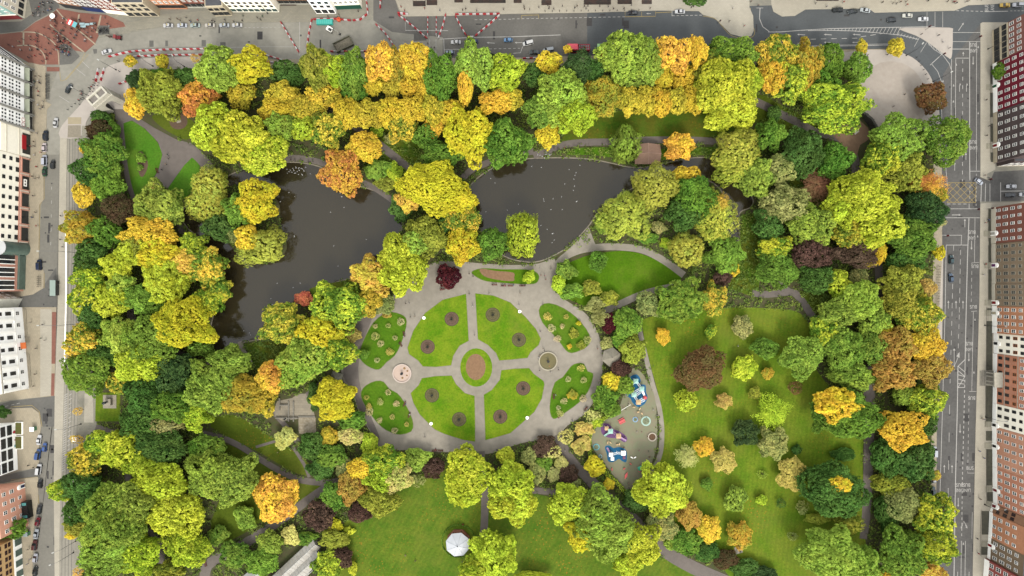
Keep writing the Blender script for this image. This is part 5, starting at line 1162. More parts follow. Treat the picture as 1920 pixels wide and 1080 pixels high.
# -- east belt
T(1504,288,44,40,'D','dg',"dark green tree right of the tall willow group, east belt",14)
T(1566,302,32,32,'D','gr2',"dark green tree next to the northeast path",13)
T(1464,316,26,26,'F','sage',"grey sage tree left of the pink brown spiky one",12)
T(1532,346,32,28,'S','pink',"pink brown spiky tree in the east belt",8)
T(1474,384,44,38,'D','sage',"large sage green tree below the pink brown spiky one",15)
T(1520,420,42,36,'D','lg2',"large green tree below the large sage one",16)
T(1440,420,26,28,'D','dg',"dark green tree at the channel's right bank",12)
T(1624,372,56,48,'D','yg',"huge lime tree in the east belt",21)
T(1650,424,44,40,'D','yg',"lower right crown of the huge east belt lime tree",18)
T(1580,392,32,34,'D','yg2',"left crown of the huge east belt lime tree",17)
T(1656,292,36,34,'D','gy',"yellow green tree below the northeast plaza's wall",15)
T(1700,320,34,34,'D','ol',"olive tree above the coral orange tree by the east road",14)
T(1742,344,34,24,'S','sal',"coral orange tree leaning over the east road",13)
T(1760,364,16,14,'D','goc',"olive gold low crown under the coral orange tree",10)
T(1736,394,38,34,'F','dd',"dark evergreen by the yellow box junction",14)
T(1712,446,44,36,'D','gr2',"dark green tree south of the evergreen by the junction",15)
T(1700,486,34,26,'F','dg',"dark tree with yellow sprigs at the east belt",11)
T(1594,436,30,28,'D','gyo',"green tree with orange patches under the huge lime tree",13)
T(1523,472,36,34,'F','pu',"dark purple round tree in the east belt",12)
T(1606,474,42,26,'F','pu',"brown purple tree with yellow fringe neighbour",11)
T(1650,470,9,22,'D','yy',"bright yellow narrow tree hugging the brown purple one",9)
T(1632,492,12,8,'D','yy',"bright yellow tuft below the narrow yellow tree",7)
T(1452,464,30,24,'D','gy',"green tree with yellow sprigs left of the dark purple tree",12)
T(1458,502,38,34,'D','gr2',"dark green tree left of the east path junction",12)
T(1530,522,34,28,'F','dg',"dark green tree below the dark purple one",11)
T(1570,532,24,24,'D','yg2',"lime tree left of the path in the east belt",10)
T(1610,520,18,16,'F','sage',"grey sage shrub left of the path in the east belt",6)
T(1694,530,36,34,'D','ol',"olive green tree by the cycle stands",14)
T(1736,540,18,16,'F','tan',"pale tan tree by the cycle stands",9)
T(1765,415,9,8,'T','pale',"pale yellow street sapling on the east pavement, upper one",6)
T(1760,474,10,13,'B','yl',"pale yellow street tree on the east pavement below the junction",7)
T(1615,562,36,32,'D','lg',"light green tree in the middle of the east belt",16)
T(1640,600,26,30,'D','lg2',"soft green tree left of the little yellow tree",12)
T(1572,590,34,28,'D','lg2',"light green tree at the east lawn's upper right",14)
T(1546,620,28,26,'D','gy',"lime green tree at the east lawn's right edge",12)
T(1656,616,16,17,'D','yy',"little bright yellow tree in the east belt",9)
T(1690,566,38,34,'D','ol',"olive tree below the cycle stands' olive tree",14)
T(1724,592,38,34,'D','gyo',"green orange mottled tree by the east road",15)
T(1738,646,32,30,'D','go2',"golden orange tree over the east road",15)
T(1505,666,38,38,'D','lg2',"round sage green tree at the east lawn's right edge",12)
T(1580,652,42,38,'D','gr',"green tree right of the round sage green one",14)
T(1630,652,24,28,'F','gr',"blue green tree in the east belt's middle",12)
T(1682,650,36,34,'D','bgo',"bronze olive tree left of the golden orange one",14)
T(1602,706,42,26,'D','lg2',"olive sage tree below the green tree, east belt",12)
T(1672,700,38,32,'D','bgo',"bronze brown tree in the east belt, lower of the pair",14)
T(1744,690,32,32,'D','bgo',"golden bronze tree over the east road",14)
T(1694,740,20,18,'D','lg2',"small olive tree left of the yellow speckled road tree",9)
T(1738,748,34,30,'D','gy',"yellow speckled green tree over the east road",12)
T(1592,780,58,44,'D','gr2',"big dark green tree below the olive sage one",16)
T(1568,760,38,30,'D','yy',"golden topped crown on the big dark green tree",19)
T(1544,780,24,30,'D','gr2',"dark green left crown under the golden topped one",13)
T(1692,806,40,36,'D','go2',"bright golden tree hanging over the east road",15)
T(1730,790,26,24,'F','dg',"dark green tree behind the bright golden road tree",10)
T(1720,866,36,34,'D','dg',"dark green tree by the parked cars, east belt",13)
T(1668,858,30,40,'F','dg',"dark shrubby tree right of the straight east path",9)
T(1750,891,12,9,'B','pea',"pale gold street tree over the parked white car",6)
T(1672,908,34,22,'F','ol',"olive shrubby tree right of the straight east path",9)
T(1692,946,32,30,'F','sage',"grey sage evergreen in the lower east belt",12)
T(1666,960,22,34,'F','dg',"dark low tree left of the grey sage evergreen",8)
T(1752,962,34,36,'D','gy',"green tree with yellow tint at the lower east road",16)
T(1756,1020,34,38,'D','gy',"lower twin of the yellow tinted road tree",15)
T(1565,922,58,50,'D','dg',"dark green tree with yellow sprays at the east lawn's right path",16)
T(1576,908,20,14,'D','yy',"yellow spray crown atop the dark green tree by the right path",17)
T(1534,973,22,10,'W','wg',"pale yellow low tree at the foot of the dark sprayed tree",6)
T(1594,980,28,20,'W','ol',"olive low tree right of the pale yellow low one",9)
T(1560,1044,60,48,'D','lg',"huge light green tree at the bottom right of the east lawn",19)
T(1614,1064,38,34,'D','lg',"right crown of the huge light green bottom tree",16)
T(1690,1040,46,42,'D','gr',"broad green tree at the bottom of the east belt",16)
T(1748,1072,22,16,'D','pea',"peach gold tree at the very bottom of the east road",11)
T(1658,1076,20,14,'D','go2',"golden orange tree at the bottom edge, east belt",10)
# -- south-west
T(226,842,34,36,'D','yg',"yellow green tree below the statue lawn",15)
T(186,832,24,22,'D','gy',"green tree with lime tips below the tram hatching",11)
T(160,866,34,28,'D','gyo',"dark green tree with gold patches by the tram line",12)
T(152,908,34,32,'D','dg',"dark green tree by the tram line, lower west side",13)
T(112,920,20,20,'D','gy',"yellow green tree projecting over the west road",12)
T(146,958,28,26,'D','dg',"darker green tree at the tram line's lower bend",11)
T(150,984,28,18,'F','ol',"olive tree at the tram line's lower bend",9)
T(300,836,50,32,'D','dg',"wide dark green tree in the southwest belt",14)
T(386,846,34,28,'D','gr2',"dark mid green tree below the terrace path",11)
T(262,868,30,30,'D','yg2',"lime tree above the biggest southwest tree",13)
T(302,902,48,36,'D','yg',"yellow green tree in the middle of the southwest belt",17)
T(330,964,48,42,'D','yg',"yellow green tree below its like neighbour, southwest belt",18)
T(392,888,44,42,'D','lg2',"olive lime tree at the southwest belt's right edge",16)
T(438,900,40,44,'D','lg2',"olive lime tree nearest the southwest path",16)
T(214,968,62,56,'D','lg2',"biggest green tree in the southwest corner",21)
T(252,940,36,32,'D','lg2',"upper right crown of the biggest southwest tree",18)
T(200,1040,52,44,'D','lg2',"lower crown of the biggest southwest tree at the bottom edge",17)
T(258,1040,40,38,'D','yg2',"lime tree right of the biggest southwest tree's lower crown",14)
T(350,1028,38,34,'D','yg2',"yellow green tree at the bottom near the southwest path fork",13)
T(316,1074,30,18,'D','ol',"olive gold tree at the bottom edge, southwest",10)
T(460,970,21,20,'B','lg2',"round green shrub on the southwest lawn",5)
T(410,1004,18,18,'B','gr',"mid green shrub by the southwest path fork",4)
T(135,1002,10,9,'B','yy',"little bright yellow street tree by the tram tracks",6)
T(154,1000,9,9,'F','dd',"tiny dark conifer beside the little yellow street tree",5)
T(145,1074,9,9,'T','pea',"little peach street sapling at the bottom of the tram tracks",5)
T(20,990,24,20,'D','gr2',"dark green tree between salmon house and tan block",9)
T(2,772,14,10,'D','dg',"dark green tree in the side street at the left edge",7)
T(440,1040,26,22,'D','gr2',"green tree left of the glasshouse path",7)
T(490,1052,30,26,'D','gr',"green tree at the glasshouse's left end",8)
T(506,1018,24,20,'D','lg2',"lime green tree above the glasshouse",7)
# -- south middle
T(515,934,44,42,'D','ora',"vivid orange tree on the southwest lawn",12)
T(600,967,27,27,'F','pu',"round dark purple tree by the south path",9)
T(626,930,24,24,'D','gr2',"round blue green tree where the south paths fork",9)
T(658,914,24,30,'D','bgo',"bronze tree right of the round blue green one",10)
T(712,940,36,26,'D','ol',"olive tree on the bandstand lawn's upper left edge",11)
T(676,960,24,18,'F','pu',"purple low tree under the bronze and olive trees",6)
T(676,878,20,22,'D','yy',"yellow tree at the left of the variegated group",11)
T(720,862,38,26,'D','gy',"variegated yellow green tree below the garden ring",12)
T(712,898,30,24,'D','yg2',"lime tree in the variegated group's lower left",11)
T(744,896,26,28,'D','cream',"cream variegated tree at the group's right",10)
T(780,862,28,20,'B','lg2',"green shrub mound by the ring path's red bench",5)
T(812,878,22,16,'F','pu',"purple shrub left of the tall lime pair",5)
T(782,900,14,12,'T','sage',"small sage shrub below the green shrub mound",3)
T(877,880,42,38,'D','yg',"lime tree left of the short path to the bandstand",15)
T(872,916,38,32,'D','yg',"lower crown of the lime tree left of the bandstand path",13)
T(958,906,42,36,'D','yg',"lime tree right of the short path to the bandstand",16)
T(962,944,44,36,'D','yg',"lower crown of the lime tree right of the bandstand path",15)
T(948,855,17,15,'D','yg',"small round lime tree at the garden ring's bottom",7)
T(928,1040,44,40,'D','yg',"lime tree touching the bandstand's right side",15)
T(900,1070,36,24,'D','yg2',"lower lime crown at the bottom edge below the bandstand",12)
T(535,822,18,20,'B','cream',"pale cream green shrub by the southwest path",5)
T(658,817,24,15,'D','cream',"pale cream mounded shrub below the olive yellow tree",6)
T(694,836,16,24,'D','yg2',"bright lime upright shrub at the garden ring's lower left",6)
T(616,818,18,16,'F','ogo',"brown gold shrub right of the pale stone terrace",4)
T(584,836,24,22,'D','dg',"dark shrub mass below the pale stone terrace",6)
T(622,856,26,22,'D','gr2',"dark green shrub right of the terrace shrubs",6)
T(600,880,22,18,'D','dg',"dark green shrub above the south path fork",5)
T(646,876,20,18,'F','sage',"sage shrub near the yellow variegated group",5)
T(546,1004,16,18,'B','cream',"cream yellow shrub by the south path above the glasshouse",4)
T(575,1010,22,12,'B','gr2',"green shrub bank beside the glasshouse",3)
T(612,1060,26,26,'D','gy',"lime green tree right of the glasshouse",8)
T(642,1044,18,20,'F','pu',"purple tree at the bandstand lawn's left edge",6)
T(662,1066,8,12,'B','yg',"yellow upright shrub at the bandstand lawn's left edge",4)
T(628,1012,26,18,'F','ol',"olive brown shrub right of the glasshouse's end",5)
T(628,984,14,12,'B','yl',"small yellow shrub below the round purple tree",3)
T(655,996,9,7,'B','yg',"tiny bright lime shrub on the bandstand lawn",2)
T(1022,838,24,18,'F','pu',"purple and cream shrub in the south garden bed",4)
T(1036,846,18,14,'T','cream',"cream feathery shrub right of the purple one, south garden bed",4)
T(992,856,14,16,'B','sage',"sage shrub at the left of the south garden bed",4)
T(1006,888,15,20,'B','sage',"grey green shrub at the bottom left of the south garden bed",4)
T(1020,868,16,14,'B','gr2',"dark green shrub at the heart of the south garden bed",3)
T(1040,890,13,13,'B','pale',"pale cream ball shrub in the south garden bed's lower right",3)
T(1052,868,12,12,'B','pale',"pale cream shrub at the south garden bed's right edge",3)
T(1066,890,16,18,'F','pu',"dark purple shrub by the pale path below the garden ring",4)
T(1078,906,12,9,'B','sage',"olive sage shrub under the dark purple one by the path",3)
T(1090,834,16,18,'B','tan',"tan shrub left of the curved hedge",4)
T(1116,874,18,18,'D','yl',"golden olive shrub tree at the playground hedge's bend",6)
T(1142,908,11,9,'B','yy',"small yellow shrub left of the straight playground hedge",3)
T(1062,820,14,14,'T','cream',"cream flowered shrub at the path corner above the hedge",3)
T(1240,918,48,46,'D','yg',"big round lime tree below the playground",14)
T(1284,916,14,16,'D','yg2',"small lime crown on the right of the big round lime tree",8)
T(1068,946,38,36,'D','yg',"lime tree at the left of the south group",14)
T(1122,970,52,46,'D','lg2',"big green tree at the heart of the south group",17)
T(1144,1010,46,38,'D','lg',"lower green crown of the south group",16)
T(1090,1000,30,28,'D','yl',"yellower crown at the lower left of the south group",13)
T(1200,1022,36,38,'D','yg',"lime tree at the right of the south group",14)
T(1178,1058,26,24,'D','yg',"lime crown at the bottom tip of the south group",12)
T(1240,985,30,28,'F','sage',"grey sage tree beside the south path's bank",7)
T(1286,1016,28,22,'F','gr2',"dark green shrub on the south path's bank below the sage tree",5)
T(1256,1020,11,11,'B','lg',"pale mint shrub on the south path's bank",3)
T(1328,1036,24,16,'F','dg',"dark shrub on the south path's bank, middle",4)
T(1362,1050,24,16,'F','br',"brown green shrub on the south path's bank",4)
T(1396,1066,28,16,'F','dg',"dark shrub at the bottom of the south path's bank",4)
T(1432,1076,24,14,'F','dd',"very dark shrub at the bottom edge right of the bank",4)
T(1196,938,26,20,'F','dg',"dark shrub between path and playground's tip",5)
T(1000,1084,30,12,'B','yg',"lime tree top just showing at the bottom edge",6)
twig = [(752,603,"T"),(704,612,""),(703,630,""),(741,633,""),(728,610,""),(713,644,""),(731,660,""),(707,676,""),(687,746,""),(692,762,""),(713,753,""),(727,736,""),(743,757,""),(735,782,""),(762,796,""),(692,772,""),(712,788,""),(740,808,""),(1054,612,""),(1045,635,""),(1102,637,""),(1062,594,""),(1027,594,""),(1034,616,""),(1089,690,""),(1066,711,""),(1093,748,""),(1050,775,""),(1047,765,""),(1094,712,""),(1057,752,"")]
def plant(x, y, rx, ry, kind, pal, label, h=None, cat=None, seed=0, group=None, trunk=True):
    rng = random.Random(seed*7919+int(x)*31+int(y))
    rpx = math.sqrt(rx*ry); r0 = rpx*S
    hh = h if h else max(1.2, min(21, 4.2+1.25*r0) if r0 > 3 else r0*2.1)
    k = (H-hh*.66)/H; R_x, R_y = rx*S*k*.99, ry*S*k*.99; r = math.sqrt(R_x*R_y)
    a = min(r*.85, hh*.46); zc = hh-a
    gx, gy = P(x, y, zc+a*.25)
    me, R = proto(kind, r, rng)
    small = r < 2.6
    root = empty("shrub" if (hh < 5.6) else "tree", (gx,gy,ZP), 0, label, cat or ("shrub" if hh < 5.6 else "tree"), group)
    ellip = abs(math.log(R_x/R_y)) > .12
    rz = (rng.choice((0,PI)) if ellip else rng.uniform(0,2*PI))
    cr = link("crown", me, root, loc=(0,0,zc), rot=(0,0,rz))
    az = .78
    cr.scale = (R_x/R, R_y/R, a/(R*az))
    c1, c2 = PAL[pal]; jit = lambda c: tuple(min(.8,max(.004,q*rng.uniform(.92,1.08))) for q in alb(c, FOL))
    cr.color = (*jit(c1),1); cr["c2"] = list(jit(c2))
    if not (kind in 'B' and r < 2.0):
        tk = link("trunk", TRUNKS[rng.randrange(4)], root, loc=(0,0,0), rot=(0,0,rng.uniform(0,6))); tk.scale = (r*.8, r*.8, zc)
    return root
for i, t in enumerate(TREES): plant(*t, seed=i)
for i, (x,y,_) in enumerate(twig):
    side = ("upper left" if y < 700 else "lower left") if x < 900 else ("upper right" if y < 680 else "lower right")
    rr = random.Random(i).uniform(4.0,7.5)
    plant(x, y, rr, rr, 'T', random.Random(i+3).choice(('spk','spk','pale','tan')), "thin straw coloured rose shrub on the %s side lawn of the formal garden" % side, 1.7, 'shrub', seed=900+i, group="rose shrubs on the %s side lawn" % side)
for i,(x,y,r,p,lb) in enumerate(((1076,625,8,'ol',"olive bush in the upper right side lawn"),(1085,606,4,'yl',"tiny yellow bush high in the upper right side lawn"),(1068,650,4,'go2',"tiny orange bush low in the upper right side lawn"),(1089,648,7,'ol',"dark olive bush at the foot of the upper right side lawn"),(1073,741,8,'goc',"yellow round bush in the lower right side lawn"),(265,296,8,'gr',"green shrub in the brown bed of the northwest lawn"),(262,314,5,'gr',"small green shrub below the larger one in the northwest bed"),(725,589,7,'bgo',"bronze bush at the top of the upper left side lawn"))):
    plant(x,y,r,r,'B',p,lb,1.8,'shrub',seed=1200+i)
# undergrowth: shrubs and ivy that fill the belts between the trees
rng = np.random.default_rng(5)
X = rng.uniform(130,1770,42000); Y = rng.uniform(95,1090,42000)
ok = inside(PARK, X, Y)
bad = [LAKE1, LAKE2, PLAZA, OVAL, EAST, SOUTH, NORTH, NW1, NW2, NW3, PLAY]+SW+[[(176,730),(228,730),(228,794),(176,794)],[(510,740),(600,740),(600,822),(510,822)],[(1556,225),(1640,225),(1640,300),(1556,300)],[(480,1090),(480,1060),(590,1000),(620,1030),(570,1090)],[(200,200),(250,170),(300,230),(380,300),(300,360),(250,260)],
       [(1040,475),(1120,450),(1290,500),(1290,530),(1040,540)],[(1044,812),(1130,930),(1240,1020),(1400,1090),(1320,1095),(1180,990),(1100,915),(1035,835)],[(610,690),(646,690),(646,740),(610,740)]]
for b_ in bad: ok &= ~inside(b_, X, Y)
isl = inside(ISLAND, X, Y); ok |= isl
PATHPTS = []
for o in COL.objects:
    if o.name.startswith("park_path"):
        v = np.array([(vv.co.x, vv.co.y) for vv in o.data.vertices]); PATHPTS.append((o, v))
bmk = np.zeros(len(X), bool)
for o, v in PATHPTS:
    for f in o.data.polygons:
        p = [(v[i][0]/S+960, 540-v[i][1]/S) for i in f.vertices]
        bx = [q[0] for q in p]; by = [q[1] for q in p]
        sel = np.where((X > min(bx)-1) & (X < max(bx)+1) & (Y > min(by)-1) & (Y < max(by)+1))[0]
        if len(sel): bmk[sel] |= inside(p, X[sel], Y[sel])
ok &= ~bmk
X, Y = X[ok], Y[ok]; m = len(X); rr = rng.uniform(.5,1.5,m); hb = rr*rng.uniform(.8,1.5,m)
nl = 9; pi_ = np.repeat(np.arange(m), nl)
hd = unit(rng.normal(size=(m*nl,3))); hd[:,2] = np.abs(hd[:,2])
c = np.stack([(X[pi_]-960)*S+hd[:,0]*rr[pi_], (540-Y[pi_])*S+hd[:,1]*rr[pi_], ZP+hd[:,2]*hb[pi_]+.05],1)
um = quads_mesh("undergrowth", c, unit(hd+np.array([0,0,.6])+rng.normal(size=hd.shape)*.3), rng.uniform(.25,.5,m*nl), rng.uniform(-.2,.2,m)[pi_]+rng.uniform(-.2,.2,m*nl), rng)
uo = link("undergrowth", um, kind='stuff', label="low dark green shrubs and ivy between the park's trees"); uo.color = (*alb((92,114,48),FOL),1); uo["c2"] = list(alb((118,130,54),FOL)); uo["category"] = "ground cover"
# clipped hedges
def hedge(pts, w, h, label, pal):
    L_, R_ = ribbon_px(pts, w, True); n = len(L_); lp = [P3(*p, 0) for p in L_]; rp = [P3(*p, 0) for p in R_]
    cs, ns = [], []; r_ = np.random.default_rng(int(pts[0][0]))
    for i in range(n-1):
        ln = (lp[i+1]-lp[i]).length; cnt = int(ln*S*0+ln*60)
        for k in range(max(10,cnt)):
            t, u = r_.random(), r_.random(); a = lp[i].lerp(lp[i+1],t); b_ = rp[i].lerp(rp[i+1],t); q = a.lerp(b_,u)
            face = r_.integers(0,3)
            if face == 0: cs.append((q.x,q.y,h+ZP)); ns.append((0,0,1))
            else:
                e = a if face == 1 else b_; o_ = (a-b_).normalized()*(1 if face == 1 else -1); cs.append((e.x,e.y,ZP+r_.random()*h)); ns.append((o_.x,o_.y,.3))
    cs, ns = np.array(cs), np.array(ns); mm = len(cs)
    me = quads_mesh("hedge", cs+r_.normal(size=cs.shape)*.06, ns+r_.normal(size=ns.shape)*.35, r_.uniform(.14,.3,mm), r_.uniform(-.3,.3,mm), r_)
    mb = MB(); mb.add([(p.x,p.y,z) for z in (ZP,ZP+h-.12) for p in lp+rp[::-1]], [tuple(range(2*n,4*n))]+[(i,(i+1)%(2*n),2*n+(i+1)%(2*n),2*n+i) for i in range(2*n)])
    o = link("hedge", me, label=label, cat="hedge"); c1, c2 = PAL[pal]; o.color = (*alb(c1,FOL),1); o["c2"] = list(alb(c2,FOL))
    mb.build("hedge_core", M("hedge_core",(60,80,26),.95,.2,2), o)
hedge([(1140,778),(1122,790),(1108,806),(1104,826),(1106,850),(1112,862)], 7, 1.6, "curved clipped hedge round the playground's left side", 'yg2')
hedge([(1124,876),(1140,890),(1160,908),(1173,924)], 7, 1.4, "straight clipped hedge at the playground's bottom left", 'yg2')
hedge(ell(860,1014,31,31,20)[4:20], 1.0, .4, "low circular hedge ring round the bandstand", 'gr2')
for k,(x,y) in enumerate(((842,996),(875,987),(838,1030),(855,986))): pass
# ------------------------------------------------------------------ park structures, monuments, street furniture
# triumphal arch: front faces south-east
t = empty("stone_arch", P3(216,196,0), math.radians(41), "pale granite triumphal arch at the park's northwest entrance", "arch")
AW, AD, AH, OW = 9.0, 4.4, 10.6, 4.0
m_ = MB()
arc = [(math.cos(PI*k/14)*OW/2, 5.2+math.sin(PI*k/14)*OW/2) for k in range(15)]
out = [(AW/2,0),(AW/2,AH-1.6),(-AW/2,AH-1.6),(-AW/2,0),(-OW/2,0)]+[(-a,b_) for a,b_ in arc][0:15]+[(OW/2,0)]
front = [(x,-AD/2,z) for x,z in out]; backp = [(x,AD/2,z) for x,z in out]; n = len(out)
tri = tessellate_polygon([[Vector((x,z,0)) for x,z in out]])
m_.add(front+backp, [tuple(q) for q in tri]+[tuple(n+i for i in reversed(q)) for q in tri]+[(i,(i+1)%n,n+(i+1)%n,n+i) for i in range(n)])
m_.build("piers", STONE, t)
m_ = MB(); m_.box(-AW/2-.35,-AD/2-.35,AH-1.6,AW/2+.35,AD/2+.35,AH-1.1); m_.build("cornice", STONE, t)
m_ = MB(); m_.box(-AW/2+.1,-AD/2+.1,AH-1.1,AW/2-.1,-AD/2+.8,AH+.9); m_.box(-AW/2+.1,AD/2-.8,AH-1.1,AW/2-.1,AD/2-.1,AH+.9); m_.box(-AW/2+.1,-AD/2+.8,AH-1.1,-AW/2+.8,AD/2-.8,AH+.9); m_.box(AW/2-.8,-AD/2+.8,AH-1.1,AW/2-.1,AD/2-.8,AH+.9); m_.box(-.5,-AD/2+.8,AH-1.1,.5,AD/2-.8,AH+.5)
m_.build("attic", STONE, t); m_ = MB(); m_.box(-AW/2+.8,-AD/2+.8,AH-1.1,-.5,AD/2-.8,AH+.3); m_.box(.5,-AD/2+.8,AH-1.1,AW/2-.8,AD/2-.8,AH+.3); m_.build("lead_roof", M("lead_roof",(150,142,132),.7,.2,1), t)
m_ = MB(); m_.box(-OW/2,-AD/2-.02,0,-OW/2+.12,AD/2-.6,4.4); m_.box(OW/2-.12,-AD/2-.02,0,OW/2,AD/2-.6,4.4); m_.build("gate", DARK, t)
for k,(sx) in enumerate((-1,1)):
    w_ = empty("gate_pier", P3(216,196)+Vector((sx*0,0,0)), 0, None, None); bpy.data.objects.remove(w_)
# bandstand
bx = P3(860,1012.5,0); t = empty("bandstand", bx, 0, "white roofed octagonal bandstand on the south lawn", "bandstand"); bs = .96
RB = 23*S*.985
m_ = MB(); m_.lathe(0,0,[(RB*.98,0),(RB*.98,1.1),(RB*.9,1.15)],8,ph=PI/8); m_.build("base", M("brick_base",(182,120,92),.9,.2,1), t)
m_ = MB(); m_.lathe(0,0,[(RB,4.4),(RB*1.0,4.55),(RB*.5,5.6),(.15,6.3)],8,ph=PI/8+.1); m_.build("canopy_roof", M("canopy_white",(232,236,240),.45,.04,.5), t)
m_ = MB()
for k in range(8):
    a = 2*PI*k/8+PI/8+.1; m_.tube([(math.cos(a)*RB*1.003,math.sin(a)*RB*1.003,4.58),(math.cos(a)*RB*.5,math.sin(a)*RB*.5,5.64),(0,0,6.36)],.05,4)
m_.build("roof_rib", M("rib_pale",(206,212,216),.5,.05,1), t)
for k in range(8):
    a = 2*PI*k/8+PI/8+.1; m_ = MB(); m_.lathe(math.cos(a)*RB*.86,math.sin(a)*RB*.86,[(.14,1.15),(.09,1.4),(.08,4.2),(.16,4.4)],8); m_.build("post", DARK, t)
m_ = MB(); m_.lathe(0,0,[(.12,6.3),(.2,6.6),(.03,7.3)],8); m_.build("finial", DARK, t)
# lakeside shelter: square hipped pavilion with gablets
t = empty("lakeside_shelter", P3(1211,292,0), 0, "brown tiled square shelter with cross ridged roof on the east lake's north shore", "shelter")
TILE = M("clay_tiles",(172,138,116),.9,.16,1.6)
w2, d2 = 5.6, 4.4; m_ = MB()
rp = [(-w2,-d2,2.9),(w2,-d2,2.9),(w2,d2,2.9),(-w2,d2,2.9),(0,0,5.6),(0,-d2-.3,4.2),(w2+.3,0,4.2),(0,d2+.3,4.2),(-w2-.3,0,4.2)]
m_.add(rp, [(0,5,4),(5,1,4),(1,6,4),(6,2,4),(2,7,4),(7,3,4),(3,8,4),(8,0,4),(0,1,5),(1,2,6),(2,3,7),(3,0,8)]); m_.build("roof", TILE, t)
m_ = MB()
for q in rp[5:]: m_.tube([(0,0,5.64),(q[0],q[1],q[2]+.04)],.12,4)
m_.build("ridge", M("ridge_tile",(204,168,146),.9,.1,1), t)
for sx in (-1,1):
    for sy in (-1,1): m_ = MB(); m_.lathe(sx*(w2-.5),sy*(d2-.5),[(.16,0),(.12,.3),(.12,2.95)],8); m_.build("post", M("timber_dark",(98,72,52),.9,.2,2), t)
m_ = MB(); m_.box(-w2+.6,d2-.8,.0,w2-.6,d2-.62,2.7); m_.box(-w2+1,d2-1.4,.0,w2-1,d2-.82,.46); m_.build("bench_wall", M("timber_mid",(132,100,72),.9,.2,2), t)
# kiosks of the formal garden
def kiosk(x,y,r,n,rz,h,label,mat):
    t = empty("garden_shelter", P3(x,y), rz, label, "shelter")
    m_ = MB(); m_.lathe(0,0,[(r,h*.55),(r*1.0,h*.58),(r*.35,h*.86),(.05,h)],n); m_.build("roof", mat, t)
    m_ = MB(); m_.lathe(0,0,[(r*.8,0),(r*.8,h*.55)],n); m_.build("wall", M("timber_wall",(110,96,80),.9,.2,2), t)
    m_ = MB(); m_.lathe(0,0,[(.12,h-.05),(.16,h+.15),(.02,h+.7)],6); m_.build("finial", DARK, t)
kiosk(1144,668,4.4,6,.35,5.2,"grey slated six sided kiosk right of the formal garden",M("kiosk_slate",(170,162,142),.8,.2,.9))
kiosk(634,707,3.6,4,.5,4.6,"small grey slated shelter left of the formal garden",M("kiosk_slate2",(150,146,128),.8,.2,.9))
# fountains
def fountain(x,y,label,fill,rim,dirt):
    t = empty("fountain", P3(x,y), 0, label, "fountain", )
    m_ = MB(); m_.lathe(0,0,[(4.25,ZP),(4.25,.65),(3.75,.65),(3.75,.3)],36,caps=False); m_.build("basin_rim", rim, t)
    m_ = MB(); m_.lathe(0,0,[(3.76,.25),(3.76,.34)],36); m_.build("basin_floor", fill, t)
    m_ = MB(); m_.lathe(0,0,[(.55,.34),(.5,.6),(.18,.8),(.2,1.5),(.62,1.75),(.6,1.85),(.1,1.8),(.08,2.3)],12); m_.build("jet_pedestal", DARK, t)
    for k,(dx,dy,r) in enumerate(dirt):
        m_ = MB(); m_.lathe(dx,dy,[(r,.342),(r*.9,.40),(r*.3,.55)],8); m_.build("drift_of_leaves", M("leaf_drift",(176,140,92),.95,.25,2), t)
fountain(754,700,"round fountain basin drained to pale pink floor, west side of the formal garden",M("pink_basin",(226,200,180),.7,.06,.8),M("basin_rim_pink",(232,212,196),.7,.06,1),[(1.1,2.3,.55),(2.4,1.1,.45),(2.2,-.9,.4),(.2,-2.0,.5)])
fountain(1027.5,677,"round fountain basin with murky green water, east side of the formal garden",M("murky_water",(128,118,72),.25,.12,.5),M("basin_rim_grey",(206,196,170),.8,.08,1),[(.6,-2.2,.4)])
# urn planters and palms of the round beds
for i,(x,y,k) in enumerate(ROUND):
    nm = ["upper left lawn quarter, right bed","upper left lawn quarter, left bed","upper right lawn quarter, left bed","upper right lawn quarter, right bed","lower left lawn quarter, left bed","lower left lawn quarter, right bed","lower right lawn quarter, left bed","lower right lawn quarter, right bed"][i]
    t = empty("urn_planter", P3(x,y,ZP+.02), 0, "dark urn with spiky plant, formal garden's %s" % nm, "planter", "urns in the round beds")
    m_ = MB(); m_.lathe(0,0,[(.5,0),(.4,.25),(.16,.4),(.2,.6),(.5,.95),(.42,1.0)],10); m_.build("urn", DARK, t)
    m_ = MB()
    for q in range(14):
        a = 2*PI*q/14; r = 1.0+.35*(q%3); m_.add([(0,0,.95),(math.cos(a+.12)*r*.5,math.sin(a+.12)*r*.5,1.6),(math.cos(a)*r,math.sin(a)*r,1.35),(math.cos(a-.12)*r*.5,math.sin(a-.12)*r*.5,1.6)],[(0,1,2,3)])
    m_.build("spiky_plant", M("spiky_leaf",(58,64,40),.8,.2,2), t)
# white ring bollard lights / tree guards of the lawns
for i,(x,y,w) in enumerate(((795,596,"upper left"),(974.5,584,"upper right"),(808.5,794,"lower left"),(988.5,783,"lower right"))):
    t = MB(); t.lathe(*P(x,y),[(.7,ZP+.02),(.7,.5),(.35,.55),(.3,.3)],14,caps=False); o = t.build("tree_collar", WHITE); tag(o,"white ring collar at the outer edge of the formal garden's %s lawn" % w,"collar","white collars on the formal lawns")
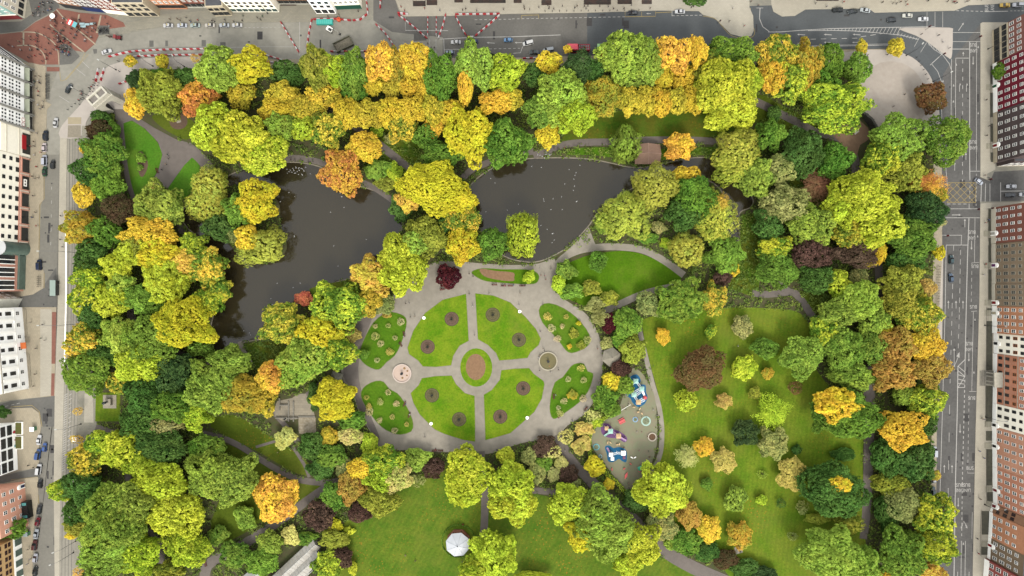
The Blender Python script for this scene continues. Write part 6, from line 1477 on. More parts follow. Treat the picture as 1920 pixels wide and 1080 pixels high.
# memorial terraces
for (x0,y0,x1,y1,h,lb) in ((524,746,526,768,.8,"low stone terrace wall on the memorial's left"),(541,752,543,790,.6,"stone terrace wall left of the memorial's sunken bed"),(550,752,552,790,.6,"stone terrace wall right of the memorial's sunken bed"),(526,758,541,760,.7,"short cross wall of the memorial's left terrace"),(518,782,560,784,.9,"long bottom wall of the memorial terraces"),(560,780,592,782,.5,"step wall above the pale stone slope")):
    m_ = MB(); a = P(x0,y1); b_ = P(x1,y0); m_.box(a[0],a[1],ZP,b_[0],b_[1],ZP+h); tag(m_.build("terrace_wall", GREYSTONE), lb, "wall")
sheet("crazy_paving", [[(561,783),(592,783),(594,818),(580,819),(568,814),(561,812)]], ZP+.03, M("crazy_paving",(200,188,164),.9,.45,.9,rgb2=(150,136,108)))
t = empty("memorial_statue", P3(537,784,ZP+.9), 0, "dark bronze memorial figure on the bottom wall of the memorial terraces", "statue")
m_ = MB(); m_.lathe(0,0,[(.5,0),(.5,.9),(.3,.95)],8); m_.build("plinth", STONE, t); m_ = MB(); m_.lathe(0,0,[(.34,.95),(.28,1.6),(.4,2.2),(.3,2.6),(.12,2.75),(.18,2.95),(.05,3.15)],10); m_.build("figure", DARK, t)
def statue(x,y,s,label,rz=0,ph=1.2,fig=1.0,bronze=(74,84,86)):
    t = empty("statue", P3(x,y,ZP+.01), rz, label, "statue")
    m_ = MB(); m_.box(-s,-s,0,s,s,.16); m_.box(-s*.45,-s*.45,.16,s*.45,s*.45,.16+ph); m_.box(-s*.5,-s*.5,.16+ph,s*.5,s*.5,.28+ph); m_.build("plinth", M("plinth_stone",(196,186,164),.85,.12,1), t)
    z = .28+ph; m_ = MB(); f = fig
    m_.lathe(-.16*f,0,[(.16*f,z),(.14*f,z+.8*f)],8); m_.lathe(.16*f,.1*f,[(.16*f,z),(.14*f,z+.8*f)],8)
    m_.lathe(0,.05*f,[(.36*f,z+.7*f),(.32*f,z+1.0*f),(.42*f,z+1.45*f),(.2*f,z+1.62*f),(.12*f,z+1.68*f),(.17*f,z+1.85*f),(.06*f,z+2.02*f)],10)
    m_.tube([(.36*f,.05*f,z+1.45*f),(.55*f,.2*f,z+1.1*f),(.4*f,.5*f,z+1.0*f)],[.11*f,.09*f,.07*f],6); m_.tube([(-.36*f,.05*f,z+1.45*f),(-.5*f,.1*f,z+1.05*f),(-.45*f,.2*f,z+.7*f)],[.11*f,.09*f,.07*f],6)
    m_.build("figure", M("bronze%d%d%d" % bronze, bronze, .5, .25, 2), t); return t
statue(206,753,3.0,"bronze seated memorial on a square pale base in the west lawn",0,1.5,1.6)
statue(1384.5,1031,1.6,"small dark figure on a tilted square pale base, bottom of the east lawn",.3,.6,.9)
statue(335,226,1.0,"pale stone bust in the round earth bed behind the arch",.3,1.6,1.0,(206,200,170))
# standing-stone monument at the north-east corner
t = empty("standing_stone_wall", P3(1626,238), 0, "curved row of dark standing stones at the northeast entrance", "monument")
for k in range(15):
    u = k/14; x = 1613+30*u; y = 214+44*u-3*math.sin(u*PI); q = P(x,y); hgt = 2.6+math.sin(u*PI)*1.6
    m_ = MB(); m_.xf = Matrix.Translation((q[0]-t.location.x, q[1]-t.location.y, 0)) @ Matrix.Rotation(.95,4,'Z'); m_.box(-.5,-.45,0,.5,.45,hgt+random.Random(k).uniform(-.2,.2)); m_.build("standing_stone", M("dark_granite",(92,90,80),.9,.25,1.2), t)
m_ = MB()
for a,b_ in (((1622,216),(1644,254)),): m_.tube([P3(*a,.6)-t.location, P3(*b_,.6)-t.location],.35,4)
m_.build("kerb_wall", M("pale_coping",(200,192,164),.9,.1,1), t)
t = empty("famine_stones", P3(1602,246), .7, "group of pale stone blocks on the earth forecourt near the northeast entrance", "monument")
for k,(x,y,w,d,h) in enumerate(((-1.2,.8,.8,1.6,1.2),(.9,1.0,1.7,.7,1.0),(.2,-1.0,2.4,.8,.5),(-.4,-.1,.8,.8,1.5),(1.2,0,.7,1.4,.7))):
    m_ = MB(); m_.box(x-w/2,y-d/2,0,x+w/2,y+d/2,h); m_.build("stone_block", STONE, t)
# glasshouse: two long ridged roofs running down-left out of the frame
t = empty("glasshouse", P3(560,1044), 0, "long white double ridged glasshouse at the bottom of the park", "glasshouse")
GH = M("glasshouse_glass",(206,202,190),.3,.14,.5,rgb2=(176,168,152),spec=.5); GF = M("glasshouse_frame",(226,224,216),.5,.06,1)
for k,((ax,ay),(bx_,by)) in enumerate((((597,1014),(512,1093)),((603,1034),(536,1097)))):
    a, b_ = P3(ax,ay), P3(bx_,by); d = (b_-a).normalized(); nrm = Vector((-d.y,d.x,0)); W2 = 2.7
    m_ = MB(); pts = []
    for e in (a,b_):
        pts += [e-nrm*W2, e-nrm*W2+Vector((0,0,2.4)), e+Vector((0,0,4.0)), e+nrm*W2+Vector((0,0,2.4)), e+nrm*W2]
    pts = [p-t.location for p in pts]
    m_.add(pts, [(0,1,2,3,4),(5,9,8,7,6),(1,6,7,2),(2,7,8,3),(0,5,6,1),(3,8,9,4)]); m_.build("glass_roof", GH, t)
    m_ = MB(); ln = (b_-a).length; nb = int(ln/1.6)
    for q in range(nb+1):
        p = a.lerp(b_, q/nb)-t.location; m_.tube([p-nrm*W2+Vector((0,0,2.43)), p+Vector((0,0,4.05)), p+nrm*W2+Vector((0,0,2.43))],.05,4)
    m_.tube([a-t.location+Vector((0,0,4.07)), b_-t.location+Vector((0,0,4.07))],.10,4); m_.build("glazing_bars", GF, t)
t = empty("boiler_house", P3(478,1078), .72, "pale roofed brick shed at the glasshouse's lower end", "shed"); m_ = MB(); m_.box(-3.6,-3,0,3.6,3,2.8); m_.build("wall", BR['rust'], t); m_ = MB(); m_.add([(-3.9,-3.3,2.8),(3.9,-3.3,2.8),(3.9,3.3,2.8),(-3.9,3.3,2.8),(-3.9,0,4.2),(3.9,0,4.2)],[(0,1,5,4),(2,3,4,5),(0,4,3),(1,2,5)]); m_.build("roof", M("pale_roof",(196,196,188),.6,.1,1), t)
for k,(x,y) in enumerate(((590,1066),(580,1074))):
    m_ = MB(); a, b_ = P3(x,y,.4), P3(x-22,y+21,.4); m_.tube([a,b_],.22,4); o = m_.build("cold_frame_rail", GF); tag(o, ("upper","lower")[k]+" white rail of the cold frames right of the glasshouse", "rail")
# bus shelter
t = empty("bus_shelter", P3(107,540,ZP), 0, "long pale green roofed bus shelter on the west tram pavement", "shelter")
m_ = MB(); m_.box(-1.2,-3.5,2.5,1.3,3.5,2.62); m_.build("roof", M("shelter_roof",(178,196,184),.5,.08,1), t)
m_ = MB(); m_.box(1.0,-3.3,.2,1.05,3.3,2.4); m_.build("glass_panel", GLASS, t)
for y in (-3.2,0,3.2): m_ = MB(); m_.box(.95,y-.05,0,1.1,y+.05,2.5); m_.build("post", DARK, t)
# lamps and masts
LAMP = M("lamp_grey",(120,122,120),.5,.1,2)
def lamp(x,y,ang,label,h=8.0,arm=2.2,cat="street lamp",group=None):
    t = empty("street_lamp", P3(x,y,0.1), math.radians(ang), label, cat, group)
    m_ = MB(); m_.tube([(0,0,0),(0,0,1.2),(0,0,1.25),(0,0,h-.5),(.3,0,h),(arm,0,h+.15)],[.16,.15,.10,.07,.06,.05],8); m_.build("pole", DARK if h < 9 else LAMP, t)
    m_ = MB(); m_.box(arm-.2,-.22,h+.02,arm+.9,.22,h+.24); m_.build("lamp_head", M("lamp_head",(216,216,206),.4,.05,2), t)
    m_ = MB(); m_.lathe(0,0,[(.3,0),(.26,.5),(.17,.7)],8); m_.build("base", DARK, t)
lamp(1699,104,50,"street lamp at the top left curve of the northeast plaza",8)
lamp(1749,153,30,"street lamp at the right curve of the northeast plaza",8)
lamp(218,131,150,"street lamp on the northwest corner plaza near the barriers",8); lamp(170,181,150,"street lamp on the northwest corner plaza left of the arch",8)
lamp(346,125,120,"street lamp on the pale pavement right of the golden street tree",7); lamp(287,124,120,"street lamp on the pale pavement left of the golden street tree",7)
for (x,y,lb) in ((148,474,"tall tram mast with long arm beside the middle of the west road"),(148,607,"tall tram mast with long arm opposite the classical club")):
    lamp(x,y,180,lb,12,8)
lamp(152,795,180,"tall tram mast with short arm beside the tram hatching",10,3); lamp(143,1014,200,"tram mast with double arm by the lower tram tracks",9,3); lamp(138,1036,200,"tram mast below the double armed one at the lower tram tracks",9,3)
lamp(1846,610,0,"street lamp on the east pavement before the orange brick house",8); lamp(1852,92,20,"street lamp outside the stone corner building",8); lamp(1300,12,45,"street lamp on the north pavement by the dark green tree",9)
lamp(1848,782,0,"street lamp on the east pavement before the white stucco house",8); lamp(1846,946,20,"street lamp at the curved forecourt's top",8); lamp(502,25,100,"street lamp on the north pavement near the cream shop",8); lamp(6,770,0,"street lamp in the side street below the classical club",9)
def signal(x,y,ang,label):
    t = empty("traffic_signal", P3(x,y,.12), math.radians(ang), label, "traffic light")
    m_ = MB(); m_.tube([(0,0,0),(0,0,3.2)],.07,6); m_.build("pole", DARK, t); m_ = MB(); m_.box(.08,-.2,2.3,.4,.2,3.3); m_.build("signal_head", DARK, t)
    m_ = MB(); m_.box(.4,-.35,2.0,.44,.35,3.5); m_.build("backing_board", M("red_board",(170,40,50),.6,.1,2), t)
for x,y,a,lb in ((1828,74,30,"traffic light by the junction's right kerb below the island"),(1761,106,30,"traffic light at the tip of the traffic island"),(1735,56,90,"traffic light on the island's upper edge"),(1846,338,0,"traffic light north of the side street"),(1850,392,0,"traffic light south of the side street"),(1770,443,180,"traffic light at the cycle box on the east road"),(1824,394,0,"traffic light in the road below the yellow box"),(1345,44,0,"traffic light at the curve of the pale promontory")): signal(x,y,a,lb)
# bollards along the plazas
BOL = MB(); BOL.lathe(0,0,[(.16,0),(.13,.2),(.11,.85),(.15,.9),(.06,1.02)],8); BOLM = BOL.mesh("bollard", DARK)
for k,(x,y) in enumerate([(1718+k*4.2-(k*k)*.0,108+k*7.2+k*k*.18) for k in range(9)]+[(1752,160),(1757,172)]): tag(link("bollard", BOLM, loc=P3(x,y,ZP)),"short dark bollard on the curved edge of the northeast plaza","bollard","bollards on the northeast plaza")
for k,(x,y) in enumerate([(128+k*7,206-k*5.6) for k in range(9)]+[(150,196),(160,186),(170,168),(186,156),(176,150)]): tag(link("bollard", BOLM, loc=P3(x,y,ZP)),"short dark bollard on the northwest corner plaza","bollard","bollards on the northwest corner plaza")
for k in range(14): tag(link("bollard", BOLM, loc=P3(1022+k*13.5,21.5-k*.12,ZP)),"short dark bollard along the north pavement's kerb","bollard","bollards on the north pavement")
# benches
BM = M("bench_red_wood",(120,58,48),.7,.15,2)
def bench(x,y,ang,label,group=None):
    t = empty("park_bench", P3(x,y,ZP+.02), math.radians(ang), label, "bench", group)
    m_ = MB(); [m_.box(-1.2,-.25+k*.17,.42,1.2,-.13+k*.17,.47) for k in range(3)]; m_.build("seat", BM, t)
    m_ = MB(); [m_.box(-1.2,.27+.03*k,.55+k*.15,1.2,.31+.03*k,.66+k*.15) for k in range(3)]; m_.build("backrest", BM, t)
    for sx in (-1.1,1.1): m_ = MB(); m_.box(sx-.04,-.25,0,sx+.04,.3,.42); m_.box(sx-.04,.22,.42,sx+.04,.36,.95); m_.build("leg", DARK, t)
bl = [(927,534,0,"bench below the narrow oval bed, leftmost of four"),(944,536,0,"second bench below the narrow oval bed"),(957,536,0,"third bench below the narrow oval bed"),(979,536,0,"bench below the narrow oval bed, rightmost of four"),(752,645,115,"bench at the right edge of the upper left side lawn, lower one"),(758,626,105,"bench at the right edge of the upper left side lawn, upper one"),(759,757,70,"bench at the right edge of the lower left side lawn, upper one"),(768,778,70,"bench at the right edge of the lower left side lawn, lower one"),(830,543,10,"red bench near the dark maroon tree"),(845,541,10,"bench right of the red bench near the maroon tree"),(815,844,180,"long red bench at the bottom of the garden ring"),(826,844,180,"red bench joined to the long one at the ring's bottom"),(1038,743,90,"bench in the round notch of the lower right side lawn"),(1050,780,45,"bench at the foot of the lower right side lawn"),(1098,766,50,"bench on the ring path's outer right edge"),(684,795,60,"bench on the ring path's outer left edge"),(296,320,110,"bench at the right edge of the northwest lawn, upper one"),(290,338,120,"bench at the right edge of the northwest lawn, lower one"),(387,1056,95,"red bench by the southwest path fork")]
for b_ in bl: bench(*b_)
# playground equipment
PZ = zp2+.03
def part(t, name, mat, fn): m_ = MB(); fn(m_); return m_.build(name, mat, t)
MINT, CORAL, LILAC, SAND_ = paint("mint",(176,222,206)), paint("coral",(232,96,96)), paint("lilac",(196,160,200)), paint("sand_play",(226,190,140))
def tower(t, x, y, roofmat, h=2.6, s=.85):
    part(t,"tower_posts",WHITE,lambda m:[m.box(x+a*s-.07,y+b_*s-.07,0,x+a*s+.07,y+b_*s+.07,h) for a in (-1,1) for b_ in (-1,1)])
    part(t,"deck",SAND_,lambda m:m.box(x-s,y-s,1.1,x+s,y+s,1.25))
    part(t,"canopy",roofmat,lambda m:m.add([(x-s*1.25,y-s*1.25,h),(x+s*1.25,y-s*1.25,h),(x+s*1.25,y+s*1.25,h),(x-s*1.25,y+s*1.25,h),(x,y,h+.6)],[(0,1,4),(1,2,4),(2,3,4),(3,0,4),(3,2,1,0)]))
def slide(t,x0,y0,x1,y1,mat,z0=1.2):
    def f(m):
        a, b_ = Vector((x0,y0,z0)), Vector((x1,y1,.25)); d = (b_-a); n_ = Vector((-d.y,d.x,0)).normalized()*.36
        m.add([a-n_,a+n_,b_+n_,b_-n_,a-n_-Vector((0,0,.1)),a+n_-Vector((0,0,.1)),b_+n_-Vector((0,0,.1)),b_-n_-Vector((0,0,.1))],[(0,1,2,3),(7,6,5,4),(0,3,7,4),(1,5,6,2),(0,4,5,1),(3,2,6,7)])
        for s_ in (-1,1): m.tube([a+n_*s_+Vector((0,0,.16)), b_+n_*s_+Vector((0,0,.16))],.07,5)
    part(t,"slide",mat,f)
def bars(t,x0,y0,x1,y1,z=2.1,mat=WHITE,n=6):
    def f(m):
        a,b_ = Vector((x0,y0,z)), Vector((x1,y1,z)); d=(b_-a).normalized(); q=Vector((-d.y,d.x,0))*.4
        for s_ in (-1,1): m.tube([a+q*s_-Vector((0,0,z)),a+q*s_,b_+q*s_,b_+q*s_-Vector((0,0,z))],.06,5)
        for k in range(n): p=a.lerp(b_,(k+.5)/n); m.tube([p-q,p+q],.04,4)
    part(t,"ladder_bars",mat,f)
def pt_(x,y,o): p=P3(x,y,PZ)-o.location; return p.x,p.y
t = empty("climbing_frame", P3(1195,735,PZ), 0, "large climbing frame with pale towers and white slide on the big blue patch", "climbing frame")
for (x,y,mt) in ((1190,713,MINT),(1186.5,738,MINT),(1201,727.5,MINT),(1195,752,SAND_)): tower(t,*pt_(x,y,t),mt)
slide(t,*pt_(1203,731,t),*pt_(1208,742,t),WHITE); part(t,"crawl_tube",CORAL,lambda m:m.lathe(*pt_(1208.5,745,t),[(.3,0),(.85,.1),(.85,1.1),(.3,1.5)],10))
for q in (((1177,724),(1187,716)),((1186,735),(1199,727)),((1189,741),(1200,733)),((1188,742),(1194,750)),((1197,753),(1207,748)),((1193,716),(1199,724)),((1195,751),(1203,746))): bars(t,*pt_(*q[0],t),*pt_(*q[1],t))
t = empty("climbing_frame", P3(1145,808,PZ), 0, "climbing frame with mint canopy and pink slide on the purple patch", "climbing frame")
tower(t,*pt_(1143,806,t),MINT); tower(t,*pt_(1158,815,t),SAND_); tower(t,*pt_(1136,801,t),SAND_,2.2,.7); slide(t,*pt_(1163,819,t),*pt_(1174,826,t),LILAC); bars(t,*pt_(1145,807,t),*pt_(1156,814,t),2,LILAC); slide(t,*pt_(1141,810,t),*pt_(1133,817,t),MINT)
t = empty("climbing_frame", P3(1152,851,PZ), 0, "winding climbing frame with white platforms on the lower blue patch", "climbing frame")
tower(t,*pt_(1144,850,t),WHITE,2.2,.7); tower(t,*pt_(1147,858,t),WHITE,1.8,.6); tower(t,*pt_(1167,847,t),WHITE,2.2,.8); bars(t,*pt_(1146,850,t),*pt_(1156,847,t),1.8); bars(t,*pt_(1156,847,t),*pt_(1165,848,t),1.8); bars(t,*pt_(1168,850,t),*pt_(1169,859,t),1.8,CORAL); slide(t,*pt_(1142,846,t),*pt_(1138,839,t),LILAC,1.0)
t = empty("swing_frame", P3(1172,762,PZ), .55, "low white swing frame above the coral bench", "swing"); part(t,"frame",WHITE,lambda m:[m.tube([(-2.4,-.7,0),(-2.4,0,2.2),(-2.4,.7,0)],.06,5),m.tube([(2.4,-.7,0),(2.4,0,2.2),(2.4,.7,0)],.06,5),m.tube([(-2.4,0,2.2),(2.4,0,2.2)],.07,5)])
for x in (-1.2,1.2): part(t,"swing_seat",RUBBER,lambda m:[m.box(x-.25,-.12,.5,x+.25,.12,.56),m.tube([(x-.22,0,.55),(x-.22,0,2.2)],.02,3),m.tube([(x+.22,0,.55),(x+.22,0,2.2)],.02,3)])
t = empty("picnic_table", P3(1165.5,789,PZ), .5, "coral red play table with white rail", "table"); part(t,"tabletop",CORAL,lambda m:m.box(-1.4,-.5,.65,1.4,.5,.75)); part(t,"bench",CORAL,lambda m:[m.box(-1.4,-1.1,.4,1.4,-.75,.46),m.box(-1.4,.75,.4,1.4,1.1,.46)]); part(t,"legs",DARK,lambda m:[m.box(x-.05,-.9,0,x+.05,.9,.4) for x in (-1.1,1.1)]+[m.box(x-.05,-.1,.4,x+.05,.1,.65) for x in (-1.1,1.1)])
for (x,y,r,c,lb) in ((1191,786.5,1.2,("disc_blue",(140,180,216)),"pale blue spinning disc in the middle of the playground"),(1211,789.5,2.2,("disc_mint",(176,206,190)),"large mint ringed roundabout near the playground's right edge"),(1118,838,1.5,("disc_teal",(110,180,184)),"teal ringed roundabout at the playground's left edge"),(1125.5,855.5,.8,("disc_small",(160,206,214)),"tiny pale blue spinning disc near the golden olive shrub")):
    t = empty("roundabout", P3(x,y,PZ), 0, lb, "roundabout"); part(t,"deck",paint(*c),lambda m:m.lathe(0,0,[(r,0),(r,.18),(r*.72,.2)],20)); part(t,"inner_deck",M("deck_green",(150,158,122),.8,.1,1),lambda m:m.lathe(0,0,[(r*.72,.2),(r*.7,.24)],20)); part(t,"handle",DARK,lambda m:[m.tube([(math.cos(a)*r*.2,math.sin(a)*r*.2,.2),(math.cos(a)*r*.2,math.sin(a)*r*.2,.9),(math.cos(a)*r*.6,math.sin(a)*r*.6,.9),(math.cos(a)*r*.6,math.sin(a)*r*.6,.2)],.05,5) for a in (0,2.1,4.2)])
t = empty("sand_wheel", P3(1222.5,819,PZ), 0, "round sand pit ringed by pale seats at the playground's right edge", "sand pit"); part(t,"sand",M("wet_sand",(126,96,70),.95,.2,2),lambda m:m.lathe(0,0,[(1.5,0),(1.5,.2)],18)); part(t,"seat_ring",M("pale_seats",(220,206,184),.7,.08,1),lambda m:m.lathe(0,0,[(1.5,0),(2.0,0),(2.0,.45),(1.5,.45),(1.5,.2)],18,caps=False))
t = empty("play_cabin", P3(1197,873,PZ), .5, "green canopied play cabin on a dark mat in the lower playground", "play house"); part(t,"mat",M("dark_mat",(66,58,70),.9,.15,1),lambda m:m.box(-2.2,-3.2,0,2.2,3.2,.04)); part(t,"posts",DARK,lambda m:[m.box(a-.06,b_-.06,.04,a+.06,b_+.06,1.9) for a in (-.8,.8) for b_ in (-1.6,0)]); part(t,"canopy",paint("play_green",(60,180,140)),lambda m:m.add([(-1,-1.8,1.9),(1,-1.8,1.9),(1,.2,1.9),(-1,.2,1.9),(0,-.8,2.6)],[(0,1,4),(1,2,4),(2,3,4),(3,0,4),(3,2,1,0)])); part(t,"panel",CORAL,lambda m:m.box(-1.2,-2.4,.04,0,-1.9,1.1))
t = empty("seesaw", P3(1173.5,891,PZ), 1.2, "coral red boat shaped seesaw at the playground's tip", "seesaw"); part(t,"plank",CORAL,lambda m:m.loft([[(-1.6,-.1,.6),(-1.6,.1,.6),(-1.6,.1,.7),(-1.6,-.1,.7)],[(0,-.6,.4),(0,.6,.4),(0,.6,.55),(0,-.6,.55)],[(1.6,-.1,.6),(1.6,.1,.6),(1.6,.1,.7),(1.6,-.1,.7)]])); part(t,"pivot",DARK,lambda m:m.lathe(0,0,[(.3,0),(.15,.4)],8))
springs = [(1188,763,SAND_),(1199,766,SAND_),(1203,775,SAND_),(1196,772,SAND_),(1139,829,SAND_),(1144,829,SAND_),(1157,833,SAND_),(1161,832,SAND_),(1182,869,CORAL),(1170,878,CORAL),(1147,879,CORAL),(1184,857,WHITE),(1190,857,WHITE)]
for k,(x,y,mt) in enumerate(springs):
    t = empty("spring_rider", P3(x,y,PZ), k*1.1, "small %s spring rider dotted on the playground floor" % ("sand coloured" if mt is SAND_ else "coral" if mt is CORAL else "white"), "spring rider", "spring riders of the playground, %s" % ("sand" if mt is SAND_ else "coral" if mt is CORAL else "white"))
    part(t,"spring",DARK,lambda m:m.lathe(0,0,[(.16,0),(.12,.2),(.16,.4)],8)); part(t,"body",mt,lambda m:m.loft([[(-.6,-.08,.45),(-.6,.08,.45),(-.6,.08,.7),(-.6,-.08,.7)],[(-.2,-.22,.4),(-.2,.22,.4),(-.2,.22,.75),(-.2,-.22,.75)],[(.3,-.2,.4),(.3,.2,.4),(.3,.2,.9),(.3,-.2,.9)],[(.6,-.08,.6),(.6,.08,.6),(.6,.08,1.0),(.6,-.08,1.0)]]))
# site equipment of the roadworks
t = empty("site_hut", P3(610,43), 0, "turquoise flat container behind the roadworks barrier", "container"); part(t,"box",paint("turquoise",(70,190,176)),lambda m:m.box(-3.6,-1.1,0,3.6,1.1,1.3)); part(t,"lid_ribs",paint("turquoise_light",(120,210,196)),lambda m:[m.box(-3.5+k*.9,-1.05,1.3,-3.3+k*.9,1.05,1.37) for k in range(8)])
t = empty("excavator", P3(620,57), -.5, "white mini excavator in the roadworks", "excavator")
part(t,"track",RUBBER,lambda m:[m.box(-1.3,-1.0,0,1.3,-.6,.55),m.box(-1.3,.6,0,1.3,1.0,.55)]); part(t,"body",WHITE,lambda m:m.loft([[(-1.5,-.9,.6),(-1.5,.9,.6),(-1.5,.9,1.5),(-1.5,-.9,1.5)],[(0,-1,.6),(0,1,.6),(0,1,1.7),(0,-1,1.7)],[(1.0,-.9,.6),(1.0,.9,.6),(1.0,.9,1.2),(1.0,-.9,1.2)]])); part(t,"cab",GLASS,lambda m:m.box(-.1,-.85,1.55,1.1,.15,2.6)); part(t,"boom",M("boom_grey",(190,188,176),.6,.1,1),lambda m:m.tube([(1,.4,1.2),(2.8,.4,2.6),(4.2,.4,1.9),(4.6,.4,.5)],[.22,.2,.15,.12],6)); part(t,"bucket",DARK,lambda m:m.box(4.2,.0,.1,5.0,.8,.6))
t = empty("skip", P3(645,85), .45, "big grey open skip with rubble at the roadworks", "skip"); part(t,"shell",M("skip_grey",(128,128,104),.7,.2,.8),lambda m:[m.box(-4.2,-2.2,0,4.2,2.2,.3),m.box(-4.2,-2.2,.3,-4.0,2.2,1.8),m.box(4.0,-2.2,.3,4.2,2.2,1.8),m.box(-4.0,-2.2,.3,4.0,-2.0,1.8),m.box(-4.0,2.0,.3,4.0,2.2,1.8)]); part(t,"rubble",M("rubble",(150,142,122),.95,.4,1.2),lambda m:m.add([(-3.9,-1.9,1.0),(3.9,-1.9,1.1),(3.9,1.9,1.2),(-3.9,1.9,.9),(-.8,.2,1.9),(1.6,-.3,1.5)],[(0,1,5,4),(1,2,5),(2,3,4,5),(3,0,4)]))
t = empty("water_drum", P3(636,38), 0, "orange round tank beside the barrier", "tank"); part(t,"drum",paint("drum_orange",(226,90,50)),lambda m:m.lathe(0,0,[(.8,0),(.95,.3),(.95,1.2),(.6,1.5)],12)); part(t,"cap",DARK,lambda m:m.lathe(0,0,[(.2,1.5),(.2,1.62)],8))
t = empty("market_stall", P3(142,48), -.45, "red white and turquoise canopied stall on the red brick plaza", "stall"); part(t,"canopy",paint("stall_red",(220,80,76)),lambda m:m.box(-2.3,-1.2,2.2,.5,1.2,2.35)); part(t,"canopy_end",paint("stall_turq",(120,200,206)),lambda m:m.box(.5,-1.2,2.2,2.2,1.2,2.35)); part(t,"canopy_stripe",WHITE,lambda m:m.box(-1.4,-1.0,2.351,-.5,1.0,2.37)); part(t,"posts",DARK,lambda m:[m.box(x-.05,y-.05,0,x+.05,y+.05,2.2) for x in (-2.1,2.0) for y in (-1.1,1.1)]); part(t,"counter",M("stall_wood",(150,110,80),.9,.1,1),lambda m:m.box(-2,-1,0,2,-.5,.95))
for k,(x,y) in enumerate(((156,46),(165,47),(176,46),(158,51))):
    t = empty("market_table", P3(x,y,ZP), 0, "pale blue covered table beside the market stall on the brick plaza", "table", "covered tables on the brick plaza"); part(t,"cover",paint("table_blue",(176,206,210)),lambda m:m.box(-1.2,-.45,.7,1.2,.45,.8)); part(t,"legs",DARK,lambda m:[m.box(a-.04,b_-.04,0,a+.04,b_+.04,.7) for a in (-1,1) for b_ in (-.35,.35)])
t = empty("parasol", P3(105,34,ZP), 0, "single white parasol on the red brick plaza", "parasol"); part(t,"canopy",WHITE,lambda m:m.lathe(0,0,[(1.2,2.1),(1.2,2.16),(.1,2.7)],8)); part(t,"pole",DARK,lambda m:m.tube([(0,0,0),(0,0,2.3)],.04,6))
for k,(x,y,lb) in enumerate(((145,822,"white litter bin among the tram line paving"),(66,803,"green and white kiosk box on the west pavement"),(54,999,"grey green kiosk box on the lower west pavement"))):
    t = empty("kiosk_box", P3(x,y,ZP), 0, lb, "kiosk"); part(t,"cabinet",paint("kiosk_green",(96,150,110)) if k else WHITE,lambda m:m.box(-.8,-.8,0,.8,.8,1.8)); part(t,"roof",WHITE if k != 2 else M("kiosk_roof",(180,196,196),.5,.1,1),lambda m:m.box(-.95,-.95,1.8,.95,.95,1.95))
# ------------------------------------------------------------------ vehicles
PAINT = M_paint("car_paint", attr='color', rough=.28); LAMPW = M("headlamp",(226,226,220),.15,.02,4); LAMPR = M("tail_lamp",(150,24,26),.25,.05,4); PLATE = M("roof_sign",(236,214,120),.5,.05,4)
def ring(x, hw, z0, z1, tuck=.12, n=None):
    zc = z0+(z1-z0)*.55
    return [(x,-hw*.86,z0),(x,hw*.86,z0),(x,hw,zc),(x,hw-tuck,z1),(x,-hw+tuck,z1),(x,-hw,zc)]
CARS = {}
def car_meshes(kind):
    if kind in CARS: return CARS[kind]
    L2, hw, hb, hr, c0, c1, r0, r1 = dict(sedan=(2.25,.90,.92,1.46,-1.55,1.0,-.85,.35), hatch=(2.0,.88,.96,1.5,-1.75,.95,-1.35,.25), van=(2.4,.98,1.05,1.95,-2.25,1.45,-2.15,.75), suv=(2.35,.96,1.08,1.75,-2.1,1.0,-1.8,.3))[kind]
    b = MB(); b.loft([ring(-L2,hw*.80,.42,.74),ring(-L2+.18,hw*.95,.26,hb-.02),ring(-L2*.5,hw,.22,hb),ring(0,hw,.22,hb),ring(L2*.5,hw,.22,hb-.06),ring(L2-.25,hw*.93,.26,hb-.18),ring(L2,hw*.74,.40,.64)])
    b.loft([[(r0,-hw*.70,hr-.03),(r0,hw*.70,hr-.03),(r0,hw*.62,hr+.02),(r0,-hw*.62,hr+.02)],[(r0*.4+r1*.6,-hw*.72,hr),(r0*.4+r1*.6,hw*.72,hr),(r0*.4+r1*.6,hw*.62,hr+.06),(r0*.4+r1*.6,-hw*.62,hr+.06)],[(r1,-hw*.70,hr-.03),(r1,hw*.70,hr-.03),(r1,hw*.62,hr+.02),(r1,-hw*.62,hr+.02)]])
    g_ = MB(); g_.loft([[(c0,-hw*.86,hb-.06),(c0,hw*.86,hb-.06),(c0,hw*.84,hb),(c0,-hw*.84,hb)],[(r0,-hw*.88,hb-.06),(r0,hw*.88,hb-.06),(r0,hw*.69,hr-.02),(r0,-hw*.69,hr-.02)],[(r1,-hw*.88,hb-.06),(r1,hw*.88,hb-.06),(r1,hw*.69,hr-.02),(r1,-hw*.69,hr-.02)],[(c1,-hw*.86,hb-.08),(c1,hw*.86,hb-.08),(c1,hw*.84,hb-.04),(c1,-hw*.84,hb-.04)]])
    w = MB(); w.xf = Matrix.Rotation(PI/2,4,'X'); w.lathe(0,0,[(.31,-.11),(.33,-.08),(.33,.08),(.31,.11)],12,0); w.lathe(0,0,[(.19,.112),(.17,.12)],8,1)
    h_ = MB(); h_.box(-.12,-.2,-.08,.02,.2,.08); tl = MB(); tl.box(-.02,-.18,-.08,.1,.18,.08)
    mi_ = MB(); mi_.box(-.1,-.12,-.07,.1,.12,.07)
    CARS[kind] = (b.mesh("car_body",PAINT,False), g_.mesh("car_glass",GLASS), w.mesh("wheel",[RUBBER,M("wheel_rim",(150,150,150),.4,.1,3,metal=.6)]), h_.mesh("headlight",LAMPW), tl.mesh("tail_light",LAMPR), mi_.mesh("mirror",PAINT), (L2,hw,hb)); return CARS[kind]
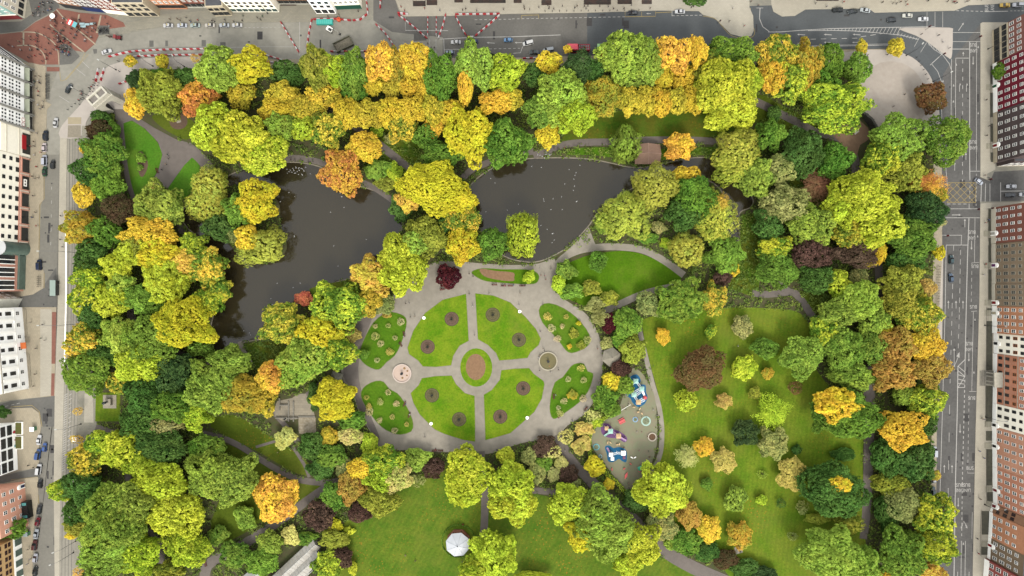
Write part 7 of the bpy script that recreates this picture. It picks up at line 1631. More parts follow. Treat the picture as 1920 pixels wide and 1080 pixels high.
def car(x, y, ang, kind, rgb, label, group=None, taxi=False, z=.01):
    b, g_, w, h_, tl, mi_, (L2,hw,hb) = car_meshes(kind)
    t = empty({'sedan':"saloon_car",'hatch':"hatchback_car",'van':"van",'suv':"estate_car"}[kind], P3(x,y,z), math.radians(ang), label, {'van':"van"}.get(kind,"car"), group)
    col = (*alb(rgb),1)
    bo = link("body", b, t); bo.color = col; link("windows", g_, t)
    for sx in (-1,1):
        for sy in (-1,1): link("wheel", w, t, loc=(sx*L2*.60,sy*(hw-.1),.33), rot=(0,0,0 if sy < 0 else PI))
    for sy in (-1,1):
        link("headlight", h_, t, loc=(L2-.08,sy*hw*.52,.62)); link("tail_light", tl, t, loc=(-L2+.05,sy*hw*.58,.70)); m2 = link("mirror", mi_, t, loc=(L2*.28,sy*(hw+.07),hb+.02)); m2.color = col
    if taxi: s_ = MB(); s_.box(-.1,-.4,1.5,.16,.4,1.68); s_.build("taxi_roof_sign", PLATE, t)
    return t
W_, SIL, BLK, NAVY, GRN = (232,232,230), (176,182,186), (38,42,46), (36,52,84), (40,84,60)
tx = ["leftmost white taxi in the rank on the north side road","second white taxi from the left in the northwest rank","silver green taxi third in the northwest rank","cream white taxi fourth in the northwest rank","fifth white taxi from the left in the northwest rank","rightmost white taxi in the northwest rank"]
for i,(x,c) in enumerate(((317,W_),(343,(222,228,236)),(367.5,(190,206,200)),(395,(226,220,206)),(422,(216,222,226)),(446,W_))): car(x,49-.1*i,180,'sedan',c,tx[i],"taxis waiting in the northwest rank",True)
VEH = [(202,98,17,'sedan',W_,"white car turning past the red brick plaza"),(131,167,62,'sedan',(44,54,56),"dark grey car crossing the northwest junction"),(106.5,231,84,'sedan',(226,226,224),"white car heading up the west road by the corner plaza"),
(88,255,90,'suv',(34,46,60),"dark navy car parked outside the shopping centre"),(85.5,277,90,'hatch',(228,214,214),"pinkish white car parked behind the navy car, west road"),(86,301,90,'van',(216,220,232),"pale lilac van parked on the west road"),(101,309,87,'hatch',(30,38,42),"black car driving beside the parked lilac van"),(86,322,88,'sedan',GRN,"dark green car with red roof box parked on the west road"),
(76,497,92,'van',NAVY,"navy blue van stopped by the pink stone block"),(75.5,824,82,'sedan',(240,240,240),"white car beside the side street pavement, lower west road"),(86,838,85,'hatch',(60,100,170),"bright blue car with black bonnet driving on the lower west road"),(74,851,80,'van',(50,92,160),"bright blue pickup parked on the lower west road"),(75.5,879,82,'van',(238,238,236),"white van at the mouth of the lower side street"),(77.5,906,88,'hatch',(34,40,42),"black car parked just below the lower side street"),
(76,954,80,'sedan',(48,56,60),"charcoal car parked opposite the salmon house shop"),(73,977,76,'hatch',(126,30,44),"dark red car parked below the charcoal one"),(70,1000,80,'sedan',(190,196,202),"silver car between the dark red and maroon parked cars"),(67.5,1021,84,'suv',(96,54,54),"maroon brown car parked on the lower west road"),(68.5,1045,82,'hatch',(204,206,214),"pale silver car near the bottom of the west road"),(68,1070,84,'sedan',(34,46,46),"black green car at the bottom of the west road"),
(855,80,180,'sedan',(222,222,220),"white silver car waiting at the north road's stop line"),(888,79,180,'hatch',(64,84,140),"blue car queued behind the silver one, north road"),(844,99.5,180,'hatch',(176,190,214),"pale blue car half under the trees at the north road"),(953,76,180,'hatch',(110,160,206),"sky blue car on the north road"),(990,82,193,'van',(232,232,228),"white van slanting out of the north road lane"),
(1002,99,180,'sedan',(46,66,62),"dark green car parked by the short barrier, north pavement"),(1028,95,190,'van',(190,196,200),"silver van parked beside the dark green car"),(1186,25,180,'sedan',(30,36,46),"black car in the yellow bay on the north road"),(1274,23,180,'sedan',(236,238,240),"white car parked in the last bay of the north road"),
(1569,20,180,'suv',(36,42,44),"black car at the front of the northeast rank"),(1597,23,190,'sedan',(48,56,58),"dark car angled out of the northeast rank"),(1620.5,20.5,170,'sedan',(206,214,216),"silver car behind the dark ones, northeast rank"),(1670,39,182,'hatch',(34,44,48),"black car driving on the northeast road"),(1699.5,30.5,180,'sedan',(228,228,216),"cream white car on the northeast road"),(1729,37,180,'sedan',(238,240,242),"white car approaching the crossing on the northeast road"),
(1882,11,180,'sedan',(232,190,60),"yellow car in the bus lane at the top right corner"),(1906,10.5,180,'suv',(216,218,224),"silver white car behind the yellow one"),(1833,341,-33,'hatch',(206,212,222),"silver car turning out of the side street"),(1894,350,180,'sedan',(226,228,232),"white car waiting alone in the side street's upper lane"),(1892,366,180,'sedan',(44,54,62),"dark car first in the side street's lower lane"),(1917,365,180,'hatch',(224,228,232),"white car behind the dark one in the side street"),
(1781.5,487,88,'hatch',(52,84,88),"dark teal car heading up the east road"),(1781,521,96,'hatch',(84,106,130),"steel blue car behind the dark teal one, east road"),(1752,721,90,'sedan',(200,206,216),"silver car parked under the golden bronze tree"),(1748.5,897,88,'hatch',(226,228,228),"white car parked by the pale gold street tree"),(1748,920,90,'hatch',(66,92,98),"teal grey car parked below the white one, east road"),(1750,846,90,'van',(220,224,230),"white van parked by the dark green tree, east road"),(1778,961,100,'hatch',(214,220,228),"pale car half hidden by the lower east road tree"),(1777,1034,85,'hatch',(206,210,216),"silver car half hidden by the lower twin road tree")]
for v in VEH: car(*v)
# open-top buses
def bus(x,y,label,rgb,roofrgb,seatrgb):
    t = empty("open_top_bus", P3(x,y,.01), PI, label, "bus")
    p = paint("bus%d%d" % rgb[:2], rgb)
    part(t,"body",p,lambda m:[m.loft([[(-5,-1.2,.5),(-5,1.2,.5),(-5,1.2,3.0),(-5,-1.2,3.0)],[(4.6,-1.25,.5),(4.6,1.25,.5),(4.6,1.25,3.0),(4.6,-1.25,3.0)],[(5.1,-1.1,.6),(5.1,1.1,.6),(5.0,1.1,2.9),(5.0,-1.1,2.9)]]),m.box(-5,-1.25,3.0,4.9,-1.15,3.9),m.box(-5,1.15,3.0,4.9,1.25,3.9),m.box(-5.0,-1.15,3.0,-4.9,1.15,3.9)])
    part(t,"front_roof",paint("bus_roof%d%d" % roofrgb[:2], roofrgb),lambda m:m.box(.4,-1.24,4.2,5.0,1.24,4.4)); part(t,"upper_windows",GLASS,lambda m:m.box(.6,-1.14,3.02,4.9,1.14,4.2)); part(t,"side_windows",GLASS,lambda m:m.box(-4.6,-1.27,1.5,4.4,1.27,2.5))
    for k in range(6): part(t,"seat",paint("seat%d%d" % seatrgb[:2], seatrgb),lambda m:[m.box(-4.6+k*.8,-1.05,3.02,-4.2+k*.8,-.2,3.5),m.box(-4.6+k*.8,.2,3.02,-4.2+k*.8,1.05,3.5),m.box(-4.6+k*.8,-1.05,3.5,-4.5+k*.8,-.2,3.95),m.box(-4.6+k*.8,.2,3.5,-4.5+k*.8,1.05,3.95)])
    for sx in (-3,3.2):
        for sy in (-1,1): part(t,"wheel",RUBBER,lambda m:m.tube([(sx,sy*1.0,.5),(sx,sy*1.28,.5)],.5,12))
bus(1083,95,"open topped tour bus with pink red front canopy, on the left of two",(190,40,60),(232,90,104),(150,150,150))
bus(1138,95,"open topped tour bus with pale green canopy and blue seats",(36,96,76),(170,220,150),(60,90,150))
# carriage and horse
t = empty("horse_carriage", P3(224,72), -.1, "dark red open carriage behind a horse beside the brick plaza", "carriage")
part(t,"body",paint("carriage_red",(122,44,48)),lambda m:m.loft([[(-1.3,-.6,.7),(-1.3,.6,.7),(-1.3,.7,1.6),(-1.3,-.7,1.6)],[(0,-.6,.55),(0,.6,.55),(0,.7,1.1),(0,-.7,1.1)],[(1.3,-.6,.7),(1.3,.6,.7),(1.3,.7,1.5),(1.3,-.7,1.5)]])); part(t,"hood",paint("carriage_hood",(150,70,66)),lambda m:m.box(-1.5,-.75,1.6,-.4,.75,2.1)); part(t,"shaft",DARK,lambda m:[m.tube([(-1.3,s,.8),(-4.2,s*.8,1.0)],.04,5) for s in (-.45,.45)])
for sx in (-.9,1.0):
    for sy in (-1,1): part(t,"wheel",DARK,lambda m:m.tube([(sx,sy*.75,.55),(sx,sy*.82,.55)],.55,14))

# ------------------------------------------------------------------ people, horses, birds
def skin_mesh(name, verts, edges, radii, root, mats, matfn, sub=1):
    me = bpy.data.meshes.new("armature_lines"); me.from_pydata(verts, edges, [])
    o = bpy.data.objects.new("tmp", me); COL.objects.link(o)
    s_ = o.modifiers.new("s",'SKIN'); s_.use_smooth_shade = True
    for i, r in enumerate(radii):
        q = me.skin_vertices[0].data[i]; q.radius = r if isinstance(r, tuple) else (r,r); q.use_root = (i == root)
    sb = o.modifiers.new("u",'SUBSURF'); sb.levels = sub; sb.render_levels = sub
    bpy.context.view_layer.update()
    me2 = bpy.data.meshes.new_from_object(o.evaluated_get(bpy.context.evaluated_depsgraph_get())); bpy.data.objects.remove(o); me2.name = name
    me2.materials.clear()
    for m in mats: me2.materials.append(m)
    for p in me2.polygons: p.material_index = matfn(p.center); p.use_smooth = True
    return me2
SKIN = M("skin",(206,160,130),.6,.05,8); HAIR = M_paint("hair", attr='hair', rough=.7); TOP = M_paint("clothing_top", attr='color', rough=.85); TRO = M_paint("clothing_legs", attr='c2', rough=.85); HAIR_ST = M("dark_hair",(44,36,30),.7,.1,5); SHOE = M("shoes",(44,38,34),.7,.1,5)
def person_mesh(pose):
    l = .28 if pose == 'walk' else .06; arm = .25 if pose == 'walk' else .05
    V = [(0,0,.95),(0,0,1.2),(0,0,1.42),(.02,0,1.53),(.03,0,1.66),(.02,0,1.76)]; E = [(0,1),(1,2),(2,3),(3,4),(4,5)]; Rd = [(.15,.17),(.14,.17),(.13,.18),.06,.10,.07]
    for sy, sg in ((-1,1),(1,-1)):
        b = len(V)
        if pose == 'sit': V += [(.02,sy*.10,.90-.42),(.42,sy*.11,.50),(.46,sy*.11,.26),(.44,sy*.11,.06),(.56,sy*.11,.04)]
        else: V += [(0,sy*.10,.86),(l*.5*sg+.03,sy*.10,.50),(l*.85*sg-.02,sy*.10,.24),(l*sg-.02,sy*.10,.07),(l*sg+.12,sy*.11,.04)]
        E += [(0,b),(b,b+1),(b+1,b+2),(b+2,b+3),(b+3,b+4)]; Rd += [.10,.075,.065,.045,.04]
        c = len(V); V += [(0,sy*.21,1.42),(-arm*.4*sg,sy*.26,1.14),(-arm*sg+.08,sy*.26,.92),(-arm*sg+.13,sy*.25,.82)]
        E += [(2,c),(c,c+1),(c+1,c+2),(c+2,c+3)]; Rd += [.07,.055,.045,.04]
    if pose == 'sit': V = [(x,y,z-.42) if i < 6 or (i-6) % 9 >= 5 else (x,y,z) for i,(x,y,z) in enumerate(V)]
    zt = .42 if pose == 'sit' else 0
    def mf(c):
        z = c.z+zt
        if c.z < .09 and c.x*0+c.z < .09: return 4
        if z > 1.60: return 3 if (c.x < .05 or z > 1.73) else 0
        if z > 1.50: return 0
        if abs(c.y) > .19 and z < .86+.02 and (pose != 'sit' or c.z > .38): return 0
        if z > .92 or abs(c.y) > .19: return 1
        return 2
    return skin_mesh("person_"+pose, V, E, Rd, 0, [SKIN,TOP,TRO,HAIR,SHOE], mf)
PM = {p: person_mesh(p) for p in ('stand','walk','sit')}
TOPS = dict(black=(34,34,38),navy=(38,46,70),grey=(120,120,122),white=(226,224,220),red=(186,44,52),pink=(222,120,140),blue=(64,100,160),green=(60,110,80),beige=(196,170,140),purple=(110,80,130),brown=(96,70,54),turquoise=(80,170,170),cream=(226,214,190))
LEGS = [(34,36,44),(52,60,82),(44,42,42),(90,86,80),(70,76,96)]; HAIRS = [(40,30,24),(70,50,34),(30,26,24),(140,104,64),(110,100,94)]
prng = random.Random(11)
def person(x, y, top, pose, where, ang=None, z=ZP+.02, s=1.0, label=None):
    o = link("person", PM[pose], loc=P3(x,y,z), rot=(0,0,math.radians(ang if ang is not None else prng.uniform(0,360))))
    act = dict(stand="standing", walk="walking", sit="sitting")[pose]
    ch = "child" if s < .75 else "person"
    tag(o, label or "%s in a %s top %s %s" % (ch, top, act, where), "person", "people %s" % where)
    k = prng.uniform(.94,1.05)*s; o.scale = (k*1.08,k*1.08,k)
    o.color = (*alb(TOPS[top]),1); o["c2"] = list(alb(prng.choice(LEGS))); o["hair"] = list(alb(prng.choice(HAIRS))); return o
def crowd(n, poly, where, z=ZP+.02, tops=None, sit=0.0, kids=0.0):
    n = max(1, round(n*.48)); xs = [p[0] for p in poly]; ys = [p[1] for p in poly]; c = 0
    while c < n:
        x, y = prng.uniform(min(xs),max(xs)), prng.uniform(min(ys),max(ys))
        if inside(poly, np.array([x]), np.array([y]))[0]:
            person(x,y,prng.choice(tops or ['black','black','navy','navy','grey','brown','white','red','blue','beige','black','green']), 'sit' if prng.random() < sit else prng.choice(('walk','walk','stand')), where, z=z, s=.66 if prng.random() < kids else 1.0); c += 1
crowd(62,[(60,66),(108,30),(150,70),(112,90),(110,118),(60,116),(5,80)],"on the red brick plaza's left half")
crowd(50,[(100,60),(112,58),(138,84),(132,106),(110,100)],"in the middle of the brick plaza")
crowd(22,[(120,34),(200,34),(215,50),(160,90),(135,66)],"on the red brick plaza's right half")
crowd(16,[(62,28),(66,4),(104,2),(106,14),(64,42)],"at the mouth of the shopping street",z=.02)
crowd(12,[(66,135),(84,135),(84,205),(66,205)],"outside the shopping centre"); crowd(9,[(60,240),(82,240),(82,305),(62,300)],"outside the bank front"); crowd(9,[(60,320),(80,320),(72,460),(60,440)],"outside the cream shop block")
crowd(12,[(160,150),(180,146),(190,160),(165,185),(150,190)],"on the northwest corner plaza left of the arch"); crowd(4,[(205,118),(240,114),(240,130),(215,140)],"on the northwest corner plaza by the barriers")
crowd(5,[(226,205),(236,205),(268,232),(258,236)],"on the path behind the stone arch"); crowd(8,[(300,270),(335,290),(315,340),(300,335)],"on the wide northwest park path")
crowd(10,[(300,36),(470,28),(520,30),(520,38),(300,48)],"on the northwest pavement above the taxis"); crowd(9,[(590,30),(680,22),(680,30),(590,35)],"on the pavement above the roadworks"); crowd(8,[(738,14),(834,14),(834,26),(756,26)],"on the pavement west of the lane")
crowd(9,[(800,74),(818,74),(818,96),(802,96)],"crossing the north road",z=.02); crowd(8,[(850,16),(960,14),(960,23),(850,25)],"on the north pavement by the barrier triangle"); crowd(12,[(962,12),(1220,10),(1220,18),(962,20)],"on the middle of the north pavement"); crowd(8,[(1240,4),(1400,0),(1405,12),(1410,50),(1390,62),(1350,30)],"on the pale promontory"); crowd(5,[(1405,4),(1430,4),(1430,12),(1405,12)],"crossing the curved lane at the top",z=.02)
crowd(6,[(1450,2),(1640,4),(1640,14),(1455,14)],"on the northeast pavement left part"); crowd(8,[(1650,4),(1850,0),(1850,6),(1650,16)],"on the northeast pavement right part"); crowd(8,[(1710,58),(1778,58),(1778,96)],"on the traffic island"); crowd(6,[(1612,100),(1690,104),(1700,125),(1640,115)],"at the top of the northeast plaza"); crowd(4,[(1640,215),(1700,150),(1700,240)],"on the northeast plaza")
crowd(6,[(1842,70),(1852,70),(1855,300),(1842,300)],"on the east pavement above the side street"); crowd(7,[(1838,330),(1858,325),(1858,345),(1840,345)],"at the side street's top corner"); crowd(7,[(1842,384),(1852,384),(1852,420),(1840,420)],"at the side street's bottom corner"); crowd(4,[(1838,440),(1850,440),(1846,600),(1836,600)],"on the east pavement's middle"); crowd(8,[(1833,690),(1845,690),(1842,900),(1829,900)],"on the lower east pavement"); crowd(6,[(1826,910),(1838,910),(1836,1070),(1824,1070)],"on the bottom of the east pavement")
crowd(9,[(58,590),(92,590),(92,640),(60,640)],"in front of the classical club"); crowd(7,[(70,640),(92,640),(92,735),(62,735)],"below the classical club's entrance"); crowd(6,[(103,525),(116,525),(116,560),(108,560)],"at the bus shelter"); crowd(6,[(112,300),(122,300),(120,480),(112,480)],"on the tram pavement",tops=['black','navy','grey']); crowd(4,[(50,870),(66,866),(66,878),(50,882)],"by the modern block"); crowd(8,[(56,905),(68,905),(64,1060),(52,1060)],"on the lower west pavement")
# formal garden and park
for (x,y,t_,p) in ((917,550,'cream','walk'),(975,550,'beige','stand'),(880,551,'grey','walk'),(886,573,'white','walk'),(890,628,'grey','walk'),(770,594,'black','walk'),(767,568,'white','walk'),(761,569,'black','walk'),(778,593,'beige','stand'),(797,818,'navy','walk'),(973,571,'white','walk'),(1014,516,'red','walk'),(1023,524,'red','walk'),(1021,517,'pink','walk'),(1000,506,'pink','walk'),(1012,503,'white','walk'),(1033,504,'grey','walk'),(1047,494,'white','stand'),(1018,571,'black','stand'),(1013,621,'purple','walk'),(1018,653,'brown','stand'),(1021,657,'navy','stand'),(1011,670,'white','sit'),(1013,666,'beige','sit'),(1012,694,'black','stand'),(1047,693,'black','walk'),(1032,697,'white','walk'),(1080,569,'pink','walk'),(1092,580,'black','walk'),(1120,653,'red','walk'),(1125,712,'pink','walk'),(1124,717,'white','walk'),(1120,727,'white','stand'),(1073,787,'blue','walk'),(1099,764,'red','walk'),(1015,818,'blue','walk'),(1042,741,'white','sit'),(1040,745,'black','sit'),(932,842,'black','walk'),(929,843,'white','walk'),(1066,864,'pink','walk'),(1100,905,'black','walk'),(1059,844,'white','walk'),(880,513,'black','walk'),(887,518,'black','walk'),(498,987,'turquoise','walk'),(505,988,'brown','walk'),(867,1052,'grey','walk')):
    person(x,y,t_,p,"on the formal garden's paths" if 640 < x < 1135 and y < 840 else "on a park path",z=zp2+.04)
for (x,y,t_) in ((924,534,'brown'),(942,535,'navy'),(946,535,'pink'),(962,535,'blue'),(978,535,'black'),(984,536,'navy'),(757,630,'white'),(759,627,'grey'),(749,644,'black'),(761,758,'blue'),(768,776,'white'),(827,542,'red'),(844,541,'black'),(764,847,'white'),(817,843,'red'),(868,983,'red')):
    person(x,y,t_,'sit',"on a bench by the formal garden",z=ZP+.06,label="person in a %s top sitting on a bench by the formal garden" % t_)
crowd(44,PLAY,"in the playground",z=PZ,tops=['red','pink','white','navy','blue','black','beige','red','purple','white'],sit=.15,kids=.6)
crowd(4,[(1210,845),(1228,840),(1222,860),(1210,870)],"at the bottom right of the playground",z=PZ,kids=.5); crowd(7,[(1025,280),(1060,270),(1075,276),(1030,290)],"feeding birds at the east lake's top path",z=zp2+.04); crowd(9,[(545,292),(590,300),(590,308),(545,302)],"feeding birds at the west lake's top path",z=zp2+.04)
crowd(4,[(1180,215),(1300,208),(1300,225),(1180,235)],"on the north lawn"); crowd(5,[(740,1040),(780,1035),(780,1052),(745,1055)],"picnicking on the bandstand lawn",sit=.9); crowd(3,[(1350,650),(1400,640),(1380,660)],"on the east lawn"); crowd(3,[(1455,205),(1480,218),(1470,224)],"on the northeast park path"); crowd(4,[(1195,940),(1170,920),(1160,915)],"at the playground's lower gate"); crowd(3,[(545,835),(500,845),(600,890)],"on the southwest lawn")
# the rest of the crowd, past the three hundred individuals: one object
cv, cf, cm = [], [], []; cr = random.Random(77); CM = [SKIN, HAIR_ST, SHOE]+[M("crowd_cloth_%s" % k, TOPS[k], .85, .1, 4) for k in ('black','navy','grey','brown','red','white')]
ZONES = [([(60,66),(108,30),(150,70),(112,90),(110,118),(60,116),(5,80)],38),([(100,60),(112,58),(138,84),(132,106),(110,100)],34),([(120,34),(200,34),(225,48),(160,90),(135,66)],22),([(62,28),(66,4),(104,2),(106,14),(64,42)],14),([(66,135),(84,135),(84,205),(66,205)],10),([(300,36),(520,30),(520,38),(300,48)],12),([(160,150),(190,160),(165,185),(150,190)],8),([(1650,4),(1850,0),(1850,6),(1650,16)],12),([(962,12),(1220,10),(1220,18),(962,20)],14),([(60,240),(80,240),(72,460),(60,440)],8)]
SRC = [(np.array([v.co[:] for v in PM[p].vertices]), [tuple(q.vertices) for q in PM[p].polygons], [q.material_index for q in PM[p].polygons]) for p in ('walk','stand')]
for poly, n in ZONES:
    k = 0
    while k < n:
        x, y = cr.uniform(min(p[0] for p in poly),max(p[0] for p in poly)), cr.uniform(min(p[1] for p in poly),max(p[1] for p in poly))
        if not inside(poly, np.array([x]), np.array([y]))[0]: continue
        k += 1; v, f, mi = cr.choice(SRC); a = cr.uniform(0,6.28); px, py = P(x,y); b0 = len(cv); c_, s_ = math.cos(a)*1.08, math.sin(a)*1.08
        cv += [(px+q[0]*c_-q[1]*s_, py+q[0]*s_+q[1]*c_, ZP+.02+q[2]) for q in v]; t1, t2 = cr.choice((3,3,4,4,5,6,7,8)), cr.choice((3,4,5)); mp = (0,t1,t2,1,2)
        cf += [tuple(b0+i for i in q) for q in f]; cm += [mp[i] for i in mi]
me = bpy.data.meshes.new("crowd"); me.from_pydata(cv, [], cf); [me.materials.append(q) for q in CM]; me.polygons.foreach_set("material_index", cm); me.update()
link("crowd", me, label="further dark dressed people dotted over the plaza and pavements", cat="crowd", kind='stuff')
# horse of the carriage
HV = [(0,0,1.35),(-.55,0,1.38),(-.8,0,1.3),(.5,0,1.36),(.78,0,1.62),(1.02,0,1.95),(1.3,0,1.78),(1.5,0,1.62),(-.95,0,1.0),(-1.0,0,.6)]; HE = [(0,1),(1,2),(0,3),(3,4),(4,5),(5,6),(6,7),(2,8),(8,9)]; HR = [.34,.33,.26,.32,.22,.16,.15,.09,.07,.05]
for sx,fr in ((.5,1),(-.65,0)):
    for sy in (-1,1):
        b = len(HV); HV += [(sx,sy*.2,1.05),(sx+(.03 if fr else .10),sy*.2,.78 if not fr else .62),(sx+(.0 if fr else -.14),sy*.2,.48 if not fr else .35),(sx-(.0 if fr else .06),sy*.2,.08)]
        HE += [(3 if fr else 1,b),(b,b+1),(b+1,b+2),(b+2,b+3)]; HR += [.15,.09,.06,.07]
hm = skin_mesh("horse", HV, HE, HR, 0, [M("horse_coat",(70,48,36),.6,.15,3), M("horse_mane",(34,28,24),.8,.1,3)], lambda c: 1 if (c.x < -.88 or (c.z > 1.75 and abs(c.y) < .06 and c.x < 1.0) or c.z < .12) else 0)
tag(link("horse", hm, loc=P3(209,70.5,.02), rot=(0,0,PI-.1)), "dark brown horse harnessed to the red carriage", "horse")
# gulls, ducks and swans
def bird_mesh(col, neck=.0):
    m_ = MB(); R = lambda x, r, z, f=.8: [(x, math.cos(a)*r, z+math.sin(a)*r*f) for a in [2*PI*k/8 for k in range(8)]]
    m_.loft([R(-.36,.02,.12),R(-.22,.10,.10),R(0,.15,.09),R(.18,.11,.10),R(.27,.05,.13+neck*.3),R(.31,.045,.2+neck),R(.38,.06,.24+neck),R(.46,.02,.23+neck)]); return m_.mesh("bird", col, True)
GULL = bird_mesh(M("feather_white",(240,240,238),.7,.03,4)); DUCK = bird_mesh(M("feather_brown",(96,84,70),.8,.2,6)); SWAN = bird_mesh(M("feather_swan",(244,244,240),.7,.02,4), .22)
def bird(x,y,me,name,label,cat,group,s=.8): o = link(name, me, loc=P3(x,y,.055), rot=(0,0,prng.uniform(0,6.28)), label=label, cat=cat, group=group); o.scale = (s,s,s)
for (x,y) in ((1087,310),(1067,318),(1080,324),(1078,329),(1076,336),(1059,345),(1077,349),(1075,357),(1019,373),(1037,373),(1020,377),(1053,369),(972,383),(1033,393),(1054,393),(1014,423),(1026,430),(1039,450),(1035,455),(997,312),(1015,314),(920,335),(928,343),(911,397),(951,394)): bird(x,y,GULL,"gull","white gull floating on the open water of the east lake","gull","gulls on the east lake")
bird(1036,438,SWAN,"swan","white swan in the lower middle of the east lake","swan",None,1.2); bird(1081,378,SWAN,"swan","white swan with ripples in the right middle of the east lake","swan",None,1.2)
for k in range(26): bird(prng.gauss(555,12),prng.uniform(311,327),GULL,"gull","white gull in the flock by the west lake's top path","gull","gulls in the flock on the west lake")
for (x,y) in ((542,361),(638,362),(645,389),(620,398),(553,369),(626,461),(634,499),(687,449),(520,531),(563,531),(550,539),(508,560),(511,571),(457,620),(468,624),(470,628)): bird(x,y,GULL,"gull","white gull scattered on the west lake's open water","gull","gulls scattered on the west lake")
bird(526,378,SWAN,"swan","white swan right of the island on the west lake","swan",None,1.2); bird(552,443,SWAN,"swan","white swan in the middle left of the west lake","swan",None,1.2); bird(567,328,SWAN,"swan","white swan at the edge of the gull flock","swan",None,1.2); bird(641,369,SWAN,"swan","white swan below the orange red tree","swan",None,1.2)
for k in range(10): bird(prng.uniform(585,610),prng.uniform(325,336),DUCK,"duck","brown duck left of the orange red tree on the west lake","duck","ducks on the west lake",1.3)
for k in range(16): o = link("pigeon", GULL, loc=P3(prng.gauss(1024,6),prng.gauss(290,3.0),ZP+.05), rot=(0,0,prng.uniform(0,6.28)), label="pale pigeon in the flock on the east lake's top path", cat="pigeon", group="pigeons on the east lake path")

# ------------------------------------------------------------------ red and white barriers of the roadworks
bmb = MB(); bmb.loft([[(-.72,-.22,0),(.72,-.22,0),(.72,.22,0),(-.72,.22,0)],[(-.72,-.20,.15),(.72,-.20,.15),(.72,.20,.15),(-.72,.20,.15)],[(-.74,-.12,.8),(.74,-.12,.8),(.74,.12,.8),(-.74,.12,.8)],[(-.74,-.12,1.0),(.74,-.12,1.0),(.74,.12,1.0),(-.74,.12,1.0)]])
BRED = bmb.mesh("barrier", M("barrier_red",(206,54,62),.5,.08,2)); BWHI = bmb.mesh("barrier", M("barrier_white",(238,234,230),.5,.04,2))
def barrier(pts, where, step=6.4, w=1.0, smooth=False):
    q = sm(pts,4,False) if smooth and len(pts) > 2 else pts; acc = 0.0; k = 0
    for i in range(len(q)-1):
        a, b_ = q[i], q[i+1]; d = math.dist(a,b_); u = ((b_[0]-a[0])/d,(b_[1]-a[1])/d); t = (step/2-acc) if i == 0 else -acc
        while t < d:
            if t >= 0:
                x, y = a[0]+u[0]*t, a[1]+u[1]*t; c = ("red","white")[k % 2]
                o = link("barrier", BRED if k % 2 == 0 else BWHI, loc=P3(x,y,.02), rot=(0,0,math.atan2(-u[1],u[0])), label="%s plastic roadwork barrier %s" % (c, where), cat="barrier", group="%s barriers %s" % (c, where)); o.scale = (step*S/1.5,w*1.35,1); k += 1
            t += step
        acc = d-(t-step) if t-step >= -1e9 else acc
        acc = (d-(t-step))
barrier([(205,107),(228,101),(250,97),(300,94),(360,92.5),(402,92)],"in the long curved run at the northwest",6.4,1,True); barrier([(246,107),(300,104),(382,103)],"in the second row below the long curved run",6.4)
barrier([(470,95),(500,104),(540,116)],"in the slanting run left of the brown olive tree"); barrier([(502,117.5),(542,117.5)],"in the short straight run below the slanting one")
barrier([(527,42),(545,72),(560,97)],"in the diagonal run below the cream shop",6); barrier([(576,90),(580,62),(585,39)],"in the left run of the roadworks pen",6); barrier([(588,37),(628,36),(660,39)],"in the top run of the roadworks pen"); barrier([(662,39),(676,37),(690,26),(688,6),(686,-6)],"in the run up the lane's left side",6)
barrier([(705,46),(722,62),(735,80),(740,94)],"in the diagonal run right of the roadworks",6); barrier([(747,28),(775,50),(803,74)],"in the left leg of the first barrier funnel"); barrier([(746,25),(764,27)],"at the top corner of the first barrier funnel",5,1.6); barrier([(836,27),(830,50),(822,72)],"in the right leg of the first barrier funnel",6)
barrier([(854,27.5),(936,26.5)],"in the top run of the barrier triangle"); barrier([(854,30),(863,48),(875,68)],"in the left leg of the barrier triangle",6); barrier([(876,69.5),(888,70)],"at the bottom corner of the barrier triangle",6,1.4); barrier([(891,68),(915,48),(936,29)],"in the right leg of the barrier triangle",6)
barrier([(802.5,32),(802,68)],"in the thin left line of the walkway pen",4.5,.6); barrier([(818.5,32),(818,70)],"in the thin right line of the walkway pen",4.5,.6)
barrier([(181,154),(186,129)],"in the left pair run on the northwest corner plaza",6.2); barrier([(190,152),(198,127)],"in the right pair run on the northwest corner plaza",6.2); barrier([(224,158),(242,152)],"in the short run beside the stone arch",6); barrier([(714,-2),(713,17)],"in the short run in the middle of the lane",6); barrier([(620,97),(655,97)],"in the low run below the skip",6.4); barrier([(980,110),(1010,109)],"in the short run by the dark green parked car",6.4); barrier([(670,97),(695,96.5)],"in the low run left of the orange topped tree",6.4)
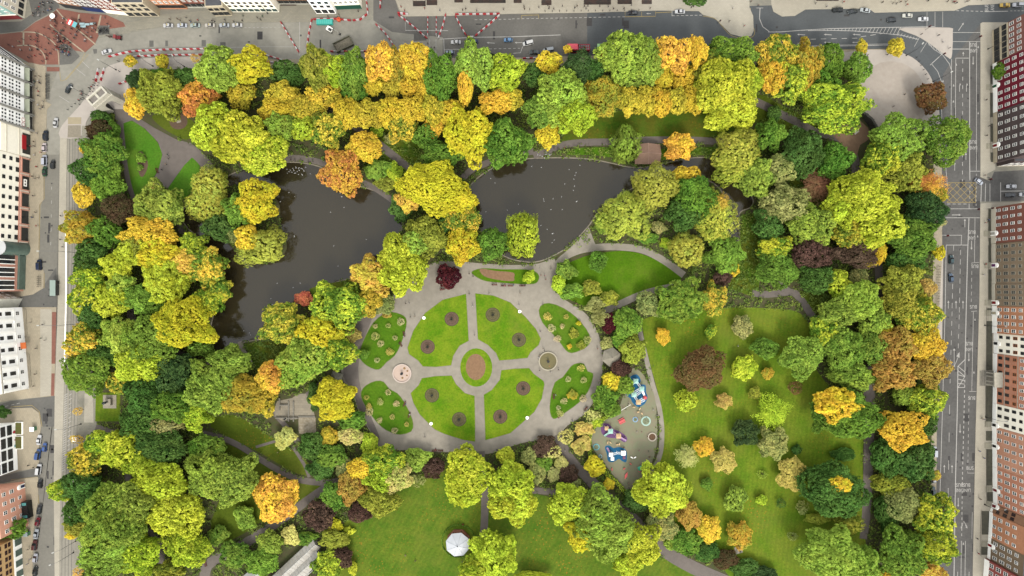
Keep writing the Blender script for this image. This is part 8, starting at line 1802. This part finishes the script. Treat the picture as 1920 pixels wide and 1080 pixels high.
# bicycles and motorbikes
bk = MB()
for x in (-.5,.5):
    bk.xf = Matrix.Translation((x,0,.34)) @ Matrix.Rotation(PI/2,4,'X')
    for q in range(12):
        a0,a1 = 2*PI*q/12, 2*PI*(q+1)/12; bk.add([(math.cos(a0)*.34,math.sin(a0)*.34,-.02),(math.cos(a1)*.34,math.sin(a1)*.34,-.02),(math.cos(a1)*.34,math.sin(a1)*.34,.02),(math.cos(a0)*.34,math.sin(a0)*.34,.02),(math.cos(a0)*.28,math.sin(a0)*.28,-.02),(math.cos(a1)*.28,math.sin(a1)*.28,-.02),(math.cos(a1)*.28,math.sin(a1)*.28,.02),(math.cos(a0)*.28,math.sin(a0)*.28,.02)],[(0,1,2,3),(7,6,5,4),(3,2,6,7),(4,5,1,0)])
bk.xf = None; WHEELS = bk.mesh("bicycle_wheels", RUBBER)
fr = MB()
for a,b_ in (((-.5,0,.34),(-.15,0,.85)),((-.5,0,.34),(0,0,.32)),((0,0,.32),(-.15,0,.85)),((0,0,.32),(.38,0,.8)),((-.15,0,.8),(.38,0,.8)),((.5,0,.34),(.36,0,1.0)),((.36,-.28,1.02),(.36,.28,1.02))): fr.tube([a,b_],.025,5)
FRAME = fr.mesh("bicycle_frame", M("bike_frame",(60,64,72),.4,.3,4)); sd_ = MB(); sd_.box(-.28,-.07,.86,-.02,.07,.93); SADDLE = sd_.mesh("saddle", RUBBER)
def bicycle(x,y,ang,label,group,z=ZP+.01):
    t = empty("bicycle", P3(x,y,z), math.radians(ang), label, "bicycle", group); link("wheels", WHEELS, t); link("frame", FRAME, t); link("saddle", SADDLE, t); t.scale = (1.2,1.2,1.1)
for k in range(18): bicycle(90,140+k*2.7,prng.uniform(-12,12),"bicycle parked in the dense row outside the shopping centre","bicycles in the row outside the shopping centre",.02)
for k in range(6): bicycle(74,519+k*3.6,5,"bicycle parked on the pavement before the pink stone block","bicycles before the pink stone block")
for k in range(26): bicycle(1759-k*.16,500+k*5.0,prng.uniform(-8,8),"bicycle parked in the long stand on the east pavement","bicycles in the long east stand")
for k in range(12): bicycle(186+k*1.7,55+(k*5)%7,prng.uniform(60,120),"bicycle in the dark stand at the east end of the brick plaza","bicycles at the brick plaza")
for k in range(5): bicycle(1506+k*3,100+((k*7)%5),prng.uniform(0,180),"bicycle leaning at the northeast pavement by the trees","bicycles at the northeast pavement")
